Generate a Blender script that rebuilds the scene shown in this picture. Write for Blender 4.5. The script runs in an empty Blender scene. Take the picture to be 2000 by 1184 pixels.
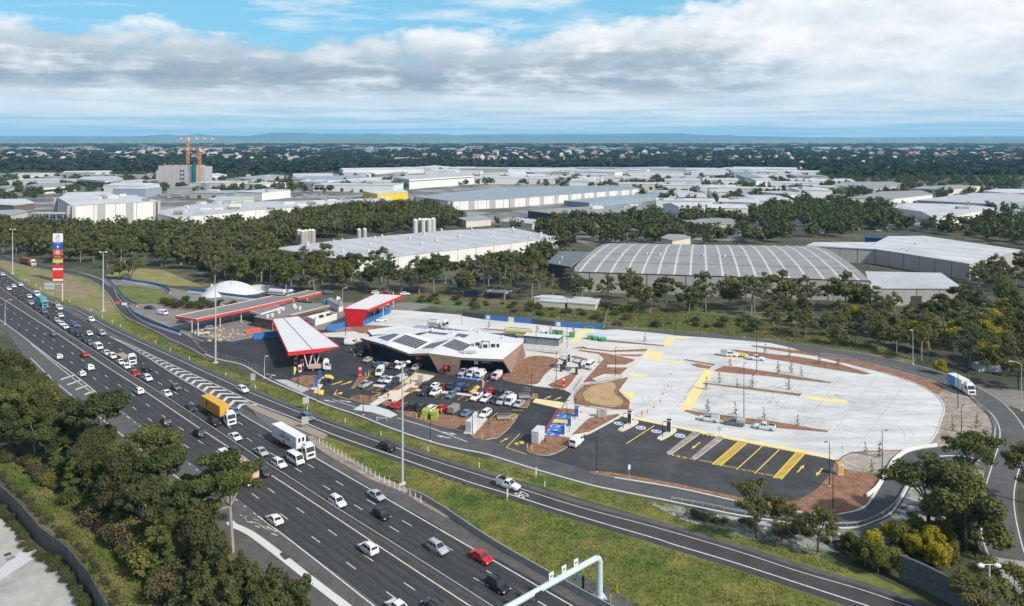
import bpy, bmesh, math, random
from math import radians as R, sin, cos, pi, atan2, hypot
from mathutils import Vector, Matrix
from mathutils.geometry import tessellate_polygon

# ------------------------------------------------------------------ camera, light, exposure
scene = bpy.context.scene
CAMH, FPX, HOR = 74.0, 1480.0, 272.0
cd = bpy.data.cameras.new('camera'); cam = bpy.data.objects.new('camera', cd)
scene.collection.objects.link(cam); scene.camera = cam
cam.location = (0, 0, CAMH); cam.rotation_euler = (R(90), 0, 0)
cd.sensor_width = 36; cd.lens = FPX / 2000 * 36
cd.shift_y = -(592 - HOR) / 2000
cd.clip_start = 1; cd.clip_end = 120000

SUN_EL, SUN_AZ = 40, 128          # azimuth clockwise from +Y: from the right and behind the camera
w = bpy.data.worlds.new('World'); scene.world = w; w.use_nodes = True
def sky_nodes():
    nt = w.node_tree; N = nt.nodes; L = nt.links
    bg = N['Background']; out = N['World Output']
    sky = N.new('ShaderNodeTexSky'); sky.sky_type = 'NISHITA'; sky.sun_disc = False
    sky.sun_elevation = R(SUN_EL); sky.sun_rotation = R(SUN_AZ); sky.altitude = 80; sky.air_density = 1.0; sky.dust_density = 0.6; sky.ozone_density = 2.0
    tc = N.new('ShaderNodeTexCoord'); sp = N.new('ShaderNodeSeparateXYZ'); L.new(tc.outputs['Generated'], sp.inputs[0])
    def M(op, a, b=None, c=None, cl=False):
        n = N.new('ShaderNodeMath'); n.operation = op; n.use_clamp = cl
        for i, v in enumerate((a, b, c)):
            if v is None: continue
            if isinstance(v, (int, float)): n.inputs[i].default_value = v
            else: L.new(v, n.inputs[i])
        return n.outputs[0]
    def comb(x, y, z):
        c = N.new('ShaderNodeCombineXYZ')
        for i, v in enumerate((x, y, z)):
            if isinstance(v, (int, float)): c.inputs[i].default_value = v
            else: L.new(v, c.inputs[i])
        return c.outputs[0]
    def noise(v, s, d, r, off=0., dist=0.):
        n = N.new('ShaderNodeTexNoise'); n.noise_dimensions = '4D'; L.new(v, n.inputs['Vector'])
        n.inputs['W'].default_value = off; n.inputs['Scale'].default_value = s; n.inputs['Detail'].default_value = d
        n.inputs['Roughness'].default_value = r; n.inputs['Distortion'].default_value = dist
        return n.outputs[0]
    def ramp(f, pts):
        r = N.new('ShaderNodeValToRGB'); L.new(f, r.inputs[0]); e = r.color_ramp.elements
        while len(e) < len(pts): e.new(.5)
        for k, (p, c) in enumerate(pts): e[k].position = p; e[k].color = (c if len(c) == 4 else (*c, 1)) if isinstance(c, tuple) else (c, c, c, 1)
        return r.outputs[0]
    def mix(f, a, b):
        m = N.new('ShaderNodeMix'); m.data_type = 'RGBA'
        if isinstance(f, (int, float)): m.inputs[0].default_value = f
        else: L.new(f, m.inputs[0])
        for i, v in ((6, a), (7, b)):
            if isinstance(v, tuple): m.inputs[i].default_value = (*v, 1)
            else: L.new(v, m.inputs[i])
        return m.outputs[2]
    x, y, z = sp.outputs
    ze = M('MAXIMUM', z, 0.0)
    az = M('ARCTAN2', x, y)
    # a cloud deck seen at a shallow angle: bands get thinner towards the horizon
    lv = M('LOGARITHM', M('ADD', ze, 0.03), 2.718)
    P = comb(az, M('MULTIPLY', lv, 0.36), 0.0)
    big = noise(P, 3.0, 2, .5, 2.3, .2)
    fine = noise(P, 6.5, 10, .58, 4.2, .15)
    det = noise(P, 17, 8, .62, 1.2, .1)
    wisp = noise(comb(M('MULTIPLY', az, .7), M('MULTIPLY', lv, 1.0), 0.0), 8, 9, .6, 8.1, .3)
    n1 = M('SUBTRACT', M('ADD', M('MULTIPLY', fine, .7), M('MULTIPLY', det, .3)), .5)
    azr = M('MAXIMUM', M('SUBTRACT', az, .02), 0.0)
    # upper edge of the deck: lower on the left, rising out of frame on the right
    edge = M('ADD', M('ADD', M('MULTIPLY', azr, .13), .128), M('MULTIPLY', n1, .20))
    up = M('SUBTRACT', edge, z)
    alpha = ramp(M('MULTIPLY_ADD', up, 12.0, .5), [(.36, 0.0), (.52, .85), (.66, 1.0)])
    # high thin wisps in the blue part
    wis = M('MULTIPLY', ramp(wisp, [(.50, 0.), (.66, .75)]), ramp(z, [(.12, 0.), (.15, 1.)]))
    bright = ramp(M('ADD', M('MULTIPLY', fine, .65), M('MULTIPLY', det, .35)), [(.34, (.48, .56, .64)), (.46, (.70, .75, .79)), (.56, (.88, .89, .90)), (.66, (.97, .97, .96))])
    gray = ramp(M('ADD', M('MULTIPLY', fine, .7), M('MULTIPLY', det, .3)), [(.36, (.245, .31, .385)), (.50, (.36, .42, .48)), (.60, (.52, .57, .61)), (.68, (.82, .84, .85))])
    # the grey bank: a belt across the left and middle, thinning to the right
    belt = ramp(M('ADD', z, M('MULTIPLY', n1, .05)), [(.045, 0.0), (.062, 1.), (.112, 1.), (.142, .15), (.16, 0.)])
    side = ramp(M('ADD', M('MULTIPLY_ADD', az, .9, .5), M('MULTIPLY', n1, .35)), [(.50, 1.), (.72, .75), (.82, .08)])
    top_lit = ramp(M('MULTIPLY_ADD', up, 12.0, .5), [(.62, 0.), (.85, 1.)])
    gap = ramp(M('ADD', M('MULTIPLY', det, .5), M('MULTIPLY', wisp, .5)), [(.42, 1.), (.50, .9), (.58, .30), (.64, .12)])
    cl = mix(M('MULTIPLY', M('MULTIPLY', M('MULTIPLY', belt, side), gap), M('MULTIPLY_ADD', top_lit, .5, .5)), bright, gray)
    lowf = ramp(z, [(0.0, .95), (.028, .85), (.05, .30), (.075, 0.)])
    lowc = mix(ramp(M('ADD', wisp, M('MULTIPLY', z, 1.2)), [(.44, 0.), (.58, 1.)]), (.42, .59, .69), (.76, .80, .82))
    low = mix(lowf, cl, lowc)
    skc = N.new('ShaderNodeVectorMath'); skc.operation = 'MULTIPLY'; L.new(sky.outputs[0], skc.inputs[0]); skc.inputs[1].default_value = (.085, .105, .12)
    blue = mix(.78, skc.outputs[0], (.22, .56, .78))
    blue = mix(wis, blue, (.80, .84, .87))
    vis = mix(alpha, blue, low)
    # overhead: bright broken cloud that lights the scene
    over = mix(ramp(noise(comb(x, y, 0.), 2.4, 4, .5, 2.), [(.42, 0.), (.58, .85)]), skc.outputs[0], (.86, .87, .90))
    fin = mix(ramp(z, [(.22, 0.), (.40, 1.)]), vis, over)
    L.new(fin, bg.inputs[0]); bg.inputs[1].default_value = 1.0
sky_nodes()
sl = bpy.data.lights.new('sun', 'SUN'); sun = bpy.data.objects.new('sun', sl); scene.collection.objects.link(sun)
sl.energy = 4.6; sl.angle = R(4.0); sl.color = (1.0, .94, .84)
sd = Vector((sin(R(SUN_AZ)) * cos(R(SUN_EL)), cos(R(SUN_AZ)) * cos(R(SUN_EL)), sin(R(SUN_EL))))
sun.rotation_euler = sd.to_track_quat('Z', 'Y').to_euler(); sun.location = (200, -100, 300)
scene.view_settings.view_transform = 'Standard'; scene.view_settings.look = 'None'
scene.view_settings.exposure = 0.18; scene.view_settings.gamma = 1.0
scene.cycles.max_bounces = 5; scene.cycles.diffuse_bounces = 2; scene.cycles.glossy_bounces = 2; scene.cycles.transparent_max_bounces = 8
scene.cycles.volume_bounces = 1

# ------------------------------------------------------------------ helpers
C = scene.collection
rnd = random.Random(7)
def G(px, py, z=0.0):
    """photo pixel (2000x1184) of a point at height z -> world point"""
    k = (CAMH - z) / (py - HOR)
    return Vector(((px - 1000) * k, FPX * k, z))
def PY(Y, z=0.0): return HOR + FPX * (CAMH - z) / Y
def g2(px, py, z=0.0): v = G(px, py, z); return (v.x, v.y)

LABELED = []
def tag(o, label=None, cat=None, group=None, kind=None, order=False):
    if label: o['label'] = label
    if cat: o['category'] = cat
    if group: o['group'] = group
    if kind: o['kind'] = kind
    if order: LABELED.append(o)
    return o
def empty(name, loc=(0, 0, 0), rz=0.0):
    o = bpy.data.objects.new(name, None); C.objects.link(o); o.location = loc; o.rotation_euler = (0, 0, rz)
    o.empty_display_size = .5
    return o
def kids(o): return [c for c in o.children]
def copy_tree(o, parent=None):
    c = o.copy(); C.objects.link(c); c.parent = parent
    for ch in CH.get(o.name, ()): copy_tree(ch, c)
    return c
CH = {}
def setp(o, p):
    if p is not None:
        o.parent = p; CH.setdefault(p.name, []).append(o)

MATS = {}
def mat(name, col, rough=.8, var=0.0, scale=1.0, metal=0.0, col2=None, thr=(.4, .6), detail=4, bump=0.0, obj=False, spec=.5, emit=0.0, stretch=None, nr=.6, c3=None, s3=.02):
    """noise-varied Principled; col2 mixes in by noise between thr; obj=True multiplies by object colour"""
    if name in MATS: return MATS[name]
    m = bpy.data.materials.new(name); m.use_nodes = True; MATS[name] = m
    nt = m.node_tree; N = nt.nodes; L = nt.links; b = N['Principled BSDF']
    b.inputs['Roughness'].default_value = rough; b.inputs['Metallic'].default_value = metal
    b.inputs['Specular IOR Level'].default_value = spec
    b.inputs['Base Color'].default_value = (*col, 1)
    src = None
    if obj:
        oi = N.new('ShaderNodeObjectInfo'); src = oi.outputs['Color']
    if var or col2 or bump:
        tc = N.new('ShaderNodeTexCoord'); ge = N.new('ShaderNodeNewGeometry')
        mp = N.new('ShaderNodeMapping'); L.new(tc.outputs['Object'] if obj else ge.outputs['Position'], mp.inputs[0])
        if stretch: mp.inputs['Scale'].default_value = stretch
        n = N.new('ShaderNodeTexNoise'); n.inputs['Scale'].default_value = scale; n.inputs['Detail'].default_value = detail; n.inputs['Roughness'].default_value = nr
        L.new(mp.outputs[0], n.inputs['Vector'])
        if col2:
            rp = N.new('ShaderNodeMapRange'); rp.inputs[1].default_value = thr[0]; rp.inputs[2].default_value = thr[1]; L.new(n.outputs[0], rp.inputs[0])
            mx = N.new('ShaderNodeMix'); mx.data_type = 'RGBA'; L.new(rp.outputs[0], mx.inputs[0])
            mx.inputs[6].default_value = (*col, 1); mx.inputs[7].default_value = (*col2, 1); src = mx.outputs[2]
        if c3:
            n3 = N.new('ShaderNodeTexNoise'); n3.inputs['Scale'].default_value = s3; n3.inputs['Detail'].default_value = 5; n3.inputs['Roughness'].default_value = .62
            L.new(ge.outputs['Position'], n3.inputs['Vector'])
            rp = N.new('ShaderNodeMapRange'); rp.inputs[1].default_value = .47; rp.inputs[2].default_value = .60; L.new(n3.outputs[0], rp.inputs[0])
            mx = N.new('ShaderNodeMix'); mx.data_type = 'RGBA'; L.new(rp.outputs[0], mx.inputs[0])
            L.new(src, mx.inputs[6]); mx.inputs[7].default_value = (*c3, 1); src = mx.outputs[2]
        if var:
            n2 = N.new('ShaderNodeTexNoise'); n2.inputs['Scale'].default_value = scale * 4.3; n2.inputs['Detail'].default_value = 5; n2.inputs['Roughness'].default_value = .7
            L.new(mp.outputs[0], n2.inputs['Vector'])
            mr = N.new('ShaderNodeMapRange'); mr.inputs[1].default_value = .3; mr.inputs[2].default_value = .7
            mr.inputs[3].default_value = 1 - var; mr.inputs[4].default_value = 1 + var; L.new(n2.outputs[0], mr.inputs[0])
            vm = N.new('ShaderNodeVectorMath'); vm.operation = 'SCALE'; L.new(mr.outputs[0], vm.inputs['Scale'])
            if src: L.new(src, vm.inputs[0])
            else: vm.inputs[0].default_value = col
            src = vm.outputs[0]
        if bump:
            bp = N.new('ShaderNodeBump'); bp.inputs['Strength'].default_value = bump; bp.inputs['Distance'].default_value = .1
            L.new(n.outputs[0], bp.inputs['Height']); L.new(bp.outputs[0], b.inputs['Normal'])
    if src: L.new(src, b.inputs['Base Color'])
    if emit:
        b.inputs['Emission Color'].default_value = (*col, 1); b.inputs['Emission Strength'].default_value = emit
    return m
def hx(s):
    s = s.lstrip('#'); v = [int(s[i:i+2], 16) / 255 for i in (0, 2, 4)]
    return tuple((c / 12.92 if c <= .04045 else ((c + .055) / 1.055) ** 2.4) for c in v)

class MB:
    def __init__(s): s.v = []; s.f = []; s.m = []; s.mi = 0
    def add(s, vs, fs, mi=None):
        o = len(s.v); s.v += [tuple(v) for v in vs]; s.f += [tuple(i + o for i in f) for f in fs]
        s.m += [s.mi if mi is None else mi] * len(fs); return s
    def box(s, c, d, rz=0.0, mi=None, taper=1.0):
        """c = centre of the base, d = full sizes"""
        cx, cy, cz = c; a, b, h = d[0] / 2, d[1] / 2, d[2]; ca, sa = cos(rz), sin(rz); vs = []
        for z, t in ((0, 1), (h, taper)):
            for x, y in ((-a, -b), (a, -b), (a, b), (-a, b)):
                x *= t; y *= t; vs.append((cx + x * ca - y * sa, cy + x * sa + y * ca, cz + z))
        return s.add(vs, [(3, 2, 1, 0), (4, 5, 6, 7), (0, 1, 5, 4), (1, 2, 6, 5), (2, 3, 7, 6), (3, 0, 4, 7)], mi)
    def prism(s, pts, z0, z1, mi=None, side=None, bottom=True):
        """z0,z1 numbers or lists"""
        n = len(pts); A = sum(pts[i][0] * pts[(i + 1) % n][1] - pts[(i + 1) % n][0] * pts[i][1] for i in range(n))
        pts = list(pts)
        Z0 = list(z0) if isinstance(z0, (list, tuple)) else [z0] * n; Z1 = list(z1) if isinstance(z1, (list, tuple)) else [z1] * n
        if A < 0: pts.reverse(); Z0.reverse(); Z1.reverse()
        vs = [(p[0], p[1], Z0[i]) for i, p in enumerate(pts)] + [(p[0], p[1], Z1[i]) for i, p in enumerate(pts)]
        tri = tessellate_polygon([[Vector((p[0], p[1], 0)) for p in pts]])
        top = []
        for t in tri:
            a, b, c = (pts[i] for i in t)
            if (b[0]-a[0])*(c[1]-a[1]) - (c[0]-a[0])*(b[1]-a[1]) < 0: t = (t[0], t[2], t[1])
            top.append(t)
        s.add(vs, [tuple(i + n for i in t) for t in top], mi)
        o = len(s.v) - 2 * n
        fs = [(i, (i + 1) % n, (i + 1) % n + n, i + n) for i in range(n)]
        if bottom: fs += [tuple(reversed(t)) for t in top]
        s.f += [tuple(i + o for i in f) for f in fs]; s.m += [(side if side is not None else (s.mi if mi is None else mi))] * len(fs)
        return s
    def tube(s, p0, p1, r0, r1=None, n=8, mi=None, cap=True):
        p0 = Vector(p0); p1 = Vector(p1); r1 = r0 if r1 is None else r1; d = (p1 - p0)
        if d.length < 1e-6: return s
        d.normalize(); a = d.orthogonal().normalized(); b = d.cross(a); vs = []
        for p, r in ((p0, r0), (p1, r1)):
            for k in range(n): t = 2 * pi * k / n; vs.append(p + a * (r * cos(t)) + b * (r * sin(t)))
        fs = [(k, (k + 1) % n, n + (k + 1) % n, n + k) for k in range(n)]
        if cap: fs += [tuple(reversed(range(n))), tuple(range(n, 2 * n))]
        return s.add(vs, fs, mi)
    def quad(s, a, b, c, d, mi=None): return s.add([a, b, c, d], [(0, 1, 2, 3)], mi)
    def slab(s, a, b, c, d, t, mi=None):
        """thick quad: a..d counterclockwise seen from outside, thickness t inwards"""
        a, b, c, d = map(Vector, (a, b, c, d)); n = (b - a).cross(d - a).normalized() * t
        return s.add([a, b, c, d, a - n, b - n, c - n, d - n], [(0, 1, 2, 3), (7, 6, 5, 4), (0, 4, 5, 1), (1, 5, 6, 2), (2, 6, 7, 3), (3, 7, 4, 0)], mi)
    def ring(s, rings, cap=True, mi=None):
        n = len(rings[0]); vs = [v for r in rings for v in r]; fs = []
        for j in range(len(rings) - 1):
            for k in range(n): fs.append((j * n + k, j * n + (k + 1) % n, (j + 1) * n + (k + 1) % n, (j + 1) * n + k))
        if cap: fs += [tuple(reversed(range(n))), tuple(range((len(rings) - 1) * n, len(rings) * n))]
        return s.add(vs, fs, mi)
    def build(s, name, mats, parent=None, loc=None, smooth=False):
        me = bpy.data.meshes.new(name); me.from_pydata(s.v, [], s.f)
        if not isinstance(mats, (list, tuple)): mats = [mats]
        for m in mats: me.materials.append(m)
        if len(mats) > 1: me.polygons.foreach_set('material_index', s.m)
        if smooth: me.polygons.foreach_set('use_smooth', [True] * len(s.f))
        o = bpy.data.objects.new(name, me); C.objects.link(o)
        if loc is not None: o.location = loc
        setp(o, parent)
        return o

def smooth_pts(pts, closed=False, n=5):
    out = []; N = len(pts)
    for i in range(N if closed else N - 1):
        P = [pts[(i + k) % N] if closed else pts[min(max(i + k, 0), N - 1)] for k in (-1, 0, 1, 2)]
        for j in range(n):
            t = j / n
            out.append(tuple(.5 * (2 * P[1][c] + (P[2][c] - P[0][c]) * t + (2 * P[0][c] - 5 * P[1][c] + 4 * P[2][c] - P[3][c]) * t * t + (3 * P[1][c] - P[0][c] - 3 * P[2][c] + P[3][c]) * t ** 3) for c in (0, 1)))
    if not closed: out.append(tuple(pts[-1][:2]))
    return out
def gp(pts, z=0.0): return [g2(x, y, z) for x, y in pts]
def sheet(name, pts_px, z, m, smooth=False, thick=0.0, world=False, parent=None, side=None, struct=True):
    """flat polygon on the ground given by photo outline; a kerbed bed if thick"""
    pts = pts_px if world else gp(pts_px)
    if smooth: pts = smooth_pts(pts, True, 4)
    b = MB(); b.prism(pts, z - (thick or .3), z, side=1 if side else None, bottom=False)
    o = b.build(name, [m, side] if side else m, parent)
    if struct and parent is None: o['kind'] = 'structure'
    return o
def resample(pts, n):
    ds = [0.0]
    for a, b in zip(pts, pts[1:]): ds.append(ds[-1] + hypot(b[0] - a[0], b[1] - a[1]))
    out = []; j = 0
    for i in range(n):
        t = ds[-1] * i / (n - 1)
        while j < len(ds) - 2 and ds[j + 1] < t: j += 1
        u = (t - ds[j]) / max(ds[j + 1] - ds[j], 1e-9)
        out.append(tuple(pts[j][c] + (pts[j + 1][c] - pts[j][c]) * u for c in (0, 1)))
    return out
def strip(b, L, Rr, z, mi=None):
    vs = [(x, y, z) for x, y in L] + [(x, y, z) for x, y in Rr]; n = len(L)
    a = Vector((L[1][0]-L[0][0], L[1][1]-L[0][1])); c = Vector((Rr[0][0]-L[0][0], Rr[0][1]-L[0][1]))
    up = a.x * c.y - a.y * c.x
    fs = [((i, i + 1, n + i + 1, n + i) if up < 0 else (i, n + i, n + i + 1, i + 1)) for i in range(n - 1)]
    return b.add(vs, fs, mi)
def offset(pts, d):
    out = []
    for i, p in enumerate(pts):
        a = pts[max(i - 1, 0)]; b = pts[min(i + 1, len(pts) - 1)]; dx, dy = b[0] - a[0], b[1] - a[1]; l = hypot(dx, dy) or 1
        out.append((p[0] - dy / l * d, p[1] + dx / l * d))
    return out
def line(b, pts, w, z, mi=None, dash=None, phase=0.0):
    """painted line along world polyline"""
    if not dash:
        strip(b, offset(pts, w / 2), offset(pts, -w / 2), z, mi); return
    ds = [0.0]
    for p, q in zip(pts, pts[1:]): ds.append(ds[-1] + hypot(q[0] - p[0], q[1] - p[1]))
    def at(t):
        for j in range(len(ds) - 1):
            if ds[j + 1] >= t: u = (t - ds[j]) / (ds[j + 1] - ds[j]); return (pts[j][0] + (pts[j+1][0]-pts[j][0]) * u, pts[j][1] + (pts[j+1][1]-pts[j][1]) * u)
        return pts[-1]
    t = phase
    while t < ds[-1]:
        p, q = at(max(t, 0)), at(min(t + dash[0], ds[-1]))
        if hypot(q[0]-p[0], q[1]-p[1]) > .1: strip(b, offset([p, q], w / 2), offset([p, q], -w / 2), z, mi)
        t += dash[1]
def prism_along(b, pts, prof, z0=0.0, mi=None):
    """sweep profile [(offset, z)...] along a world polyline"""
    rings = []
    for d, z in prof: rings.append(offset(pts, d))
    n = len(pts); vs = [(rings[k][i][0], rings[k][i][1], z0 + prof[k][1]) for i in range(n) for k in range(len(prof))]
    m = len(prof); fs = []
    for i in range(n - 1):
        for k in range(m): fs.append((i * m + k, i * m + (k + 1) % m, (i + 1) * m + (k + 1) % m, (i + 1) * m + k))
    fs += [tuple(range(m)), tuple(reversed(range((n - 1) * m, n * m)))]
    return b.add(vs, fs, mi)
def inpoly(x, y, P):
    r = False; j = len(P) - 1
    for i in range(len(P)):
        if (P[i][1] > y) != (P[j][1] > y) and x < (P[j][0] - P[i][0]) * (y - P[i][1]) / (P[j][1] - P[i][1]) + P[i][0]: r = not r
        j = i
    return r
FONTC = {}
def text(s, size, m, loc, rot, parent, ext=.01, name='lettering', align='CENTER', sx=1.0):
    cu = bpy.data.curves.new(name, 'FONT'); cu.body = s; cu.size = size; cu.align_x = align; cu.align_y = 'CENTER'; cu.extrude = ext
    cu.resolution_u = 2
    o = bpy.data.objects.new(name, cu); C.objects.link(o)
    dg = bpy.context.evaluated_depsgraph_get(); me = bpy.data.meshes.new_from_object(o.evaluated_get(dg))
    bpy.data.objects.remove(o); o = bpy.data.objects.new(name, me); C.objects.link(o)
    me.materials.clear(); me.materials.append(m)
    o.location = loc; o.rotation_euler = rot; o.scale = (sx, 1, 1); setp(o, parent)
    return o
# ------------------------------------------------------------------ setting: ground, roads, lots
M_ground = mat('bushland', (.050, .056, .027), .95, .35, .045, col2=(.115, .100, .050), thr=(.45, .62), bump=.4, c3=(.035, .042, .022), s3=.012)
M_grass = mat('mown grass', (.050, .100, .009), .95, .40, .075, col2=(.185, .165, .038), thr=(.40, .60), detail=13, nr=.74, bump=.3, c3=(.115, .130, .020), s3=.035)
M_grass2 = mat('dry verge grass', (.175, .165, .050), .95, .28, .055, col2=(.085, .125, .026), thr=(.48, .62), detail=13, nr=.72, c3=(.225, .170, .095), s3=.03)
M_rough = mat('rough bank grass', (.075, .085, .030), .95, .4, .09, col2=(.165, .125, .060), thr=(.45, .62), detail=9, c3=(.085, .125, .032), s3=.04)
M_asph = mat('motorway asphalt', (.036, .036, .039), .9, .16, .22, col2=(.047, .047, .048), thr=(.4, .6), stretch=(1, 1, 1), detail=6)
M_asph_ramp = mat('ramp asphalt', (.036, .033, .036), .9, .16, .2, col2=(.048, .044, .046), detail=6)
M_asph_new = mat('new black asphalt', (.036, .037, .040), .9, .22, .10, col2=(.062, .062, .063), thr=(.44, .64), detail=8)
M_asph_grey = mat('grey asphalt', (.075, .078, .081), .9, .14, .15, col2=(.092, .092, .092))
M_asph_old = mat('old forecourt asphalt', (.155, .145, .135), .9, .2, .12, col2=(.20, .185, .17))
M_shoulder = mat('worn shoulder', (.095, .090, .082), .9, .2, .3, col2=(.070, .068, .066))
M_median = mat('stained median', (.046, .038, .034), .9, .3, .4, col2=(.070, .058, .050))
M_conc = mat('pale concrete', (.56, .565, .55), .85, .09, .10, col2=(.41, .415, .41), thr=(.42, .66), detail=12, nr=.68, stretch=(.35, 1.7, 1))
M_conc2 = mat('footpath concrete', (.56, .535, .49), .85, .07, .3, col2=(.50, .48, .45))
M_kerb = mat('kerb concrete', (.55, .545, .52), .85, .12, 1.0)
M_kerby = mat('yellow kerb paint', (.72, .50, .08), .7, .12, 1.0)
M_white = mat('white road paint', (.54, .54, .52), .7, .16, 1.2, col2=(.30, .30, .29), thr=(.52, .72), detail=8)
M_yel = mat('yellow road paint', (.70, .47, .06), .7, .14, 1.2)
M_payel = mat('pale yellow wash', (.68, .58, .27), .8, .14, .4)
M_blue = mat('blue bay paint', (.03, .13, .45), .7, .1, .8)
M_mulch = mat('bark mulch', (.180, .088, .048), .97, .42, .55, col2=(.260, .138, .082), thr=(.4, .6), detail=10, bump=.5)
M_mulchd = mat('grey mulch', (.225, .175, .140), .97, .35, .35, col2=(.32, .28, .235), detail=10)
M_sand = mat('ochre sand', (.42, .29, .135), .95, .12, .3, col2=(.34, .225, .11))
M_rock = mat('pale rubble', (.34, .34, .34), .95, .45, .55, col2=(.085, .10, .055), thr=(.50, .60), detail=10, bump=.8, c3=(.060, .080, .030), s3=.055)
M_barrier = mat('barrier concrete', (.34, .335, .32), .9, .2, .5)
M_wallc = mat('stained wall concrete', (.080, .072, .063), .9, .6, .3, stretch=(1, 1, .25))
M_dirt = mat('bare earth', (.20, .15, .105), .95, .3, .2, col2=(.13, .11, .07))

WALL = gp([(0, 945.6), (36, 977), (81.6, 1029.6), (134.4, 1068), (175, 1116), (213.6, 1184)])
wall_line = [(-260, 285)] + WALL + [(-44, 98), (-10, 60), (20, 30)]
gpts = [(-44000, 290)] + wall_line + [(20, -600), (44000, -600), (44000, 33500), (-44000, 33500)]
sheet('ground', gpts, 0, M_ground, world=True, thick=2.0)
M_lot = mat('stained yard concrete', (.36, .35, .33), .9, .16, .07, col2=(.24, .235, .225), thr=(.5, .68), detail=10)
sheet('lower_ground', [(-3000, -600), (18, -600), (18, 60), (-250, 290), (-3000, 290)], -3.5, mat('hedge soil', (.06, .045, .03), .95, .3, .5), world=True)
LE = gp([(-60, 962), (0, 1012), (78, 1083.6), (180, 1184)], -3.5)
sheet('lower_yard', LE + [(-20, 60), (-20, -100), (-600, -100), (-600, 250)], -3.48, M_lot, world=True)
def z35(p): return gp(p, -3.5)
b = MB()
for k in range(8):
    a, c = G(62 - k * 17, 1057 - 13.5 * k, -3.5), G(-60 - k * 17, 1087 - 13.5 * k, -3.5)
    line(b, [(a.x, a.y), (c.x, c.y)], .15, -3.45, 0)
b.build('bay_marking', [mat('faded yellow paint', (.55, .42, .12), .8, .3, 2)])['kind'] = 'structure'
sheet('new_slab', z35([(0, 1111), (57, 1064), (78.5, 1083), (0, 1133)]), -3.46, mat('new slab concrete', (.47, .475, .48), .85, .1, .4), world=True)
b = MB(); q = z35([(7, 1084), (20, 1079), (23, 1083), (10, 1088)]); b.prism(q, -3.46, -3.40, 0); q = z35([(11, 1092), (27, 1085), (31, 1090), (14, 1097)]); b.prism(q, -3.46, -3.42, 1)
tag(b.build('drain_grate', [mat('dark steel grate', (.05, .05, .05), .6), mat('steel grate', (.2, .2, .2), .6)]), 'rectangular steel drain grates in the pale yard slab', 'drain grate')
b = MB(); prism_along(b, wall_line[:-2], [(-.3, -3.6), (0, -3.6), (0, .02), (-.3, .02)][::-1])
tag(b.build('retaining_wall', M_wallc), 'stained grey concrete retaining wall above the dark hedge, lower left', 'retaining wall')

# --- motorway
D = Vector((.6987, -.7153)); Nn = Vector((.7153, .6987))
def st(p): return (p[0] * D.x + p[1] * D.y, p[0] * Nn.x + p[1] * Nn.y)
def xy(s, t): return (s * D.x + t * Nn.x, s * D.y + t * Nn.y)
def curve(px): return sorted(st(q) for q in gp(px))
def tat(c, s):
    if s <= c[0][0]: a, b_ = c[0], c[3]
    elif s >= c[-1][0]: a, b_ = c[-4], c[-1]
    else:
        for a, b_ in zip(c, c[1:]):
            if b_[0] >= s: break
    return a[1] + (b_[1] - a[1]) * (s - a[0]) / max(b_[0] - a[0], 1e-6)
def sm(c, s): return (tat(c, s - 8) + 2 * tat(c, s) + tat(c, s + 8)) / 4
cMB = curve([(0, 564), (121.6, 650), (182.5, 688.5), (200, 700), (257.5, 738.5), (304, 767), (350, 797), (411, 838), (492, 892.6), (580, 948), (640, 988.8), (779, 1076), (880, 1140), (946, 1184)])
cE2 = curve([(10, 536), (46.6, 560.8), (89, 585), (112, 596.5), (123.7, 603), (202.7, 650), (214, 658), (243, 672), (284, 695.6), (350, 738.5), (390.5, 760.8), (463.5, 805.4), (528.4, 843), (609.5, 890.6), (694.6, 940), (755, 974.4), (800, 1000.8), (920, 1070.4), (1117, 1184)])
cIR = curve([(0, 581), (107.5, 649), (156, 681.5), (202.7, 713), (271.7, 756.8), (316, 787), (400, 844), (445, 873), (522, 924), (604, 976.8), (719, 1053.6), (800, 1107.6), (917.6, 1184)])
cIL = curve([(0, 624.7), (47.6, 660), (99, 700), (150, 735.5), (200.7, 778), (252, 816.6), (322, 870), (387, 920), (498, 1005), (529.6, 1027), (604, 1084.8), (671, 1137.6), (730, 1184)])
S0, S1 = -620, -30
def sl_(a, b_, n=90): return [a + (b_ - a) * i / n for i in range(n + 1)]
SS = sl_(S0, S1)
def cl(c, off=0.0, ss=SS): return [xy(s, sm(c, s) + off) for s in ss]
E1px = [(112, 596), (142, 602), (172, 617.6), (213, 640), (263.6, 664), (304, 682.5), (344.6, 701), (390.5, 722.3), (459.5, 753.7), (488, 767), (583, 805.4), (613.6, 818), (650, 831.8), (750, 867), (845.6, 900), (968, 938.4), (1020.8, 956.4), (1136, 992.4), (1280, 1030.8), (1440, 1077.6), (1560, 1117), (1680, 1152), (1772, 1183), (1900, 1222)]
RSpx = [(214, 658), (263.6, 679), (350, 719.3), (390.5, 737.5), (443, 761.8), (492, 785), (583, 820.6), (650, 849), (782, 895.6), (909.5, 940), (987, 963.6), (1088, 996), (1184, 1024.8), (1280, 1052.4), (1320, 1065.6), (1440, 1101.6), (1680, 1179.6), (1800, 1218)]
E1 = smooth_pts(gp(E1px), False, 5); RS = smooth_pts(gp(RSpx), False, 5)
road = MB()
strip(road, cl(cIL, -3.0), cl(cE2, 2.4), .03)
motorway = road.build('motorway', M_asph); motorway['kind'] = 'structure'
sheet('entry_lane', [(0, 632), (60, 712), (110, 755), (191, 818), (225, 845), (302, 906), (355, 946), (420, 998), (456, 1027), (548.8, 1087), (616, 1140), (690, 1194), (760, 1194), (604, 1082), (529, 1024), (387, 915), (200, 770), (47, 655)], .05, M_asph_grey)
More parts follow.
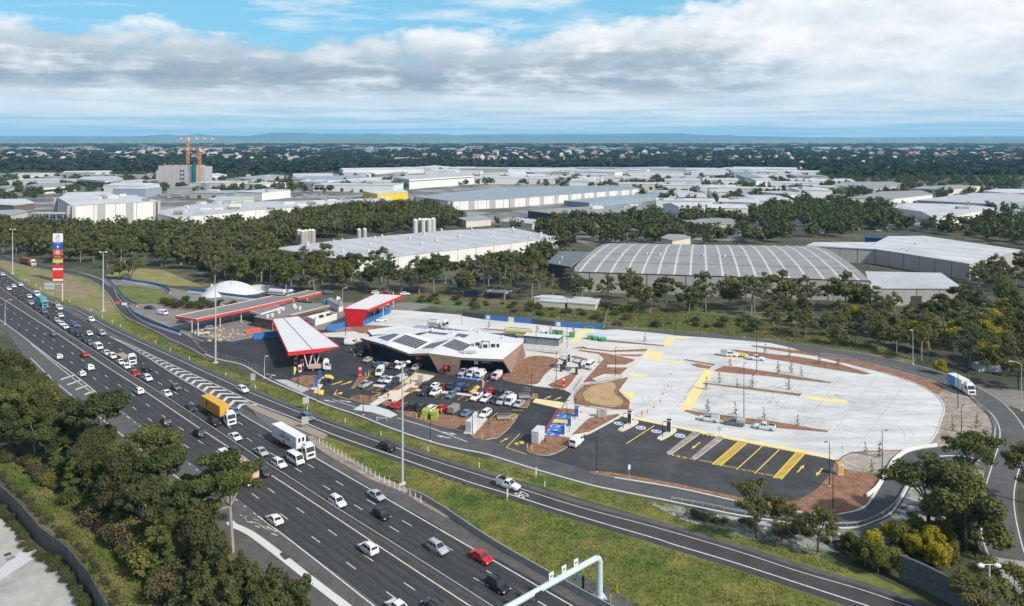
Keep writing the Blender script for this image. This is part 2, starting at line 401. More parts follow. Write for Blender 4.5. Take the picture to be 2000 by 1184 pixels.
sheet('apron', [(430, 1018), (456.4, 1027), (491, 1044), (548.8, 1087), (616, 1140), (690, 1194), (610, 1200), (560, 1160), (480, 1092), (400, 1030)], .055, M_shoulder)
b = MB(); strip(b, cl(cE2, .3), cl(cE2, 2.3), .056); strip(b, cl(cIL, -2.8), cl(cIL, -.4), .064)
b.build('shoulder', M_shoulder)['kind'] = 'structure'
sheet('gore_shoulder', [(595, 876), (640, 889), (721, 935), (784, 961), (820, 983), (880, 1016), (956, 1057), (1076, 1125), (1190, 1194), (1060, 1194), (920, 1075), (755, 979), (694, 944), (609, 894)], .058, M_shoulder)
b = MB(); strip(b, cl(cIR, .25), cl(cMB, .9), .06); b.build('median_strip', M_median)['kind'] = 'structure'
b = MB(); prism_along(b, cl(cMB), [(-.24, 0), (.24, 0), (.12, .3), (.09, .85), (-.09, .85), (-.12, .3)])
tag(b.build('median_barrier', M_barrier), 'long low concrete barrier down the middle of the motorway', 'barrier')
# markings
b = MB()
mk = lambda c, off=0.0, a=S0, e=S1: [xy(s, sm(c, s) + off) for s in sl_(a, e)]
line(b, mk(cIR), .26, .085); 
sE2a = st(g2(214, 658))[0]; sX = st(g2(112, 596))[0]
line(b, mk(cE2, 0, S0, sX), .24, .085); line(b, mk(cE2, 0, sX, sE2a), .2, .085, dash=(1, 4)); line(b, mk(cE2, 0, sE2a, S1), .26, .085)
sI = st(g2(252, 816))[0]; sI2 = st(g2(505, 1008))[0]
line(b, mk(cIL, 0, S0, sI), .26, .085); line(b, mk(cIL, 0, sI, sI2), .2, .085, dash=(1, 4)); line(b, mk(cIL, 0, sI2, S1), .26, .085)
s0d = st(g2(627.5, 949.9))[0]
for fr in (1, 2):
    ss = sl_(S0, S1)
    p = [xy(s, sm(cMB, s) + .9 + (sm(cE2, s) - sm(cMB, s) - .9) * fr / 3) for s in ss]
    line(b, p, .19, .085, dash=(3, 12), phase=((s0d - S0) % 12))
    p = [xy(s, sm(cIL, s) + (sm(cIR, s) - sm(cIL, s)) * fr / 3) for s in ss]
    line(b, p, .19, .085, dash=(3, 12), phase=((s0d - S0 + 5) % 12))
line(b, smooth_pts(gp([(60, 700), (110, 748), (191.6, 813.5), (225, 840), (302, 900), (355, 940), (425, 996)]), False, 4), .24, .085)
for k in range(22):
    x0, y0 = 60 + k * 6, 668 + k * 5.0
    q = g2(x0, y0 + 3); c2 = st(q); ww = 1.0 + k * .0
line(b, smooth_pts(gp([(60, 672), (105, 709), (150, 745), (200, 782), (247, 813)]), False, 4), .22, .085)
for k in range(7):
    s = sI - 8 - k * 7.0; t0 = sm(cIL, s) - .3; wd = min(.4 + k * .75, 4)
    strip(b, [xy(s, t0), xy(s + wd * .5, t0 - wd)], [xy(s - 1.2, t0), xy(s - 1.2 + wd * .5, t0 - wd)], .085)
# scuffed paint patch at the end of the entry lane
for k in range(14):
    x = 470 + k * 4.6 + rnd.uniform(-6, 6); y = 1010 + k * 2.2 + rnd.uniform(-5, 6); p = g2(x, y); q = g2(x + rnd.uniform(5, 13), y + rnd.uniform(2, 6))
    line(b, [p, q], rnd.uniform(.08, .3), .086)
lm = b.build('lane_marking', M_white, motorway)
# gutter and kerb at the lower left
b = MB(); kp = smooth_pts(gp([(449, 1020), (456.4, 1027), (491, 1044), (548.8, 1087), (616, 1140), (690, 1196)]), False, 4)
prism_along(b, kp, [(-.75, 0), (.75, 0), (.75, .09), (0, .07), (-.35, .16), (-.75, .16)]); tag(b.build('kerb', M_kerb), 'pale concrete kerb and gutter beside the grey motorway apron, lower left', 'kerb')
b = MB(); q = gp([(546, 1083), (555, 1079), (567, 1090), (556, 1095)]); b.prism(q, .05, .17); tag(b.build('drain_grate', mat('dark steel grate', (.05, .05, .05), .6)), 'dark drain grate set in the roadside gutter', 'drain grate')
b = MB(); wt_ = random.Random(8)
for c0_, c1_, o0_, o1_ in ((cMB, cE2, .9, 0), (cIL, cIR, 0, 0)):
    for ln_ in (1, 3, 5):
        for sd_ in (-.85, .85):
            f_ = lambda s: xy(s, sm(c0_, s) + o0_ + (sm(c1_, s) - sm(c0_, s) - o0_) * ln_ / 6 + sd_)
            line(b, [f_(s) for s in SS], .62, .074 if ln_ else .074)
b.build('tyre_mark', mat('worn wheel path', (.027, .027, .029), .75, .22, .3, col2=(.040, .040, .041), thr=(.35, .62)))['kind'] = 'structure'
b = MB()
for k in range(16):
    s = wt_.uniform(-330, -60); i_ = wt_.random() < .5; c_ = cMB if i_ else cIR; t0 = sm(c_, s) + (1.2 + 3.25 * wt_.randrange(3) if i_ else -3.4 * wt_.randint(1, 3)); L_ = wt_.uniform(5, 26)
    b.prism([xy(s, t0), xy(s + L_, t0), xy(s + L_, t0 + 3.0), xy(s, t0 + 3.0)], .03, .0715 + k * .0001)
b.build('road_patch', mat('patched asphalt', (.028, .029, .031), .9, .2, .4))['kind'] = 'structure'
# --- ramp
ramp = MB(); n = 120
RNe = resample(offset(E1, 2.4), n); RSe = resample(offset([p for p in RS if st(p)[0] > st(g2(443, 761))[0]], -1.7), n)
E1l = [p for p in E1]
k0 = 0
strip(ramp, resample(offset(E1, 2.4), n), resample(offset(RS, -1.7), n), .04)
ramp_o = ramp.build('ramp_road', M_asph_ramp); ramp_o['kind'] = 'structure'
sheet('exit_lane', [(85, 580), (112, 593), (142, 598), (172, 613), (213, 635), (263, 659), (304, 678), (345, 696), (390, 717), (459, 748), (540, 781), (640, 820), (640, 846), (583, 823), (500, 795), (463, 805), (390, 761), (284, 696), (243, 672), (112, 600)], .052, M_asph)
b = MB(); strip(b, resample(offset(E1, 2.6), n), resample(offset(E1, 1.2), n), .065); b.build('ramp_shoulder', M_shoulder)['kind'] = 'structure'
b = MB(); line(b, E1, .2, .088); line(b, RS, .3, .088)
# chevrons in the gore: bent white bars between the two edge lines
rsc = curve(RSpx[:9]); sA = st(g2(300, 697))[0]; sB = st(g2(487, 800))[0]
s = st(g2(236, 668))[0]
while s < sB - 1:
    t0 = sm(cE2, s) + .3; t1 = tat(rsc, s) - .3; wd = t1 - t0
    if wd > .4:
        tm = (t0 + t1) / 2; k = wd * .55; th = min(1.6, .6 + wd * .25)
        strip(b, [xy(s + k, t0), xy(s, tm), xy(s + k, t1)], [xy(s + k - th, t0), xy(s - th, tm), xy(s + k - th, t1)], .088)
    s += 4.3
# painted 3 and 0 digits near the white ute
b.build('lane_marking', M_white, ramp_o)
text('80', 4.2, M_white, (*g2(1020, 968), .095), (0, 0, R(-52 + 90)), ramp_o, .004, sx=.6)
# gore island: worn concrete
sheet('gore_paving', [(483, 782), (540, 806), (583, 824), (640, 849), (600, 853), (530, 836), (500, 812)], .07, mat('gore grey', (.115, .112, .105), .9, .2, .4))
sheet('gore_island', [(473, 787), (480, 786), (500, 794), (560, 817), (600, 832), (640, 851), (628, 858), (590, 842), (540, 822), (490, 800)], .16, mat('brown island concrete', (.27, .225, .185), .9, .2, .5), thick=.16, smooth=False)
# grass reserves
sheet('grass_reserve', [(590, 838), (630, 847), (700, 869), (782, 900), (909, 945), (987, 968), (1085, 1003), (1210, 1041), (1280, 1061), (1440, 1110), (1640, 1184), (1740, 1230), (1200, 1230), (1190, 1180), (1076, 1119), (956, 1049), (872, 994), (821, 963), (797, 957), (784, 960), (721, 935), (670, 905), (615, 872)], .025, M_grass, smooth=False)
sheet('mulch_strip', [(597, 850), (612, 852), (640, 872), (690, 899), (740, 930), (790, 952), (815, 968), (880, 1012), (870, 1010), (800, 978), (778, 962), (715, 934), (660, 903), (620, 876)], .045, M_mulchd)
sheet('grass_verge', [(0, 500), (20, 508), (60, 520), (110, 531), (160, 541), (192, 556), (214, 578), (228, 605), (245, 625), (300, 650), (345, 676), (400, 702), (450, 727), (530, 752), (600, 781), (700, 817), (800, 855), (900, 886), (1000, 911), (1100, 936), (1200, 963), (1300, 983), (1440, 1010), (1560, 1050), (1700, 1120), (1850, 1194), (1810, 1194), (1660, 1134), (1280, 1016), (1040, 946), (845, 893), (650, 825), (459, 746), (345, 693), (263, 657), (172, 611), (130, 593), (95, 583), (46, 555), (0, 524)], .02, M_grass, smooth=False)
sheet('dry_grass', [(0, 503), (20, 510), (60, 522), (110, 533), (160, 543), (190, 558), (212, 580), (226, 606), (210, 618), (172, 607), (130, 587), (95, 577), (46, 550), (0, 520)], .032, M_grass2)
sheet('dirt_patch', smooth_pts([(95, 541), (130, 540), (160, 552), (170, 562), (150, 575), (120, 565), (92, 555)], True), .04, mat('pinkish dirt', (.24, .17, .12), .95, .3, .15, col2=(.14, .15, .05), thr=(.45, .6)))
# concrete wall beside the reserve
b = MB(); bl = smooth_pts(gp([(797, 965), (821.6, 974), (872, 1004), (956, 1061), (1076, 1131), (1200, 1199)]), False, 4); prism_along(b, bl, [(-.25, 0), (.25, 0), (.12, 1.15), (-.12, 1.15)])
tag(b.build('roadside_barrier', mat('weathered barrier', (.24, .235, .225), .9, .35, .8, stretch=(1, 1, .3))), 'long concrete barrier between the motorway shoulder and the green reserve', 'barrier')
sheet('gantry_pad', [(1085, 1132), (1110, 1121), (1140, 1125), (1200, 1155), (1260, 1190), (1230, 1200), (1190, 1190)], .05, M_asph_grey)

# --- service road on the far left
NR = [(0, 497), (40, 507), (85, 517), (130, 526), (165, 533), (200, 546), (222, 562), (232, 580), (250, 600), (275, 613), (310, 628), (345, 643), (372, 655), (400, 667)]
FR = [(0, 508), (40, 516), (85, 526), (130, 535), (160, 541), (190, 556), (212, 578), (226, 602), (245, 620), (270, 632), (300, 646), (330, 662), (365, 678), (400, 698)]
b = MB(); strip(b, resample(smooth_pts(gp(NR)), 60), resample(smooth_pts(gp(FR)), 60), .05); sr = b.build('service_road', M_asph_ramp); sr['kind'] = 'structure'
b = MB(); line(b, offset(smooth_pts(gp(FR)), .35), .18, .07); line(b, offset(smooth_pts(gp(NR)), -.35), .18, .07)
line(b, smooth_pts(gp([(155, 533), (185, 541), (200, 548), (215, 560)])), .5, .07, dash=(1.2, 2.6)); b.build('lane_marking', M_white, sr)
sheet('access_road', [(200, 546), (222, 545), (330, 562), (420, 578), (560, 592), (700, 592), (760, 588), (760, 600), (700, 604), (560, 604), (420, 596), (350, 586), (320, 574), (230, 556), (222, 562)], .045, M_asph_old)
sheet('grass_island', [(230, 560), (262, 558), (310, 566), (335, 578), (332, 590), (300, 592), (262, 594), (243, 580)], .06, M_grass)
sheet('tan_lawn', [(205, 538), (260, 523), (320, 528), (360, 545), (400, 560), (330, 558), (262, 546)], .03, mat('tan lawn', (.25, .21, .075), .95, .25, .12, col2=(.17, .17, .05)))
sheet('old_forecourt', [(243, 597), (270, 594), (330, 592), (352, 587), (420, 598), (560, 606), (700, 605), (790, 590), (850, 596), (790, 612), (745, 640), (700, 655), (640, 650), (560, 650), (500, 662), (452, 668), (420, 676), (372, 660), (345, 645), (300, 626), (262, 608)], .055, M_asph_old)
sheet('mulch_bed', [(318, 588), (345, 590), (400, 594), (445, 596), (452, 602), (430, 606), (360, 606), (318, 600)], .12, mat('red brown garden', (.15, .085, .06), .95, .3, .6), thick=.1)

# --- site asphalt
KB = [(372, 655), (387, 678), (400, 692), (425, 702), (470, 712), (500, 728), (530, 745), (600, 775), (640, 792), (700, 812), (750, 832), (800, 850), (850, 866), (900, 878), (950, 888), (1051, 919), (1152.7, 947.8), (1200, 958), (1305.6, 979), (1440, 1006.6), (1560, 1024.6), (1612.8, 1031), (1671, 1031), (1712, 1017.6), (1736, 1005.6), (1752.8, 986.4), (1776.8, 944), (1790, 918), (1810, 902), (1839, 892), (1888, 893), (1918, 904)]
sheet('site_asphalt', KB + [(1936, 876), (1900, 876), (1860, 872), (1829, 874), (1802, 877), (1772, 884), (1746, 906), (1721.6, 942.7), (1701, 980), (1660, 990), (1634, 899), (1560, 884), (1420, 857), (1350, 842), (1213, 814), (1118, 775), (1120, 755), (1050, 735), (900, 715), (760, 700), (700, 655), (640, 645), (533, 650), (494, 660), (452, 668)], .06, M_asph_new)
SLt = [(500, 735), (560, 752), (620, 768), (681, 784), (703, 791), (750, 800), (780, 812), (853, 833), (923, 857), (950, 862), (985, 868), (1027, 885), (1060, 895), (1100, 905), (1149.7, 921), (1200, 936), (1320, 956.4), (1440, 982.8), (1521.6, 997), (1608, 1009), (1664, 1003), (1692.8, 992.4), (1707, 974.4), (1736, 926.4), (1772, 886), (1802, 877), (1829, 874), (1870, 872)]
b = MB(); strip(b, resample(gp(SLt), 90), resample(gp(KB[6:]), 90), .075); b.build('site_lane', mat('lane asphalt', (.060, .062, .066), .9, .15, .2, col2=(.078, .08, .083)))['kind'] = 'structure'
# --- concrete truck lot
RB = [(1542, 679), (1600, 698), (1660.8, 713), (1721.6, 728), (1782.5, 747.5), (1812.9, 762.7), (1833, 777), (1842, 790), (1844, 805), (1838, 822), (1831, 842), (1822, 858), (1812, 867), (1782.5, 872), (1758, 879), (1697, 881), (1660.8, 884), (1644.6, 891), (1634.5, 900)]
sheet('truck_lot', [(700, 640), (715, 622), (768, 605.6), (802.7, 607.6), (904, 615.8), (1000, 627), (1100, 637), (1180, 645), (1206, 644), (1300, 653), (1321.6, 656), (1402.7, 661.4), (1504, 670.5)] + RB + [(1580, 889), (1420, 858), (1350, 843), (1213, 814), (1090, 757), (1025, 702), (900, 665), (760, 655)], .09, M_conc)
# --- east road
NL = [(1200, 641), (1300, 648), (1400, 655), (1470, 661), (1560, 673), (1600, 679.6), (1660.8, 686.7), (1721.6, 698), (1782.5, 712), (1851, 732), (1900, 752), (1944.6, 776.5), (1975, 802.8), (2000, 837), (2010, 870), (1991, 916), (1981, 960), (1982, 1000), (1992, 1050), (2004, 1090), (2024, 1150)]
SL = [(1200, 643), (1300, 651), (1400, 659), (1470, 668), (1560, 684), (1600, 695), (1660.8, 701), (1721.6, 715), (1782.5, 732.3), (1817, 741.4), (1853.4, 753), (1890, 770), (1918, 792.7), (1942, 815), (1953, 841.4), (1950, 871.8), (1941, 900), (1932, 928.5), (1923, 961), (1917, 1000), (1917, 1040), (1925, 1070), (1942, 1110)]
NLg, SLg = smooth_pts(gp(NL)), smooth_pts(gp(SL))
b = MB(); strip(b, resample(offset(NLg, .5), 110), resample(offset(SLg, -.6), 110), .07); er = b.build('east_road', mat('curved road asphalt', (.070, .070, .071), .9, .14, .2, col2=(.088, .087, .086))); er['kind'] = 'structure'
b = MB(); line(b, NLg[25:], .22, .09); line(b, SLg[25:], .22, .09); b.build('lane_marking', M_white, er)
sheet('side_road', [(1905, 755), (1930, 757), (2060, 770), (2060, 792), (1990, 800), (1960, 790), (1944, 779), (1930, 768)], .065, M_asph_old)
sheet('concrete_approach', [(1930, 1086), (1960, 1092), (2003, 1098), (2080, 1160), (2000, 1200), (1960, 1150)], .1, mat('approach concrete', (.30, .28, .255), .9, .2, .3))
# beds right of the lot and the rubble bank
sheet('gravel_bed', [(1560, 684), (1600, 696), (1660.8, 702), (1721.6, 716), (1782.5, 733), (1817, 743), (1853, 756), (1890, 773), (1916, 795), (1938, 820), (1946, 845), (1942, 868), (1934, 876), (1900, 878), (1860, 874), (1829, 873), (1812, 868), (1822, 858), (1831, 842), (1838, 822), (1844, 805), (1842, 790), (1833, 777), (1812.9, 762.7), (1782.5, 747.5), (1721.6, 728), (1660.8, 713), (1600, 699)], .12, M_mulchd)
sheet('mulch_verge', [(1560, 684), (1600, 696), (1660.8, 702), (1721.6, 716), (1782.5, 733), (1817, 743), (1845, 758), (1833, 772), (1812.9, 762), (1782.5, 747), (1721.6, 727.5), (1660.8, 712.5), (1600, 698)], .14, M_mulch)
sheet('rubble_bank', [(1265, 982), (1320, 988), (1440, 1011), (1560, 1029), (1612, 1035), (1671, 1035), (1716, 1021), (1742, 1008), (1760, 986), (1784, 944), (1798, 918), (1815, 905), (1845, 897), (1900, 900), (1925, 915), (1915, 960), (1908, 1000), (1905, 1050), (1900, 1100), (1700, 1120), (1640, 1100), (1560, 1078), (1440, 1046), (1330, 1015)], .05, M_rock)
sheet('undergrowth', [(1600, 1085), (1700, 1070), (1780, 1050), (1850, 1020), (1910, 990), (1910, 1060), (1930, 1110), (1990, 1200), (1860, 1194), (1700, 1120)], .06, mat('dark undergrowth', (.055, .042, .025), .95, .4, .3, col2=(.04, .06, .02)))
sheet('mulch_island', [(1149.7, 920), (1200, 924.5), (1320, 945.6), (1440, 972), (1488, 981), (1531, 983), (1560, 977.5), (1580, 967), (1594.6, 957), (1615, 934.6), (1634, 899), (1645, 892), (1661, 885), (1697, 882), (1758, 880), (1770, 880), (1746, 900), (1733, 926), (1704, 974), (1690, 990), (1664, 1001), (1608, 1007), (1521.6, 995), (1440, 980.8), (1320, 954.4), (1200, 934), (1152, 924)], .16, M_mulch, side=M_kerb, thick=.2)
sheet('gravel_bed', [(1645, 895), (1661, 888), (1697, 884), (1756, 882), (1744, 896), (1726, 924), (1700, 925), (1650, 918), (1637, 905)], .18, mat('pale stones', (.36, .33, .29), .95, .3, .5, col2=(.28, .25, .21)))
sheet('bank_slope', [(760, 583), (850, 600), (900, 604), (1000, 612), (1050, 622), (1180, 638), (1206, 641), (1330, 648), (1420, 655), (1500, 664), (1600, 678), (1660, 685), (1721, 697), (1783, 711), (1790, 700), (1700, 670), (1600, 640), (1500, 610), (1300, 600), (1180, 590), (1040, 595), (900, 575), (780, 575)], .05, M_rough)
# ------------------------------------------------------------------ site: paths, beds, bays
sheet('forecourt_asphalt', [(372, 656), (387, 672), (452, 668), (494, 660), (533, 650), (600, 640), (660, 652), (720, 668), (740, 690), (800, 730), (985, 742), (1110, 762), (1118, 775), (1060, 850), (960, 845), (760, 803), (680, 780), (560, 745), (520, 735), (470, 708), (420, 698)], .066, mat('fresh asphalt', (.022, .023, .027), .85, .2, .10, col2=(.040, .041, .044), thr=(.45, .65), detail=8))
sheet('paved_area', [(985, 700), (1020, 688), (1070, 686), (1100, 668), (1200, 676), (1266, 681), (1256, 700), (1228, 737), (1208, 766.8), (1230, 788), (1252, 800), (1213, 813), (1210, 817), (1152, 848), (1135, 853), (1117, 857), (1088, 853), (1124, 812), (1095, 801), (1097, 797), (1118, 767), (1104, 762), (1042, 755), (985, 742), (1000, 720)], .2, M_conc2, side=M_kerb, thick=.2)
sheet('service_yard', [(905, 655), (985, 640), (1100, 655), (1110, 668), (1070, 686), (1000, 690), (940, 680)], .12, M_conc)
def bed(px, z=.27, m=M_mulch, name='mulch_bed', side=None, smooth=True, thick=.12):
    return sheet(name, px, z, m, smooth=smooth, thick=thick, side=side or M_kerb)
bed([(981, 742), (1044, 753), (1062, 736), (1090, 709), (1084, 701), (1052, 696.5), (1026, 701), (1005, 720)])
bed([(1072, 755), (1103, 761.5), (1127, 733), (1121, 730), (1083, 747)], side=M_kerby)
bed([(1138, 749), (1180, 702), (1169, 693), (1127, 686.5), (1134, 684.5), (1184, 691.5), (1240, 704), (1236, 708), (1222, 714), (1186, 714), (1186, 719), (1227, 719.5), (1212, 733), (1180, 732), (1157, 742), (1166, 746)], smooth=False)
bed([(1141, 754), (1184, 748), (1228, 738), (1209, 765), (1231, 787), (1228, 800), (1240, 803), (1262, 798)][:7] + [(1200, 801), (1123, 791), (1121, 779), (1130, 765)], smooth=False)
sheet('sand_play_area', [(1141, 766.8), (1161.5, 754.6), (1194, 748.5), (1203, 758), (1199, 769), (1216, 784), (1212, 793), (1194, 797), (1153.4, 789), (1140, 778)], .30, M_sand, smooth=True, side=mat('timber edging', (.16, .09, .05), .9, .2, 1))
bed([(1116, 852), (1142.6, 825), (1152.7, 818), (1183, 814), (1209.5, 810), (1209.5, 814), (1152.7, 845)], smooth=False)
bed([(1090, 804), (1097, 799), (1124, 801), (1138, 808), (1118, 810.5)], smooth=False)
bed([(1031, 877), (1061.5, 855), (1112, 857.6), (1111, 871.8), (1092, 884), (1071.6, 891), (1047.3, 890), (1029, 884)], smooth=True)
for p in ([(1113, 682), (1140, 678), (1146, 681), (1190, 686), (1265, 683), (1262, 688), (1195, 689), (1140, 683)], [(1115, 700), (1119, 696), (1147, 702), (1148, 706)], [(1026, 685), (1080, 690), (1100, 694), (1080, 693)], [(1200, 694), (1256, 694), (1250, 698), (1215, 697)]):
    bed(p, smooth=False)
bed([(700, 651), (690, 640), (720, 636), (775, 640), (760, 648), (720, 652)][::-1], .2)
sheet('footpath', [(622, 652), (690, 648), (722, 655), (725, 664), (700, 668), (670, 660), (625, 658)], .19, M_conc2, thick=.15)
# south side beds
bed([(565, 742), (590, 735), (613.6, 734.5), (632, 736.5), (608, 760)], .2, smooth=False, side=M_kerby)
sheet('footpath', [(606, 761), (632, 737), (641, 740), (622, 764)], .19, M_conc2, thick=.12)
sheet('traffic_island', [(612, 768), (616, 762), (633, 763), (631, 773)], .2, M_kerby, thick=.15)
sheet('traffic_island', smooth_pts([(634, 734), (645, 733.5), (652, 738), (648, 743), (641, 742)], True), .2, M_kerby, thick=.15)
bed([(686, 759), (700, 736.5), (722, 734), (703, 757)], .2, smooth=False, side=M_kerby)
bed([(681, 781), (688, 775), (705, 772.5), (731, 776), (749, 781), (731, 792), (702, 787)], .2, side=M_kerby, smooth=False)
bed([(749, 783), (764, 781), (770, 796), (747, 791)], .2, smooth=False)
bed([(771, 803), (824, 805.4), (861, 810.5), (919.6, 816.6), (909.5, 845), (852.7, 831.8), (800, 816)], .2, smooth=False)
bed([(954, 819.6), (998, 813.5), (1005, 811), (1011, 815), (994.6, 837.9), (972.3, 856), (950, 860), (923.7, 856), (921, 849), (934, 841)], .2, smooth=False)
b = MB(); line(b, gp([(1000, 822), (1010.5, 813.5), (1005, 811.5), (998, 812.8), (988, 823)]), .3, .24); b.build('kerb_line', M_kerby)['kind'] = 'structure'
sheet('equipment_path', [(905, 848), (926, 850), (952, 819.6), (928, 804), (922, 812)], .22, M_conc2, thick=.15)
sheet('crossing_path', [(640, 812), (690, 801), (703, 793), (745, 797), (776, 810), (760, 819), (740, 816), (712, 806)], .13, M_conc2, thick=.06) if 0 else None
sheet('crossing_path', [(690, 801), (706, 791), (731, 793), (760, 802), (776, 811), (762, 817), (725, 806)], .13, mat('light crossing concrete', (.5, .5, .49), .85, .08, .3))
sheet('footpath', [(811, 729), (849, 735), (800, 768), (772, 787), (733, 778), (745, 774), (775, 758)], .2, mat('damp cream concrete', (.60, .47, .26), .8, .12, .2, col2=(.56, .53, .47), thr=(.45, .55)), side=M_kerby, thick=.2)
sheet('footpath', [(745, 776), (760, 780), (731, 795), (722, 791)], .205, M_conc2, thick=.2)
for p in ([(760, 765), (783, 753), (799, 750), (778, 764)], [(786, 768.5), (801, 758.5), (819, 759.5), (803, 768)], [(808, 753), (818, 747), (829, 749), (822, 757)]):
    bed(p, .26, smooth=False, side=M_kerby)
b = MB()
for p in ([(808, 761.5), (867, 765), (922, 771.5), (921, 775), (866, 769), (806, 764)], [(730, 752), (752, 753), (768, 758), (764, 761), (728, 755)]):
    b.prism(gp(p), .0, .2, 0, 1)
b.build('traffic_island', [M_conc2, M_kerby])['kind'] = 'structure'
bed([(1015.6, 796.5), (1031.8, 780), (1036, 783), (1034, 790), (1029.8, 797)], .2, side=M_kerby, smooth=False)
bed([(1031.8, 778), (1040, 769.5), (1049, 770), (1051, 774), (1047, 779)], .2, side=M_kerby, smooth=False)
sheet('crossing', [(1040, 787), (1046, 779.5), (1104.8, 788), (1097, 800)], .2, mat('yellowed concrete', (.66, .55, .30), .8, .12, .2), thick=.15)
# truck lot details
for p in ([(1391, 744), (1402, 741), (1500, 753), (1565, 768), (1563, 771), (1480, 762)][0:0] or [(1397.5, 744.3), (1402, 718.5), (1420, 716.5), (1500, 728), (1600, 744), (1627, 750), (1600, 748), (1500, 736), (1440, 731)],):
    bed([(1395, 724.5), (1412, 716.5), (1440, 718), (1500, 727), (1626, 748), (1622, 750), (1500, 736), (1440, 731), (1400, 727)], .22, smooth=False)
for p in ([(1335, 704), (1340, 703), (1398, 713), (1395, 715.5)], [(1349, 713), (1362, 711.5), (1391, 717), (1385, 722), (1365, 719)],
          [(1424, 684), (1440, 684.5), (1510, 693), (1560, 698), (1640, 712), (1703, 732), (1690, 733), (1620, 722), (1500, 701), (1440, 688)],
          [(1466, 677), (1472, 675.5), (1560, 686), (1600, 695), (1595, 697), (1540, 689)],
          [(1372, 751), (1376, 749), (1470, 759), (1566, 771), (1562, 775), (1470, 763)],
          [(1336, 804), (1342, 802), (1365, 806), (1500, 823), (1619, 843), (1616, 846), (1500, 836), (1440, 827), (1365, 814)],
          [(1133, 662), (1145, 661.5), (1200, 666), (1298, 675.5), (1296, 677.5), (1200, 670)], [(935, 643), (950, 642.5), (1010, 648), (1035, 652), (1010, 651)]):
    bed(p, .22, smooth=False)
b = MB()
BZ = [.105]
def band(px, w):
    BZ[0] += .0012; line(b, smooth_pts(gp(px), False, 4), w, BZ[0])
band([(1385, 725), (1375, 742), (1360, 765), (1348, 785), (1338, 802)], 3.0)
band([(1214, 812), (1280, 826), (1350, 840), (1420, 855), (1560, 881), (1630, 897)], 1.5)
band([(1270, 686), (1262, 700)], 9); band([(1233, 690), (1275, 690)], 6.5) 
band([(1276, 703), (1300, 706), (1335, 710)], 2.4); band([(1232, 734), (1264, 734)], 3); band([(1212, 772), (1240, 772)], 6)
band([(1312, 658), (1300, 675)], 3); band([(1140, 646), (1125, 665), (1105, 672)], 3.2); band([(1140, 645), (1160, 647)], 5); band([(1313, 660), (1345, 661)], 3)
band([(1570, 775), (1600, 780), (1655, 786)], 3.2); band([(1423, 702), (1445, 694)], 3); band([(1106, 670), (1170, 676), (1262, 682)], 2.6); band([(990, 630), (1002, 630)], 5)
band([(1398, 729), (1430, 733)], 1.2); band([(1352, 717), (1384, 723)], 1.0)
b.build('marking_band', M_payel)['kind'] = 'structure'
# expansion joints, tyre arcs
b = MB()
for k in range(9):
    t = k / 8; line(b, gp([(1290 - 60 * t + 60 * t, 700 + 118 * t), (1833 - 170 * t * 1.1, 776 + 108 * t)]), .06, .100)
for k in range(8):
    x = 1300 + k * 62; line(b, gp([(x + 40, 680 + k * 9), (x - 60, 812 + k * 9)]), .06, .100)
b.build('slab_joint', mat('joint grey', (.22, .22, .22), .9))['kind'] = 'structure'
b = MB(); rr = random.Random(3)
for k in range(70):
    cx, cy = rr.uniform(1280, 1760), rr.uniform(700, 850); c = G(cx, cy); r = rr.uniform(14, 34); a0 = rr.uniform(0, 6.3); 
    P = [(c.x + cos(a0 + j * .12) * r, c.y + sin(a0 + j * .12) * r * .7) for j in range(rr.randint(5, 12))]
    if all(inpoly(1000 + p[0] * FPX / p[1], PY(p[1]), [(1290, 690), (1540, 690), (1780, 755), (1825, 800), (1800, 862), (1640, 875), (1360, 838), (1240, 800)]) for p in P): line(b, P, .22, .101); line(b, offset(P, 2.0), .22, .101)
b.build('tyre_mark', mat('tyre scuff', (.40, .405, .40), .9, .3, 1))['kind'] = 'structure'
b = MB()
for k in range(13):
    x = 1290 + rr.random() * 400; y = 700 + rr.random() * 130; w2 = rr.uniform(30, 80)
    q = [(x, y), (x + w2, y + w2 * .15), (x + w2 - 14, y + w2 * .15 + 14), (x - 14, y + 14)]
    if all(inpoly(u, v, [(1290, 690), (1540, 690), (1780, 755), (1825, 800), (1800, 862), (1640, 875), (1360, 838), (1240, 800)]) for u, v in q): b.prism(gp(q), .05, .0940 + k * .0003)
b.build('slab', mat('older slab', (.50, .505, .49), .85, .10, .2, col2=(.40, .405, .40)))['kind'] = 'structure'
# long-vehicle bays on the black asphalt
b = MB(); top = [(1278, 831), (1443, 865), (1457, 868), (1489, 873), (1522, 879), (1556, 886), (1571, 889)]
def barr(p, q, w=.28): line(b, gp([p, q]), w, .086)
barr((1223.7, 867), (1278, 832)); barr((1438.5, 918), (1489, 872)); barr((1473.7, 925.7), (1522, 879))
for (a0, b0, a1, b1) in (((1391.6, 907), (1443, 863), (1407, 911), (1458, 867)), ((1510.5, 933.5), (1556, 884), (1525.5, 937), (1571, 888))):
    barr(a0, b0); barr(a1, b1)
    A0, B0, A1, B1 = (Vector(g2(*q)) for q in (a0, b0, a1, b1)); nn = 22
    for k in range(nn):
        t = k / nn; u = min(1, t + .045); p = A0.lerp(B0, t); q = A1.lerp(B1, u); line(b, [tuple(p), tuple(q)], .42, .0885)
def arrow(c, ang, L=4.2, W=.32, z=.088, bb=None):
    bb = bb or b; cx, cy = c; ca, sa = cos(ang), sin(ang); f = lambda u, v: (cx + u * ca - v * sa, cy + u * sa + v * ca, z)
    bb.add([f(-L/2, -W/2), f(L*.1, -W/2), f(L*.1, W/2), f(-L/2, W/2), f(L*.1, -W*1.5), f(L/2, 0), f(L*.1, W*1.5)], [(0, 1, 2, 3), (4, 5, 6)])
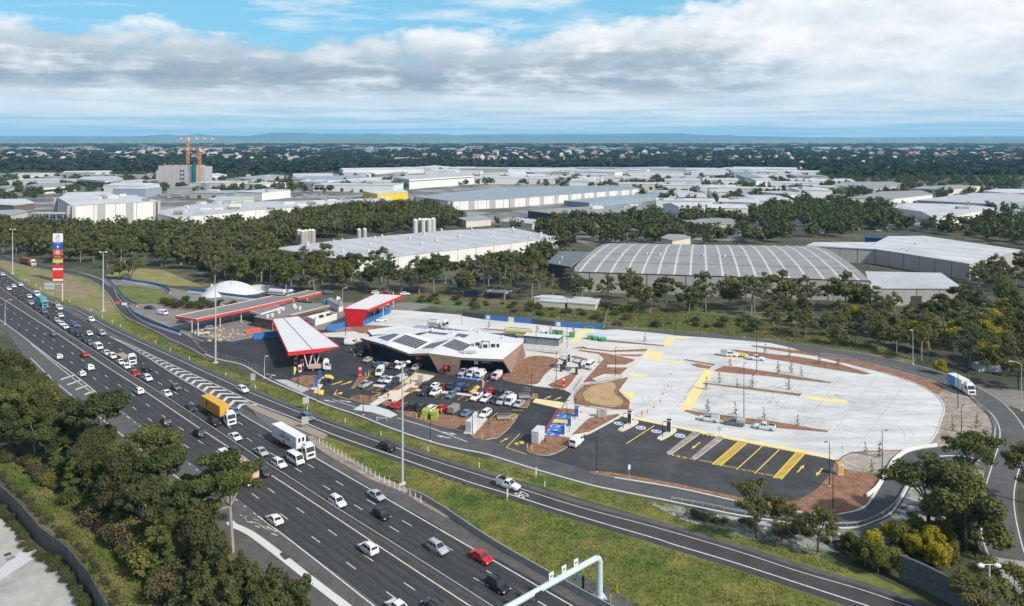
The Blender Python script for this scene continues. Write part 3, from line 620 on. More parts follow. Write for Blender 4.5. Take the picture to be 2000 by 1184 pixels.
bayang = atan2(*reversed((Vector(g2(1278, 832)) - Vector(g2(1223.7, 867)))[:2]))
for x, y, dr in ((1359, 871, 1), (1564, 916, 0), (1600, 923, 1), (659, 748, 0), (678, 748, 0)):
    arrow(g2(x, y), bayang + (pi if dr else 0), 5)
for x, y in ((659, 749), (679, 749), (1070, 777), (1090, 779), (985, 860), (736, 772)): arrow(g2(x, y), bayang, 3.4)
for x, y in ((1016, 866), (662, 769)): arrow(g2(x, y), bayang, 3.0, .5); arrow(g2(x - 3, y + 1), pi, 2.6, .5)
# car park bay lines
ud = Vector((.40, .917)); rd = Vector((.917, -.40))
def bays(p0, p1, n, L=5.2):
    P, Q = Vector(g2(*p0)), Vector(g2(*p1))
    for k in range(n + 1):
        a = P.lerp(Q, k / n); line(b, [tuple(a), tuple(a + ud * L)], .15, .086)
bays((849, 777), (1017, 797), 11); bays((652, 770.5), (652.1, 770.5), 1) if 0 else None
bays((700, 761), (770, 767), 4, 4.5); bays((785, 728), (805, 730), 1, 4); bays((745, 720), (760, 722), 1, 4)
bays((776, 798), (955, 820), 10, 5.4); bays((932, 745), (948, 748), 1, 5)
for q in ([(652, 771.5), (682, 781.5)], [(652, 771.5), (659, 761)], [(989, 875), (1028, 888)], [(989, 875), (1015, 848)], [(725, 766), (745, 768)], [(1023, 757), (1040, 759.5)], [(1023, 762), (1040, 764.5)], [(1000, 801), (1021, 803)], [(995, 808), (1016, 811)], [(719, 725), (733, 727)], [(719, 730), (733, 732)], [(719, 734), (733, 736)],
          [(612, 768), (636, 742)], [(617, 751), (627, 752)], [(711, 692), (740, 716)], [(685, 682), (695, 696)]):
    line(b, gp(q), .2, .0865)
b.prism(gp([(917, 766), (932, 753), (938, 756), (925, 770)]), .06, .095)
b.build('bay_marking', M_yel)['kind'] = 'structure'
b = MB()
for k in range(40):
    for (sx, sy, n_) in ((1304, 888, 1),):
        pass
for (x, y) in ((1378.5, 902), (1425, 912.5), (1460, 920), (1495, 927.5)):
    c = Vector(g2(x, y)); text('TRUCK', 1.0, M_yel, (c.x, c.y, .09), (0, 0, R(-22)), None, .004, name='bay_lettering', sx=1.0)['kind'] = 'structure'
for k in range(14):
    if k % 5 != 4:
        c = Vector(g2(1313 + k * 2.5, 889.5 + k * .52)); line(b, [(c.x, c.y), (c.x + .5, c.y - .2)], .7, .087)
for k in range(26): 
    c = Vector(g2(1365 + k * 8.5, 845.5 + k * 1.62)); line(b, [(c.x - .3, c.y - .9), (c.x + .2, c.y - .1)], .5, .108)
b.build('dashed_marking', M_yel)['kind'] = 'structure'
# round vehicle-charging symbols
b = MB()
for x, y in ((1209, 827), (1251.5, 836), (1282.5, 842.5), (1328, 851.5)):
    c = G(x, y); R0 = [(c.x + cos(t * .5236) * 1.3, c.y + sin(t * .5236) * 1.3) for t in range(12)]; b.prism(R0, .06, .085, 0)
    R1 = [(c.x + cos(t * .5236) * 1.0, c.y + sin(t * .5236) * 1.0) for t in range(12)]; b.prism(R1, .06, .09, 1)
    b.box((c.x, c.y, .085), (1.1, .5, .012), 0, 0); b.box((c.x - .1, c.y + .35, .085), (.6, .3, .012), .3, 0)
b.build('charging_symbol', [mat('symbol white', (.7, .72, .75), .7), mat('symbol blue', (.08, .16, .36), .7)])['kind'] = 'structure'
# mulch dividers between long bays and the two charging islands
b = MB()
for p in ([(1301, 886), (1352, 846), (1357, 844), (1366, 846), (1365, 850), (1312, 888), (1305, 889)], [(1349, 896), (1398, 855), (1404, 853.5), (1412, 855), (1411, 859), (1361, 897), (1354, 899)]):
    b.prism(gp(p), .0, .22, 0, 1)
b.build('mulch_divider', [M_mulchd, M_kerb])['kind'] = 'structure'
b = MB()
for p in ([(1208, 839), (1236, 822), (1244, 822.5), (1247.5, 826), (1240, 832), (1218, 843), (1211, 843)], [(1284.5, 856), (1312, 838), (1319, 838.5), (1322, 842), (1313, 850), (1294, 860.5), (1287, 860)]):
    b.prism(smooth_pts(gp(p), True, 3), .0, .24, 0, 1)
b.build('charging_island', [M_conc2, M_kerby])['kind'] = 'structure'
# blue bays
def lerp4(q, u, v): a = q[0].lerp(q[1], u); c = q[3].lerp(q[2], u); return a.lerp(c, v)
Q = [Vector(g2(*p)) for p in ((1061, 854), (1090, 855), (1124, 811), (1091, 806.5))]
b = MB(); b.prism([tuple(v) for v in Q], .05, .215, 0)
w_ = MB()
cuts = [0, .17, .35, .47, .60, .78, 1.0]
for k, t in enumerate(cuts): line(w_, [tuple(lerp4(Q, 0.02, t)), tuple(lerp4(Q, .98, t))], .14, .222, 0)
a0, a1, a2, a3 = lerp4(Q, 0, .56), lerp4(Q, 1, .56), lerp4(Q, 1, .70), lerp4(Q, 0, .70)
w_.prism([tuple(v) for v in (a0, a1, a2, a3)], .05, .224, 1)
for k, t in enumerate((.08, .26, .41, .86)):
    c = lerp4(Q, .5, t); w_.box((c.x, c.y, .2), (1.3, .45, .026), .3, 0); w_.box((c.x + .3, c.y + .3, .2), (.5, .5, .027), .3, 0)
    c = lerp4(Q, .08, t); w_.box((c.x, c.y, .2), (.9, .5, .025), .9, 0)
ob = b.build('charging_bay', M_blue); ob['kind'] = 'structure'; w_.build('bay_marking', [M_white, M_yel], ob)
Q = [Vector(g2(*p)) for p in ((894, 739), (940, 744), (946, 734), (900, 730))]
b = MB(); b.prism([tuple(v) for v in Q], .05, .085, 0); ob = b.build('accessible_bay', M_blue); ob['kind'] = 'structure'
w_ = MB()
for t in (.0, .33, .66, 1): line(w_, [tuple(lerp4(Q, t, 0)), tuple(lerp4(Q, t, 1))], .15, .09)
for t in (.17, .5, .83): c = lerp4(Q, t, .22); w_.box((c.x, c.y, .06), (1.0, .5, .03)); c = lerp4(Q, t, .4); w_.box((c.x, c.y, .06), (.4, .7, .03))
w_.build('bay_marking', M_white, ob)
# white lane marks on the site lane
b = MB(); 
line(b, gp([(650, 781), (697, 797)]), .25, .09); line(b, gp([(776, 817), (840, 836), (913, 864)]), .3, .09)
for q in ((676, 784.5, -25), (878, 847, -25), (866, 854, 155), (643, 784, 155), (530, 733, -28)): arrow(g2(q[0], q[1]), R(q[2]), 4.2, .35, .09)
for k in range(5): line(b, gp([(546 + k * 5.5, 744 + k * 2.6), (562 + k * 5.5, 746.5 + k * 2.6)]), .5, .095)
b.build('lane_marking', M_white)['kind'] = 'structure'
sheet('crossing', [(535, 742), (560, 742), (606, 760), (590, 768)], .085, mat('pale crossing', (.36, .37, .375), .85, .1, .3))
# kerb lines
b = MB(); prism_along(b, smooth_pts(gp(KB[2:]), False, 4), [(-.2, 0), (.2, 0), (.2, .16), (-.2, .16)]); tag(b.build('kerb', M_kerb), 'long pale concrete kerb between the site lane and the grass verge', 'kerb')
b = MB(); prism_along(b, smooth_pts(gp(RB[3:]), False, 4), [(-.15, 0), (.15, 0), (.15, .24), (-.15, .24)]); tag(b.build('kerb', M_kerb), 'curved white kerb round the right end of the concrete truck lot', 'kerb')
b = MB(); prism_along(b, smooth_pts(gp([(1829, 873), (1802, 876), (1770, 885), (1745, 904), (1733, 926), (1704, 973), (1690, 990), (1664, 1001), (1608, 1007), (1521, 995), (1440, 980.5), (1320, 954), (1200, 934)]), False, 4), [(-.2, 0), (.2, 0), (.2, .22), (-.2, .22)]); tag(b.build('kerb', M_kerb), 'pale kerb on the inner side of the curved grey lane, lower right', 'kerb')
for pl, h in (([(1700, 730), (1700, 730)], 0),): pass
# ------------------------------------------------------------------ buildings
W_white = mat('white panel wall', (.62, .62, .60), .8, .06, .12, stretch=(1, 1, .4))
W_grey = mat('grey panel wall', (.36, .35, .32), .85, .12, .12, stretch=(1, 1, .2))
W_cream = mat('cream wall', (.55, .51, .42), .85, .08, .15)
W_blue = mat('blue grey wall', (.24, .30, .36), .8, .1, .15)
W_dark = mat('charcoal wall', (.045, .048, .052), .8, .15, .2)
W_brown = mat('brick brown wall', (.17, .11, .085), .9, .15, .3)
W_yellow = mat('yellow wall', (.72, .45, .02), .75, .08, .2)
Rf_lt = mat('light metal roof', (.44, .455, .47), .55, .10, .05, col2=(.37, .385, .40), thr=(.4, .65), detail=8)
Rf_wh = mat('white metal roof', (.52, .53, .54), .55, .10, .06, col2=(.43, .445, .46), detail=8)
Rf_gr = mat('grey metal roof', (.235, .230, .218), .55, .12, .06, col2=(.275, .268, .252), detail=8)
Rf_bl = mat('blue grey metal roof', (.225, .27, .31), .5, .08, .06, col2=(.26, .30, .335))
Rf_dk = mat('dark roof', (.12, .13, .14), .6, .15, .08)
M_glass = mat('dark window glass', (.020, .026, .034), .12, spec=.8)
M_joint = mat('panel joint', (.07, .07, .07), .9)
M_sky = mat('skylight sheet', (.50, .50, .47), .5, .1, .3)
M_steel = mat('galvanised steel', (.42, .44, .46), .45, .12, .6, metal=.35)
M_dsteel = mat('dark steel', (.035, .035, .04), .5)
M_red = mat('signal red', (.62, .012, .018), .55, .05, .5)
M_tan = mat('tan', (.35, .30, .24), .9, .2, .3)
Rf_ln = mat('roof sheet line', (.30, .31, .32), .6)
def wall_lines(b, pts, z0, z1, step, w=.35, mi=1, off=.03):
    """vertical joints just proud of the walls"""
    n = len(pts)
    for i in range(n):
        p, q = Vector(pts[i][:2]), Vector(pts[(i + 1) % n][:2]); L = (q - p).length
        if L < step * .8: continue
        d = (q - p) / L; nrm = Vector((d.y, -d.x)); k = max(1, round(L / step))
        for j in range(k + 1):
            c = p + d * (L * j / k) + nrm * off; a = c - d * w / 2; e = c + d * w / 2
            b.add([(a.x, a.y, z0), (e.x, e.y, z0), (e.x, e.y, z1), (a.x, a.y, z1)], [(0, 1, 2, 3)], mi)
def ccw(P):
    A = sum(P[i][0] * P[(i + 1) % len(P)][1] - P[(i + 1) % len(P)][0] * P[i][1] for i in range(len(P)))
    return list(P) if A > 0 else list(reversed(P))
def roof_lines(b, L, z, step, w, mi):
    """thin sheeting lines across any roof outline, at right angles to its longest edge"""
    n = len(L); k = max(range(n), key=lambda i: hypot(L[(i+1)%n][0]-L[i][0], L[(i+1)%n][1]-L[i][1])); a = Vector(L[k]); d = (Vector(L[(k+1)%n]) - a).normalized(); nn = Vector((-d.y, d.x))
    ts = [(Vector(p) - a).dot(d) for p in L]; t = min(ts) + step * .5
    while t < max(ts):
        xs = []
        for i in range(n):
            p, q = Vector(L[i]), Vector(L[(i+1)%n]); tp, tq = (p - a).dot(d), (q - a).dot(d)
            if (tp - t) * (tq - t) < 0: xs.append((p.lerp(q, (t - tp) / (tq - tp)) - a).dot(nn))
        xs.sort()
        for i in range(0, len(xs) - 1, 2):
            p, q = a + d * t + nn * (xs[i] + .4), a + d * t + nn * (xs[i+1] - .4); s_ = d * w / 2
            b.add([(p.x - s_.x, p.y - s_.y, z), (p.x + s_.x, p.y + s_.y, z), (q.x + s_.x, q.y + s_.y, z), (q.x - s_.x, q.y - s_.y, z)], [(0, 1, 2, 3)], mi)
        t += step
def inset(P, d):
    c = Vector((sum(p[0] for p in P) / len(P), sum(p[1] for p in P) / len(P)))
    return [tuple(Vector(p) + (c - Vector(p)).normalized() * d) for p in P]
rb = random.Random(11); FOOT = []
def shed(label, H, px, wall, roof, cat='warehouse', name='warehouse', joints=0, sky=0, vents=0, gable=0.0, group=None, fascia=None, doors=0, order=False, world=False, jm=None, band_=None, plant=0, lines=0, stripes=0):
    P = ccw(px if world else [g2(x, y, H) for x, y in px]); FOOT.append(P)
    cx = sum(p[0] for p in P) / len(P); cy = sum(p[1] for p in P) / len(P)
    e = empty(name, (cx, cy, 0)); tag(e, label, cat, group, order=order)
    L = [(p[0] - cx, p[1] - cy) for p in P]
    b = MB(); b.prism(inset(L, .5), 0, H - .1, 0)
    if joints: wall_lines(b, inset(L, .5), 0, H - .2, joints, .3, 1)
    if band_:
        Q = inset(L, .44); n = len(Q)
        for i in range(n):
            a, c = Q[i], Q[(i + 1) % n]
            if hypot(c[0]-a[0], c[1]-a[1]) > 12: b.add([(a[0], a[1], H*band_[0]), (c[0], c[1], H*band_[0]), (c[0], c[1], H*band_[1]), (a[0], a[1], H*band_[1])], [(0, 1, 2, 3)], 1)
    if stripes: wall_lines(b, inset(L, .4), 0, H - .4, stripes, stripes * .28, 2)
    b.build('wall', [wall, jm or M_joint, W_grey], e)
    b = MB(); fm = fascia or roof
    if gable and len(L) == 4:
        l01 = hypot(L[1][0]-L[0][0], L[1][1]-L[0][1]); l12 = hypot(L[2][0]-L[1][0], L[2][1]-L[1][1])
        if l01 < l12: L = L[1:] + L[:1]
        a, b1, c, d = [Vector((p[0], p[1], H)) for p in L]
        r0 = (a + d) / 2 + Vector((0, 0, gable)); r1 = (b1 + c) / 2 + Vector((0, 0, gable)); dn = Vector((0, 0, -.5))
        b.add([a, b1, c, d, r0, r1, a + dn, b1 + dn, c + dn, d + dn], [(0, 1, 5, 4), (2, 3, 4, 5), (3, 0, 4), (1, 2, 5)], 0)
        b.add([a, b1, c, d, a + dn, b1 + dn, c + dn, d + dn], [(4, 5, 1, 0), (5, 6, 2, 1), (6, 7, 3, 2), (7, 4, 0, 3)], 1)
        top = lambda u, v: (a.lerp(b1, u).lerp(d.lerp(c, u), v)) + Vector((0, 0, gable * (1 - abs(2 * v - 1)) + .05))
        if sky:
            for k in range(sky):
                u = (k + .5) / sky; du = .7 / l01 if l01 > l12 else .7 / l12
                for v0, v1 in ((.04, .49), (.51, .96)):
                    b.add([top(u - du, v0), top(u + du, v0), top(u + du, v1), top(u - du, v1)], [(0, 1, 2, 3)], 2)
    else:
        b.prism(L, H - .5, H, 0, 1)
        a, b1, c, d = [Vector((*L[i % len(L)], H)) for i in (0, 1, 2, 3)]
        top = lambda u, v: (a.lerp(b1, u).lerp(d.lerp(c, u), v)) + Vector((0, 0, .04))
        if sky:
            for k in range(sky):
                u = (k + .5) / sky; b.add([top(u - .004, .03), top(u + .004, .03), top(u + .004, .97), top(u - .004, .97)], [(0, 1, 2, 3)], 2)
    if lines: roof_lines(b, L, H + .05, lines, .55, 3)
    b.build('roof', [roof, fm, M_sky, Rf_ln], e)
    for k in range(plant):
        for _ in range(40):
            q = Vector(L[rb.randrange(len(L))]).lerp(Vector(L[rb.randrange(len(L))]), rb.random()) * .95 + Vector((rb.uniform(-9, 9), rb.uniform(-9, 9)))
            if inpoly(q.x, q.y, inset(L, 4)): break
        else: continue
        pb = MB(); s1, s2, s3 = rb.uniform(3, 12), rb.uniform(2, 5), rb.uniform(1, 3.2)
        if rb.random() < .4:
            for i in range(5): pb.box((q.x - s1 / 2 + i * s1 / 4, q.y, H), (.3, s2, s3 + 1))
            pb.box((q.x, q.y, H + s3 + 1), (s1, .4, .3)); pb.box((q.x, q.y + s2 / 2, H + s3 + 1), (s1, .3, .3))
        else: pb.box((q.x, q.y, H), (s1, s2, s3), rb.choice((0, .1)))
        pb.build('roof_plant', rb.choice((W_white, M_steel, W_grey, Rf_gr)), e)
    for k in range(vents):
        s = rb.uniform(.8, 1.6)
        if gable: p = top(rb.uniform(.08, .92), rb.uniform(.12, .88))
        else:
            for _ in range(60):
                i, j = rb.randrange(len(L)), rb.randrange(len(L)); f = rb.random(); q = Vector(L[i]).lerp(Vector(L[j]), f) * .93 + Vector((rb.uniform(-6, 6), rb.uniform(-6, 6)))
                if inpoly(q.x, q.y, inset(L, 2)): break
            p = Vector((q.x, q.y, H))
        vb = MB(); vb.tube((p.x, p.y, p.z - .1), (p.x, p.y, p.z + s), s * .5, s * .5, 8); vb.tube((p.x, p.y, p.z + s), (p.x, p.y, p.z + s * 1.5), s * .7, s * .2, 8)
        vb.build('roof_vent', Rf_wh, e)
    # roller doors on the walls that face the camera
    k = 0
    for i in range(len(L)):
        if k >= doors: break
        p, q = Vector(L[i]), Vector(L[(i + 1) % len(L)]); d2 = (q - p); n2 = Vector((d2.y, -d2.x)).normalized()
        if n2.y < -.3 and d2.length > 20:
            m = doors
            for j in range(m):
                c = p + d2 * ((j + .7) / (m + .4)); dd = d2.normalized() * 2.2; c2 = c - n2 * .25
                db = MB(); db.box((c2.x, c2.y, 0), (4.4, .3, min(H * .55, 4.6)), atan2(d2.y, d2.x)); db.build('roller_door', W_dark, e)
            k = doors
    return e
shed('white panelled factory with a broad pale roof dotted with vents, behind trees', 8, [(528, 486), (545, 487), (682, 509), (735, 504), (1092, 463), (1000, 445), (872, 450), (660, 469)], W_white, Rf_lt, joints=14, vents=34, lines=14)
shed('low pale annex at the left end of the vented factory', 6, [(525, 489), (675, 515), (690, 511), (560, 488)], W_white, Rf_wh)
shed('large grey panelled warehouse with a white roof at the right edge', 9, [(1573, 479.5), (1708, 486), (1894, 515), (1993, 488), (1804, 460.5), (1735, 461.5), (1712, 473), (1590, 473)], W_grey, Rf_wh, joints=9, vents=5, lines=17)
shed('long steel-roofed warehouse with white, grey and charcoal panels along its front', 10, [(808, 384), (880, 393), (1000, 387.5), (1254, 368), (1220, 362), (1063, 364), (960, 368)], W_white, Rf_bl, joints=11, vents=9, lines=12, stripes=24)
shed('low blue-walled depot in front of the long panelled warehouse', 6, [(1101, 392), (1150, 396), (1291, 381), (1288, 377), (1180, 384)], W_blue, Rf_bl, joints=10, vents=2)
shed('flat dark-walled building with a yellow sign, behind the factory', 7, [(1030, 411), (1075, 417), (1177, 418), (1275, 406), (1250, 400), (1150, 403)], W_dark, Rf_gr, vents=6, plant=6, lines=15)
shed('tall white cold store with grey vertical stripes, upper left', 20, [(139, 401), (307, 392), (262, 381), (112, 385)], W_white, Rf_wh, joints=16, vents=3, plant=5, stripes=22)
shed('white roofed block behind the tall white cold store', 17, [(120, 384), (225, 380), (205, 374), (130, 376)], W_white, Rf_wh)
shed('long low white building with rooftop plant, left of centre', 9, [(299, 415), (340, 425), (500, 408.5), (640, 401), (640, 391), (500, 394), (380, 398)], W_white, Rf_lt, joints=14, vents=16, plant=20)
shed('silver panelled extension at the right end of the long low white building', 8, [(640, 402), (766, 392), (753, 387), (640, 391)], W_grey, Rf_wh, joints=7, vents=5, plant=10, stripes=9)
shed('beige flat-roofed warehouse behind trees, upper left', 10, [(405, 389), (420, 392), (497, 389), (495, 384), (430, 383)], W_cream, Rf_lt)
shed('bright yellow warehouse with a pale roof', 9, [(708, 373), (737, 379), (797, 375), (790, 371), (730, 370)], W_yellow, Rf_wh, doors=1)
shed('big white block with dark stripe bands, upper centre', 15, [(768, 346), (799, 350), (926, 342), (905, 336), (865, 337)], W_white, Rf_lt, band_=(.72, .80), plant=6, lines=14)
shed('blue-grey roofed shed behind the yellow warehouse', 8, [(560, 349), (640, 352), (722, 346), (700, 342), (600, 344)], W_white, Rf_bl)
shed('white roofed store with red signs on its fascia, upper right', 7, [(1727, 403), (1799, 413), (1829, 428), (1943, 406), (1900, 400), (1771, 396)], W_white, Rf_wh, vents=2, lines=14, plant=4)
shed('grey-blue shed with a dark blue end wall, upper right', 9, [(1790, 391), (1888, 396), (1946, 399), (2010, 392), (2000, 378), (1900, 377)], W_blue, Rf_lt, lines=14)
shed('wide pale roofed shed at the right edge behind the red-signed store', 9, [(1920, 373), (1998, 380), (2040, 374), (2010, 369), (1945, 369)], W_white, Rf_wh)
shed('low grey roofed shed between tree belts, upper right', 8, [(1660, 387), (1745, 388), (1822, 379), (1800, 372), (1720, 374)], W_white, Rf_gr)
shed('flat grey roofed hall behind trees, upper right', 8, [(1625, 362), (1705, 369), (1772, 359), (1740, 355), (1650, 355)], W_grey, Rf_gr)
shed('cream walled shed at the edge of the far trees, upper right', 8, [(1780, 368), (1850, 371), (1915, 363), (1870, 361), (1800, 364)], W_cream, Rf_gr)
shed('cream box building with a grey roof in front of the trees, right of centre', 7, [(1290, 464), (1313, 470), (1350, 463), (1335, 458), (1305, 457)], W_cream, Rf_gr)
shed('grey roofed shed half hidden by trees, right of centre', 7, [(1330, 431), (1375, 440), (1440, 436), (1430, 427), (1390, 425)], W_grey, Rf_gr, gable=1.5)
shed('pale yard building beside the dark-walled building', 5, [(975, 432), (1040, 437), (1062, 430), (1000, 425)], W_cream, Rf_lt, vents=5)
shed('small low cream building behind the factory tanks', 6, [(890, 425), (910, 431), (960, 427), (945, 421)], W_cream, Rf_bl)
shed('green-roofed low shed at the left edge', 7, [(-20, 415), (20, 421), (55, 413), (40, 409), (-10, 411)], W_cream, Rf_bl)
shed('white building with a brown lower wall at the left edge', 7, [(-20, 398), (28, 401), (68, 396), (50, 388), (-10, 389)], W_brown, Rf_wh)
shed('white office building with black window bands, upper left', 9, [(50, 362), (85, 366), (148, 361), (140, 357), (80, 358)], W_white, Rf_gr, band_=(.25, .6), jm=M_glass)
shed('pale flat building at the left edge behind trees', 9, [(-20, 365), (12, 370), (30, 365), (20, 362)], W_white, Rf_gr, band_=(.3, .6), jm=M_glass)
shed('glass and white office block beside the construction site, upper left', 12, [(150, 350), (205, 353), (241, 348), (225, 344), (165, 345)], W_white, Rf_lt, band_=(.15, .75), jm=M_glass)
# roof signs and special pieces
def sgn(px, py, z, wpx, hm, m, parent_label, rz=0):
    k = (CAMH - z) / (py - HOR); X = (px - 1000) * k; Y = FPX * k; wm = wpx * k
    b = MB(); b.box((0, 0, 0), (wm, .3, hm), rz); o = b.build('sign_board', m); o.location = (X, Y - .6, z - hm / 2); tag(o, parent_label, 'sign'); return o
sgn(1080, 417, 4, 8, 6, mat('sign yellow', (.75, .55, .03), .6), 'yellow sign panel on the dark-walled building')
for x, y, l in ((1741, 406, 'left'), (1758, 407, 'middle'), (1775, 409, 'right')): sgn(x, y, 6, 8, 3, M_red, 'red sign on the white fascia, %s one of the three' % l)
sgn(1908, 502, 6, .5, .5, M_joint, 'small dark vent on the cream end wall') if 0 else None
# curved-roof warehouse
def arched():
    FL, FR = G(1115, 531, 9.5), G(1700, 549, 9.5); BL, BR = G(1165, 484, 13), G(1627, 493, 13)
    c = (FL + FR + BL + BR) / 4; c.z = 0; FOOT.append([(q.x, q.y) for q in (FL, FR, FR + (BR - FR) * 1.75, FL + (BL - FL) * 1.75)]); e = empty('warehouse', tuple(c)); tag(e, 'arched grey warehouse with pale skylight stripes, right of centre', 'warehouse')
    prof = [(0, 9.5), (.32, 11.6), (.66, 12.7), (1, 13), (1.3, 12.4), (1.6, 10.8), (1.75, 9.5)]
    def P(u, k): v, z = prof[k]; a = FL.lerp(FR, u); d = BL.lerp(BR, u); p = a + (d - a) * v; return Vector((p.x - c.x, p.y - c.y, z))
    b = MB(); n = len(prof)
    for k in range(n - 1): b.add([P(0, k), P(1, k), P(1, k + 1), P(0, k + 1)], [(0, 1, 2, 3)], 0)
    for i in range(18):
        u = (i + .55) / 18.2
        for k in range(n - 1):
            w_ = .0042; up = Vector((0, 0, .06)); b.add([P(u - w_, k) + up, P(u + w_, k) + up, P(u + w_, k + 1) + up, P(u - w_, k + 1) + up], [(0, 1, 2, 3)], 1)
    for k in (1, 2):
        a, d = P(0, k), P(1, k); t = (P(0, k + 1) - a).normalized() * .35; up = Vector((0, 0, .08)); b.add([a + up, d + up, d + up + t, a + up + t], [(0, 1, 2, 3)], 2)
    b.build('roof', [Rf_gr, M_sky, W_dark], e)
    b = MB()
    for u in (0, 1):
        vs = [P(u, k) + Vector((0, 0, -.1)) for k in range(n)] + [Vector((P(u, n - 1).x, P(u, n - 1).y, 0)), Vector((P(u, 0).x, P(u, 0).y, 0))]
        if u: vs.reverse()
        b.add(vs, [tuple(range(len(vs)))], 0)
    a, d = P(0, 0), P(1, 0); b.add([(a.x, a.y, 0), (d.x, d.y, 0), (d.x, d.y, 9.4), (a.x, a.y, 9.4)], [(0, 1, 2, 3)], 0)
    a2, d2 = P(0, n - 1), P(1, n - 1); b.add([(d2.x, d2.y, 0), (a2.x, a2.y, 0), (a2.x, a2.y, 9.4), (d2.x, d2.y, 9.4)], [(0, 1, 2, 3)], 0)
    wall_lines(b, [(a.x, a.y), (d.x, d.y), (d2.x, d2.y), (a2.x, a2.y)], 0, 9.3, 9, .5)
    b.build('wall', [W_grey, M_joint], e)
    b = MB(); q = a.lerp(d, .5); dv = (d - a).normalized(); b.add([Vector((a.x, a.y, 9.2)) + Vector((0, -.1, 0)), Vector((d.x, d.y, 9.2)) + Vector((0, -.1, 0)), Vector((d.x, d.y, 9.7)) + Vector((0, -.1, 0)), Vector((a.x, a.y, 9.7)) + Vector((0, -.1, 0))], [(0, 1, 2, 3)])
    b.build('gutter', M_dsteel, e)
    for i in range(7):
        p = P(rb.uniform(.1, .6), 2); vb = MB(); vb.tube((p.x, p.y, p.z), (p.x, p.y, p.z + 1), .7, .7); vb.build('roof_vent', Rf_wh, e)
arched()
shed('long dark blue container standing behind the grey warehouse, far right', 5.5, [(1688, 464), (1733, 466), (1734, 463), (1690, 461)], mat('container blue', (.012, .04, .14), .6, .1, .5), mat('container blue', (.012, .04, .14), .6, .1, .5), cat='container', name='container')
shed('low grey annex with pale roof joined to the right end of the arched warehouse', 8, [(1690, 530), (1700, 562), (1882, 563), (1838, 533)], W_grey, Rf_lt, joints=9.5, sky=6, doors=1)
shed('blue-grey office wing with pergola roof at the left end of the arched warehouse', 7, [(1068, 513), (1115, 521), (1150, 492), (1092, 490)], W_dark, Rf_dk, vents=2, fascia=W_blue)
# far industrial estate: many pale sheds
def estate():
    made = 0; tries = 0; taken = []
    zones = [([(0, 335), (300, 335), (480, 345), (700, 335), (900, 330), (940, 345), (700, 365), (520, 380), (400, 372), (240, 372), (150, 352), (0, 352)], 34),
             ([(960, 330), (1560, 333), (1620, 350), (1600, 372), (1540, 395), (1420, 405), (1330, 400), (1300, 372), (1230, 358), (1060, 352), (960, 350)], 96),
             ([(1560, 385), (1700, 395), (1800, 410), (1780, 440), (1640, 450), (1560, 430)], 0),
             ([(700, 330), (1500, 331), (1500, 328), (700, 327)], 26)]
    kinds = [(W_white, Rf_wh, 'white walled shed with a white roof'), (W_white, Rf_lt, 'white walled shed with a light grey roof'), (W_cream, Rf_lt, 'cream walled shed with a light grey roof'), (W_grey, Rf_bl, 'grey walled shed with a blue-grey roof'), (W_blue, Rf_wh, 'blue walled shed with a white roof'), (W_grey, Rf_gr, 'grey shed with a darker grey roof')]
    wt = [5, 4, 2, 1.2, .8, 1.4]
    for zi, (z, n) in enumerate(zones):
        xs = [p[0] for p in z]; ys = [p[1] for p in z]; cnt = 0
        for _ in range(4000):
            if cnt >= n: break
            x, y = rb.uniform(min(xs), max(xs)), rb.uniform(min(ys), max(ys))
            if not inpoly(x, y, z): continue
            H = rb.uniform(6.5, 11); c = G(x, y, H); sx, sy = rb.uniform(35, 120), rb.uniform(25, 60); r = max(sx, sy) * .62
            if y < 331: sx *= 1.8; sy *= 1.5
            if any(hypot(c.x - t[0], c.y - t[1]) < (r + t[2]) * .85 for t in taken): continue
            taken.append((c.x, c.y, r)); a = R(rb.choice((-8, -8, -8, 82, 20, -24)) + rb.uniform(-2, 2)); ca, sa = cos(a), sin(a)
            P = [(c.x + u * ca - v * sa, c.y + u * sa + v * ca) for u, v in ((-sx/2, -sy/2), (sx/2, -sy/2), (sx/2, sy/2), (-sx/2, sy/2))]
            W, Rr, l = rb.choices(kinds, wt)[0]
            where = ('in the far estate, upper left', 'in the far estate, upper middle', 'among the trees, upper right', 'on the edge of the distant woods')[zi]
            shed(l + ' ' + where, H, P, W, Rr, plant=(rb.choice((0, 2, 3)) if y > 345 else 0), name='shed', cat='shed', world=True, gable=rb.choice((0, 1.5, 2.5)), group=l + ' ' + where, vents=0, doors=rb.choice((0, 0, 2, 3)) if y > 345 else 0, sky=rb.choice((0, 5, 8)) if y > 345 else 0)
            cnt += 1
estate()
# construction tower with cranes
def tower():
    c = G(350, 366, 0); k = CAMH / 94; e = empty('construction_tower', tuple(c)); tag(e, 'unfinished white concrete tower with green scaffold netting, between the cranes', 'building')
    wm = 92 * k; b = MB(); b.box((-wm * .06, 20, 0), (wm * .80, 36, 33)); b.box((-wm * .42, 14, 0), (wm * .16, 26, 26)); b.box((wm * .40, 22, 0), (wm * .2, 30, 31))
    for i in range(9): b.box((-wm * .42 + i * wm * .09, 1.9, 0), (.8, .3, 32.5), 0, 1)
    b.build('wall', [mat('raw concrete', (.38, .375, .37), .9, .15, .08), W_grey], e)
    for r_ in range(4):
        for cc in range(2): wb = MB(); wb.box((wm * .02 + cc * 4, 1.7, 6 + r_ * 6), (2.4, .3, 2.6)); wb.build('window', M_glass, e)
    nb = MB(); nb.box((wm * .31, 1.2, 0), (7, 1.2, 36)); nb.build('scaffold_netting', mat('green netting', (.03, .20, .17), .8, .2, .2), e)
    for i in range(5): sb = MB(); sb.box((-wm * .36 + i * wm * .17, 8, 33), (2.4, 2, rb.uniform(1.5, 4))); sb.build('formwork', mat('rust formwork', (.28, .10, .06), .8), e)
tower()
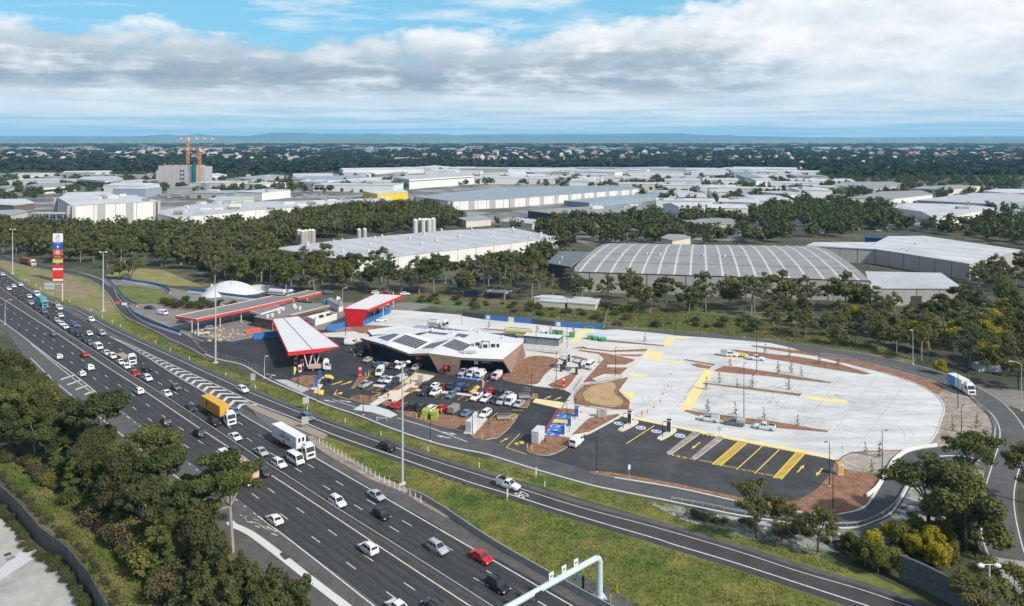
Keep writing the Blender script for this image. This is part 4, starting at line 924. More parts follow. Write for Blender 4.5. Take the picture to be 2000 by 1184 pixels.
def tcrane(px, base, top, jl, jr, jy, label, col):
    p = G(px, base); k = CAMH / (base - HOR); hz = lambda y: CAMH - (y - HOR) * k
    e = empty('tower_crane', tuple(p)); tag(e, label, 'crane')
    m = mat('crane ' + col, (.55, .24, .07) if col == 'orange' else (.60, .58, .56), .6); Hm = hz(jy); s = 1.6
    b = MB()
    for dx in (-s, s):
        for dy in (-s, s): b.tube((dx, dy, 0), (dx, dy, Hm), .38, n=4)
    z = 0; f = 1
    while z < Hm - 3:
        for dy in (-s, s): b.tube((-s * f, dy, z), (s * f, dy, z + 3.2), .24, n=4)
        z += 3.2; f = -f
    b.build('mast', m, e)
    b = MB(); L0 = (jl - px) * k; L1 = (jr - px) * k
    for dy, dz in ((-.9, 0), (.9, 0), (0, 1.8)): b.tube((L0, dy, Hm + dz), (L1, dy, Hm + dz), .28, n=4, mi=0)
    x = L0; 
    while x < L1 - 2: b.tube((x, -.9, Hm), (x + 2, 0, Hm + 1.8), .2, n=4); b.tube((x + 2, 0, Hm + 1.8), (x + 4, -.9, Hm), .2, n=4); x += 4
    for q in range(5): b.box((L0 + (L1 - L0) * (.12 + q * .2), -1.1, Hm + .1), (3.4, .3, 2), 0, 1)
    b.build('jib', [m, W_white], e)
    b = MB(); b.tube((0, 0, Hm), (0, 0, hz(top)), .7, .25, n=4); b.tube((0, 0, hz(top)), (L0, 0, Hm + 1), .13, n=4); b.tube((0, 0, hz(top)), (L1 * .7, 0, Hm + 2), .13, n=4); b.build('apex', m, e)
    b = MB(); b.box((1.8, -1, Hm - 2.6), (2, 2, 2.4)); b.build('cab', W_white, e)
    b = MB(); b.box((L0 + 2, 0, Hm - 3), (3, 2, 3.2)); b.build('counterweight', mat('counterweight', (.4, .4, .4), .9), e)
tcrane(367, 362, 262.5, 345, 421, 272, 'orange tower crane with the long high jib over the tower', 'orange')
tcrane(390, 367, 283, 348, 408, 293, 'orange tower crane with a shorter jib in front of the tower', 'orange')
def lattice(p0, p1, label, col, r=.5):
    a, d = Vector(p0), Vector(p1); e = empty('mobile_crane', (a.x, a.y, 0)); tag(e, label, 'crane'); d = d - a; b = MB(); b.tube((0, 0, 2), (d.x, d.y, d.z), r, r * .6, n=4); b.build('boom', mat('boom ' + col, (.08, .08, .09) if col == 'dark' else (.6, .6, .6), .6), e)
    b = MB(); b.box((1, 0, 0), (9, 4, 3)); b.build('body', W_white, e)
p = G(288, 352); q = G(258, 352); lattice(p, (q.x, q.y, CAMH - (291 - HOR) * CAMH / 80), 'dark lattice crane boom leaning left of the tower', 'dark', .7)
p = G(286, 300); q = G(292, 300); lattice(p, (q.x, q.y, CAMH - (283 - HOR) * CAMH / 28), 'thin distant white crane leaning right, upper left', 'pale', 1.2)
p = G(300, 300); lattice(p, (p.x, p.y, CAMH - (285 - HOR) * CAMH / 28), 'thin distant white crane standing upright, upper left', 'pale', 1.0)
# silos
def silos(lst, label, H, r, m, group=None):
    for i, (x, y) in enumerate(lst):
        p = G(x, y); e = empty('silo', tuple(p)); tag(e, label, 'silo', group, order=True)
        b = MB(); b.tube((0, 0, 0), (0, 0, H), r, n=14); b.build('tank', m, e, smooth=False); b = MB(); b.tube((0, 0, H), (0, 0, H + r * .6), r * 1.02, r * .25, n=14); b.build('cap', W_white, e)
        b = MB(); b.tube((r * 1.1, 0, 0), (r * 1.1, 0, H + .6), .16, n=4); b.build('ladder', M_steel, e)
M_silo = mat('pinkish silo', (.36, .32, .29), .8, .15, .3)
silos([(584, 478), (591, 480), (597, 479), (605, 478), (611, 478)], 'pinkish grey cement silo beside the factory roof', 10, 1.7, M_silo, 'pinkish silos at the left end of the factory')
silos([(701, 470), (712, 469)], 'slim white tank behind the factory roof', 8, 1.5, W_grey, 'slim white tanks behind the factory')
silos([(811, 458), (820, 456), (826, 457), (832, 456), (838, 457), (846, 455)], 'tall white silo behind the right half of the factory roof', 11, 1.9, mat('silo cream', (.46, .46, .44), .7, .1, .3), 'tall white silos behind the factory')
# open steel frame structure beside the cold store
def frame():
    p = G(97, 449); e = empty('steel_frame', tuple(p)); tag(e, 'open blue-grey steel frame with stairs beside the tall cold store', 'steel frame'); b = MB()
    for i in range(7):
        for j in range(3): b.tube((-17 + i * 5.6, j * 6, 0), (-17 + i * 5.6, j * 6, 13), .4, n=4)
    for zz in (4.3, 8.6, 12.8):
        for j in range(3): b.box((0, j * 6, zz), (34, .5, .5))
        for i in range(7): b.box((-17 + i * 5.6, 6, zz), (.5, 12, .45))
    for i in (0, 2, 5): b.tube((-17 + i * 5.6, 0, 0), (-11.4 + i * 5.6, 0, 12.8), .22, n=4)
    b.build('frame', W_blue, e); b = MB(); b.box((0, 6, 12.9), (34.5, 13, .4)); b.build('deck', Rf_lt, e)
frame()
# ------------------------------------------------------------------ service station
M_rfw = mat('white standing seam roof', (.60, .60, .595), .5, .06, .3)
M_timber = mat('brown perforated panel', (.255, .165, .125), .8, .22, .9, col2=(.19, .13, .105), thr=(.45, .6))
M_fac = mat('fascia bronze', (.17, .125, .105), .7, .1, .5)
M_pv = mat('solar cell', (.028, .035, .052), .25, .1, 1)
M_pvf = mat('solar frame', (.50, .52, .55), .5)
M_navy = mat('slate blue facade', (.026, .034, .046), .7, .15, .6)
def raypl(px, py, a, b_, c):
    n = (b_ - a).cross(c - a); o = Vector((0, 0, CAMH)); d = Vector((px - 1000, FPX, -(py - HOR))); t = (a - o).dot(n) / d.dot(n); return o + d * t
def main_building():
    V = dict(A=(704, 660, 6.0), M=(754, 674, 6.5), B=(800, 691, 4.9), C=(837, 690, 6.1), D=(901, 698.5, 5.7), E=(982, 702, 5.2), F=(1021, 670, 5.5), R1=(796, 649, 8.2), V1=(849, 665, 6.6), R2=(896, 657, 8.3), V2=(927, 670, 6.2))
    V = {k: G(*v) for k, v in V.items()}
    V['V1'] = raypl(849, 665, V['M'], V['B'], V['R1']); V['R2'] = raypl(896, 657, V['B'], V['C'], V['V1']); V['V2'] = raypl(927, 670, V['C'], V['D'], V['R2']); V['F'] = raypl(1021, 670, V['D'], V['E'], V['V2'])
    o = Vector((-28, 255, 0)); e = empty('service_building', tuple(o)); tag(e, 'service centre building with a folded white roof, solar panels and brown angled walls', 'building')
    W = {k: v - o for k, v in V.items()}
    b = MB(); facets = [('A', 'M', 'R1'), ('M', 'B', 'V1', 'R1'), ('B', 'C', 'R2', 'V1'), ('C', 'D', 'V2', 'R2'), ('D', 'E', 'F', 'V2')]
    for f in facets:
        vs = [W[k] for k in f]; b.add(vs + [v - Vector((0, 0, .35)) for v in vs], [tuple(range(len(vs)))] + [tuple(reversed(range(len(vs), 2 * len(vs))))], 0)
    ol = ['A', 'M', 'B', 'C', 'D', 'E', 'F', 'V2', 'R2', 'V1', 'R1']
    for i, k in enumerate(ol):
        a, c = W[k], W[ol[(i + 1) % len(ol)]]; h = Vector((0, 0, .75 if i < 6 else .6)); b.add([a - h, c - h, c, a], [(0, 1, 2, 3)], 1)
    b.build('roof', [M_rfw, M_fac], e)
    bk = [G(*p) - o for p in ((717, 645, 6.2), (766, 638, 6.2), (800, 639.5, 6.2), (836, 643, 6.2), (890, 646, 6.2), (940, 648, 6.2), (1023, 663, 6.2), (1021, 672, 6.2), (930, 674, 6.2), (850, 668, 6.2), (796, 656, 6.2), (727, 655, 6.2))]
    b = MB(); b.prism([(p.x, p.y) for p in bk], 5.4, 6.2, 0, 1); 
    pk = [G(*p) - o for p in ((727, 654, 6.25), (786, 640, 6.25), (850, 645, 6.25), (812, 652, 7.6), (760, 648, 6.9))]
    b.add([*pk], [(0, 4, 1), (1, 4, 3), (1, 3, 2), (0, 3, 4)], 0)
    b.build('rear_roof', [M_rfw, M_fac], e)
    # seams
    # walls
    base = [(-50, 264), (-42, 255), (-33, 249.5), (-27, 246), (-14, 245.5), (-1.5, 244), (3.2, 256), (1, 268), (-30, 272), (-47, 273)]
    b = MB(); b.prism([(x + 28, y - 255) for x, y in base], 0, 5.2, 0); wall_lines(b, ccw([(x + 28, y - 255) for x, y in base]), 0, 4.4, 3.0, .12, 1, .03); b.build('wall', [M_navy, M_dsteel], e)
    def wp(x, y, z): return G(x, y, z) - o
    b = MB()
    c0, d0 = wp(859, 731, 0), wp(894, 732, 0); b.slab(c0, d0, W['D'] - Vector((0, 0, .3)), W['C'] - Vector((0, 0, .3)), .35, 0)
    b.slab(wp(999, 730, 0), wp(1027, 697, 0), W['F'] - Vector((0, 0, .1)), W['E'] - Vector((0, 0, .1)), .35, 0)
    b.slab(wp(714, 668, 0), wp(724, 686, 2.0), W['A'] + Vector((3, -2, -.8)), W['A'] - Vector((0, 0, .8)), .3, 0)
    b.slab(d0, d0 + Vector((1.2, 9, 0)), W['D'] + Vector((1, 8, -.5)), W['D'] - Vector((0, 0, .4)), .3, 1)
    b.slab(wp(727, 660, 3.2), wp(724, 664, 3.0), wp(717, 645, 6.2), wp(727, 655, 6.2), .2, 0)
    b.build('angled_wall', [M_timber, M_navy], e)
    b = MB(); b.box((5.0, -9.2, 0), (5, .25, 4.2), .0); b.build('glass_door', mat('blue shopfront glass', (.03, .05, .075), .1, spec=.8), e)
    for x in (18.5, 21.5): b = MB(); b.box((x, -10.9, 0), (1.6, .2, 2.4)); b.build('door', W_dark, e)
    b = MB(); b.box((-12, -7.5, 0), (9, .3, 1.0), -.35); b.build('planter_wall', W_cream, e)
    # solar panels
    def pv(px, plane, nu, nv):
        P = [raypl(x, y, *[V[k] for k in plane]) - o for x, y in px]; n = (P[1] - P[0]).cross(P[3] - P[0]).normalized(); n = n if n.z > 0 else -n
        b = MB(); g = .06
        up = n * .16; b.add([p + up for p in P] + [p + n * .02 for p in P], [(0, 1, 2, 3), (4, 5, 1, 0), (5, 6, 2, 1), (6, 7, 3, 2), (7, 4, 0, 3)], 1)
        for i in range(nu):
            for j in range(nv):
                u0, u1, v0, v1 = (i + g) / nu, (i + 1 - g) / nu, (j + g * .6) / nv, (j + 1 - g * .6) / nv
                f = lambda u, v: P[0].lerp(P[1], u).lerp(P[3].lerp(P[2], u), v) + n * .19
                b.add([f(u0, v0), f(u1, v0), f(u1, v1), f(u0, v1)], [(0, 1, 2, 3)], 0)
        b.build('solar_array', [M_pv, M_pvf], e)
    pv([(766, 667), (813, 682), (836, 669), (792, 654.5)], ('M', 'B', 'V1'), 8, 5)
    pv([(738, 660), (758, 667), (781, 654), (770, 652.5)], ('A', 'M', 'R1'), 5, 4)
    pv([(824, 681), (848, 680.5), (880, 664), (842, 672)], ('B', 'C', 'R2'), 4, 6)
    pv([(864, 676), (901, 688), (921, 675), (888, 663)], ('C', 'D', 'V2'), 8, 5)
    def pvf(px, z=6.4):
        P = [G(x, y, z) - o for x, y in px]; b = MB(); 
        b.add([p + Vector((0, 0, 0)) for p in P], [(0, 1, 2, 3)], 1)
        for i in range(6):
            f = lambda u, v: P[0].lerp(P[1], u).lerp(P[3].lerp(P[2], u), v) + Vector((0, 0, .05))
            b.add([f((i + .05) / 6, .04), f((i + .95) / 6, .04), f((i + .95) / 6, .96), f((i + .05) / 6, .96)], [(0, 1, 2, 3)], 0)
        b.build('solar_array', [M_pv, M_pvf], e)
    pvf([(804, 646.5), (823, 652.5), (829, 649), (810, 645.5)]); pvf([(838, 650), (870, 654), (877, 651), (838, 647.5)]); pvf([(888, 656.5), (908, 659), (917, 654), (895, 651)]); pvf([(771, 650), (795, 648), (802, 645), (783, 644)])
    # rooftop plant
    for k, (x, y) in enumerate(((933, 676), (941, 673), (953, 674), (963, 679), (971, 679), (948, 680))):
        p = raypl(x, y, V['D'], V['E'], V['V2']) - o; b = MB(); b.box((p.x, p.y, p.z - .2), (2.2, 1.6, 1.9)); b.box((p.x, p.y - .82, p.z + .3), (1.4, .06, 1.1), 0, 1); b.build('air_conditioner', [W_white, M_dsteel], e)
    for k in range(5): p = raypl(905 + k * 5, 688 + k % 2, V['D'], V['E'], V['V2']) - o; b = MB(); b.box((p.x, p.y, p.z + .05), (2.2, 1.5, .25), k * .5); b.build('loose_sheeting', mat('sheeting', (.38, .44, .44), .6), e)
    for x, y in ((832, 649), (884, 651), (844, 646), (982, 661), (936, 650)): p = G(x, y, 6.3) - o; b = MB(); b.tube((p.x, p.y, 6), (p.x, p.y, 7.3), .35); b.build('exhaust_vent', W_white, e)
    # signs
    p = c0.lerp(d0, .52); dv = (W['D'] - W['C']); an = atan2(dv.y, dv.x)
    q = wp(873, 722, 1.7); b = MB(); b.box((q.x, q.y - .4, 1.2), (2.3, .25, 1.9), an, 0); b.tube((q.x - .3, q.y - .53, 2.5), (q.x - .3, q.y - .62, 2.5), .52, n=12, mi=1); b.box((q.x + .5, q.y - .56, 2.2), (1.0, .08, .5), an, 1); b.build('sign_board', [mat('sign maroon black', (.05, .008, .01), .6), mat('sign red', (.60, .03, .05), .5)], e)
    q = wp(815, 699, 3.6); b = MB(); b.tube((q.x, q.y, 3.6), (q.x, q.y - .15, 3.6), .55, n=14); b.box((q.x + 1.0, q.y - .1, 3.3), (1.2, .12, .4)); b.build('round_sign', mat('sign red', (.60, .03, .05), .5), e)
    q = wp(930, 707, 3.9); b = MB(); b.box((q.x, q.y - .2, 3.3), (1.2, .15, 1.25), -.07); b.tube((q.x - .3, q.y - .32, 3.5), (q.x + .15, q.y - .32, 4.4), .08, n=4, mi=1); b.tube((q.x + .3, q.y - .32, 3.5), (q.x + .3, q.y - .32, 4.4), .08, n=4, mi=1); b.build('sign_board', [W_white, M_navy], e)
    text('Services', .9, W_white, (q.x + 3.1, q.y - .35, 3.9), (R(90), 0, -.07), e)
main_building()

def canopy(label, px, zt, zb, red_left=None, cols=(), tap=None, roofm=M_rfw, fm=None, fh=.9, name='canopy', seam=True, rim=None):
    P = [G(x, y, zt) for x, y in px]; c = sum(P, Vector()) / len(P); c.z = 0; e = empty(name, tuple(c)); tag(e, label, 'canopy'); L = [p - c for p in P]
    b = MB(); b.prism([(p.x, p.y) for p in L], zt - .25, zt, 0, 1)
    if seam and len(L) == 4:
        a, d = L[0].lerp(L[1], .47), L[3].lerp(L[2], .42)
        b.tube((a.x, a.y, zt + .02), (d.x, d.y, zt + .02), .12, n=4, mi=2)
    b.build('roof', [roofm, fm or M_red, M_dsteel], e); b = MB(); n = len(L)
    for i in range(n):
        a, d = L[i], L[(i + 1) % n]; h0, h1 = (fh, fh) if not tap else (tap[i], tap[(i + 1) % n])
        t = (d - a).normalized(); nn = Vector((t.y, -t.x, 0)) * .12
        for sg in (1,):
            b.add([a + nn - Vector((0, 0, h0)), d + nn - Vector((0, 0, h1)), d + nn + Vector((0, 0, .06)), a + nn + Vector((0, 0, .06)), a - nn - Vector((0, 0, h0)), d - nn - Vector((0, 0, h1)), d - nn + Vector((0, 0, .06)), a - nn + Vector((0, 0, .06))], [(0, 1, 2, 3), (7, 6, 5, 4), (3, 2, 6, 7), (4, 5, 1, 0)], 0)
    b.build('fascia', [fm or M_red], e)
    if rim:
        b = MB()
        for i in range(n):
            a, d = L[i], L[(i + 1) % n]; b.tube(a + Vector((0, 0, .1)), d + Vector((0, 0, .1)), .16, n=4)
        b.build('rim', rim, e)
    b = MB(); b.prism(inset([(p.x, p.y) for p in L], .7), zt - .55, zt - .3, 0); b.build('soffit', mat('soffit grey', (.30, .30, .31), .8), e)
    for (x, y, dx, dy) in cols:
        p = G(x, y) - c; cb = MB(); cb.tube((p.x, p.y, 0), (p.x + dx, p.y + dy, zt - .4), .17, n=6); cb.build('column', W_white, e)
    return e, L, c
# fuel canopy nearest the motorway
px = [(562.6, 688.2), (662.5, 677), (582.7, 617.6), (532.5, 623.8)]
cols = [(602, 721, -1.6, 0), (602, 721, 1.2, 2), (617, 716, -1.4, 1), (617, 716, 1.4, 2), (580, 700, -1.2, 0), (580, 700, 1.2, 2), (570, 680, -1, 0), (570, 680, 1, 2), (556, 662, -1, 0), (556, 662, 1, 1)]
e, L, c = canopy('white fuel canopy with a tapered red edge over the pumps nearest the motorway', px, 6.2, 5.6, cols=cols, tap=[.95, .12, .12, .5])
b = MB(); a, d = L[0], L[1]; m_ = a.lerp(d, .6); nn = Vector((0, -.16, 0))
b.add([a + nn - Vector((0, 0, 1.15)), m_ + nn - Vector((0, 0, 1.15)), d + nn - Vector((0, 0, .15)), d + nn, a + nn], [(0, 1, 2, 3, 4)]); b.build('red_wedge', M_red, e)
b = MB(); a = L[3]; b.slab(a + Vector((-.2, 0, -.2)), a + Vector((1.2, -1, -4.2)), a + Vector((3.4, -7, -4.2)), a + Vector((3.2, -9.4, -.2)), .3); b.build('red_end_panel', M_red, e)
# truck fuel canopy
px = [(671, 602.6), (718.6, 605), (785.5, 577.2), (733.8, 573.8)]
e, L, c = canopy('white truck canopy with a big red sloping end panel and thin red edge', px, 7.3, 6.6, cols=[(730, 622, 0, 0), (742, 614, 0, 0), (756, 607, 0, 0), (768, 601, 0, 0), (748, 626, 0, 0)], tap=[.3, .8, 1.0, .3], seam=False)
b = MB(); q = [G(678, 639) - c, G(705.4, 639.5) - c]; b.slab(q[0], q[1], L[1] + Vector((0, -.1, 0)), L[0] + Vector((0, -.1, 0)), .5); b.build('red_end_panel', M_red, e)
# old canopies
M_flat = mat('old flat roof', (.175, .17, .16), .85, .15, .2)
M_fred = mat('faded red fascia', (.52, .045, .035), .6, .08, .4)
canopy('long old forecourt canopy with a grey roof and red fascia', [(343.8, 617.8), (383, 623.5), (480, 604), (571.7, 583), (558, 580.5), (531.7, 578.4)], 5.4, 4.6, cols=[(387, 656, 0, 0), (375, 650, 0, 0), (430, 640, 0, 0), (471, 630, 0, 0), (456, 628, 0, 0), (505, 620, 0, 0), (574, 606, 0, 0), (550, 600, 0, 0)], roofm=M_flat, fm=M_fred, fh=.95, rim=W_white, seam=False)
canopy('small old canopy with a grey roof and red fascia behind the long one', [(557, 578.5), (582, 581.8), (627, 571), (602, 567.8)], 5.4, 4.6, cols=[(590, 600, 0, 0), (612, 592, 0, 0), (600, 588, 0, 0)], roofm=M_flat, fm=M_fred, fh=.95, rim=W_white, seam=False)
canopy('low grey link canopy with a white edge between the old canopy and shop', [(480, 604.5), (508.8, 612.7), (551, 600), (525, 593.5)], 4.5, 4, cols=[(510, 632, 0, 0), (545, 622, 0, 0)], roofm=M_flat, fm=W_white, fh=.8, seam=False)
e = shed('old service station shop with a flat grey roof and dark brown walls', 4.0, [(495, 618.7), (531, 626), (645, 596), (575, 590), (545, 600), (515, 610)], W_brown, M_flat, cat='building', name='shop_building', fascia=W_dark)
o = Vector(e.location)
for x, y in ((523, 621), (532, 619), (553, 606), (575, 600), (577, 603), (586, 605), (545, 612)):
    p = G(x, y, 4) - o; b = MB(); b.box((p.x, p.y, 4), (.9, .9, 1.3)); b.build('roof_vent', W_white, e)
a, d = G(570, 617, 4.3) - o, G(645, 598.5, 4.3) - o; b = MB(); b.tube((a.x, a.y, 4.5), (d.x, d.y, 4.5), .12, n=4); b.tube((a.x - .4, a.y - 1, 5), (d.x - .4, d.y - 1, 5), .07, n=4); b.build('roof_rail', W_white, e)
shed('small white gabled store shed beside the old shop', 3.0, [(637.7, 585), (662, 597), (671.4, 594), (652.5, 583.5)], W_white, Rf_gr, cat='shed', name='storage_shed', gable=.9)
# white walled enclosure with building waste
def enclosure():
    P = [G(600, 630), G(615.8, 637), G(657.8, 624), G(645, 619)]; c = sum(P, Vector()) / 4; e = empty('enclosure', tuple(c)); tag(e, 'white panelled enclosure full of plant and rubbish behind the fuel canopy', 'enclosure'); b = MB()
    for i in range(4):
        a, d = P[i] - c, P[(i + 1) % 4] - c; q = a.lerp(d, .5); b.box((q.x, q.y, 0), ((d - a).length, .15, 2.5), atan2(d.y - a.y, d.x - a.x))
    b.build('panel_wall', W_white, e); r2 = random.Random(5)
    for k in range(12):
        q = (P[0].lerp(P[1], r2.uniform(.2, .8))).lerp(P[3].lerp(P[2], r2.uniform(.3, .8)), r2.uniform(.1, .9)) - c; b = MB(); b.box((q.x, q.y, 0), (r2.uniform(.6, 2), r2.uniform(.6, 1.6), r2.uniform(1, 2.7)), r2.uniform(0, 3)); b.build('plant_unit', r2.choice((W_white, M_dsteel, M_steel)), e)
enclosure()
shed('grey block amenities building with a white roof beside the tanker', 3.0, [(1022, 655.4), (1092, 661.5), (1101, 654.7), (1029, 649)], mat('grey block wall', (.215, .235, .245), .85, .1, .8), M_rfw, cat='building', name='amenities_block', joints=9, fascia=W_dark)
shed('low shed with a white roof behind the service centre', 3.2, [(871, 640), (917, 646), (926, 638.5), (882, 633.6)], W_grey, M_rfw, cat='shed', name='storage_shed')
shed('small dark tank shed behind the folded roof', 3.4, [(805, 641), (832, 643), (838, 636.5), (813, 635)], W_grey, Rf_bl, cat='shed', name='storage_shed')
shed('long cream site office with a white roof on the grass bank', 3.2, [(1040, 580), (1166, 589), (1175, 582), (1060, 575.5)], W_cream, Rf_wh, cat='portable office', name='site_office', joints=12)
shed('front cream portable office on the left, with a teal stripe', 2.9, [(1051, 587), (1104, 590.5), (1108, 586.5), (1056, 583)], W_cream, Rf_wh, cat='portable office', name='site_office', band_=(.2, .5), jm=mat('teal', (.03, .16, .18), .7))
shed('front cream portable office on the right, with one window', 2.9, [(1106, 590), (1164, 594.5), (1168, 590), (1111, 586)], W_cream, Rf_wh, cat='portable office', name='site_office')
shed('navy blue site container under the trees', 2.8, [(906, 569), (935, 571), (937, 567.5), (908, 566)], mat('navy', (.012, .02, .06), .7), mat('navy', (.012, .02, .06), .7), cat='container', name='container')
shed('white roofed hut under the trees behind the fence', 3, [(950, 569), (990, 572), (1000, 567), (958, 565)], W_dark, Rf_wh, cat='hut', name='hut')
# white tarpaulin mounds
def mound(pts, zs, label):
    c = G(*pts[0]); e_ = MB(); cx, cy, rx, ry, h = zs; n = 26; vs = []; r3 = random.Random(int(cx))
    rings = 7
    for j in range(rings):
        t = j / (rings - 1); 
        for k in range(n):
            a = 2 * pi * k / n; rr_ = (1 - t) * (1 + .10 * sin(3 * a + 1) + r3.uniform(-.03, .03)); vs.append((c.x + cos(a) * rx * rr_ + t * rx * .05, c.y + sin(a) * ry * rr_, h * (1 - (1 - t) ** 1.8) * (1 + .05 * sin(5 * a))))
    e_.add(vs, [(j * n + k, j * n + (k + 1) % n, (j + 1) * n + (k + 1) % n, (j + 1) * n + k) for j in range(rings - 1) for k in range(n)]); o = e_.build('covered_mound', mat('white tarpaulin', (.50, .51, .52), .6, .2, .5, bump=3.0), smooth=True); return tag(o, label, 'mound')
mound([(448, 572)], (448, 0, 14.5, 9, 5.6), 'big mound covered in white tarpaulin beside the trees'); mound([(505, 566)], (505, 0, 11, 7, 2.4), 'low mound covered in white tarpaulin beside the big one')
mound([(420, 577)], (420, 0, 7, 6, 2.4), 'small left shoulder mound of the white tarpaulin heap')
# ------------------------------------------------------------------ vegetation
import numpy as np
def leafmat(name, c1, c2, c3=None, sc=.35):
    m = bpy.data.materials.new(name); m.use_nodes = True; nt = m.node_tree; N = nt.nodes; L = nt.links; b = N['Principled BSDF']
    b.inputs['Roughness'].default_value = .75; b.inputs['Specular IOR Level'].default_value = .2
    ge = N.new('ShaderNodeNewGeometry'); n = N.new('ShaderNodeTexNoise'); n.inputs['Scale'].default_value = sc; n.inputs['Detail'].default_value = 3; L.new(ge.outputs['Position'], n.inputs['Vector'])
    oi = N.new('ShaderNodeObjectInfo'); n2 = N.new('ShaderNodeTexNoise'); n2.inputs['Scale'].default_value = .045; n2.inputs['Detail'].default_value = 2; L.new(ge.outputs['Position'], n2.inputs['Vector'])
    mr = N.new('ShaderNodeMapRange'); mr.inputs[1].default_value = .36; mr.inputs[2].default_value = .64; L.new(n.outputs[0], mr.inputs[0])
    mx = N.new('ShaderNodeMix'); mx.data_type = 'RGBA'; L.new(mr.outputs[0], mx.inputs[0]); mx.inputs[6].default_value = (*c1, 1); mx.inputs[7].default_value = (*c2, 1)
    ad = N.new('ShaderNodeMath'); ad.operation = 'ADD'; L.new(oi.outputs['Random'], ad.inputs[0]); L.new(n2.outputs[0], ad.inputs[1])
    m2 = N.new('ShaderNodeMapRange'); m2.inputs[1].default_value = .4; m2.inputs[2].default_value = 1.6; m2.inputs[3].default_value = 0; m2.inputs[4].default_value = 1; L.new(ad.outputs[0], m2.inputs[0])
    my = N.new('ShaderNodeMix'); my.data_type = 'RGBA'; L.new(m2.outputs[0], my.inputs[0]); L.new(mx.outputs[2], my.inputs[6]); my.inputs[7].default_value = (*(c3 or c2), 1)
    L.new(my.outputs[2], b.inputs['Base Color'])
    tr = N.new('ShaderNodeBsdfTranslucent'); L.new(my.outputs[2], tr.inputs[0]); ms = N.new('ShaderNodeMixShader'); ms.inputs[0].default_value = .32
    L.new(b.outputs[0], ms.inputs[1]); L.new(tr.outputs[0], ms.inputs[2]); L.new(ms.outputs[0], N['Material Output'].inputs[0])
    return m
Lf_gum = leafmat('gum leaves', (.056, .078, .022), (.155, .180, .052), (.165, .155, .050))
Lf_dark = leafmat('dark leaves', (.036, .056, .019), (.100, .128, .038), (.110, .112, .038))
Lf_green = leafmat('fresh leaves', (.055, .095, .018), (.130, .175, .040), (.120, .150, .040))
Lf_brown = leafmat('dry scrub', (.085, .058, .035), (.17, .13, .075), (.12, .11, .05))
Lf_wattle = leafmat('wattle blossom', (.15, .15, .014), (.52, .43, .022), (.36, .32, .025), .9)
Lf_olive = leafmat('olive leaves', (.070, .088, .022), (.155, .170, .042), (.18, .175, .04))
Lf_cas = leafmat('casuarina needles', (.040, .050, .018), (.098, .100, .034), (.10, .095, .035))
Lf_grey = leafmat('grey gum leaves', (.060, .075, .034), (.150, .165, .080), (.175, .165, .080))
Lf_far = leafmat('far woodland leaves', (.018, .028, .016), (.040, .050, .026), (.045, .048, .026), .02)
M_bark = mat('pale bark', (.26, .23, .19), .9, .35, 1.2, stretch=(1, 1, .3))
M_barkd = mat('dark bark', (.07, .055, .045), .95, .3, 1.5)
def leaves(rng, lumps, n, size, shell=.35):
    """leaf-clump quads spread through ellipsoid lumps; returns verts array (4n,3)"""
    lumps = np.array(lumps); vol = lumps[:, 3] * lumps[:, 4] * lumps[:, 5]; vol = vol ** .8; idx = rng.choice(len(lumps), n, p=vol / vol.sum())
    d = rng.normal(size=(n, 3)); d /= np.linalg.norm(d, axis=1)[:, None]; r = rng.uniform(shell ** 3, 1, n) ** (1 / 3) * rng.uniform(.78, 1.0, n) * (1 + np.abs(rng.normal(size=n)) * .16)
    P = lumps[idx, :3] + d * r[:, None] * lumps[idx, 3:6]
    nr = d * .8 + rng.normal(size=(n, 3)) * .6 + np.array([0, 0, .35]); nr /= np.linalg.norm(nr, axis=1)[:, None]
    t = np.cross(nr, rng.normal(size=(n, 3))); t /= np.linalg.norm(t, axis=1)[:, None]; u = np.cross(nr, t)
    s = (size * rng.uniform(.55, 1.25, n))[:, None]; t *= s * .5; u *= s * .5 * rng.uniform(.5, 1, n)[:, None]
    return np.stack([P - t - u, P + t - u * .6, P + t * .8 + u, P - t * .7 + u * .9], 1).reshape(-1, 3)
def mesh_quads(name, V, m):
    n = len(V) // 4; me = bpy.data.meshes.new(name); me.vertices.add(len(V)); me.vertices.foreach_set('co', V.astype(np.float32).ravel())
    me.loops.add(4 * n); me.loops.foreach_set('vertex_index', np.arange(4 * n, dtype=np.int32)); me.polygons.add(n)
    me.polygons.foreach_set('loop_start', np.arange(0, 4 * n, 4, dtype=np.int32)); me.polygons.foreach_set('loop_total', np.full(n, 4, dtype=np.int32))
    me.update(); me.validate(); me.materials.append(m); return me
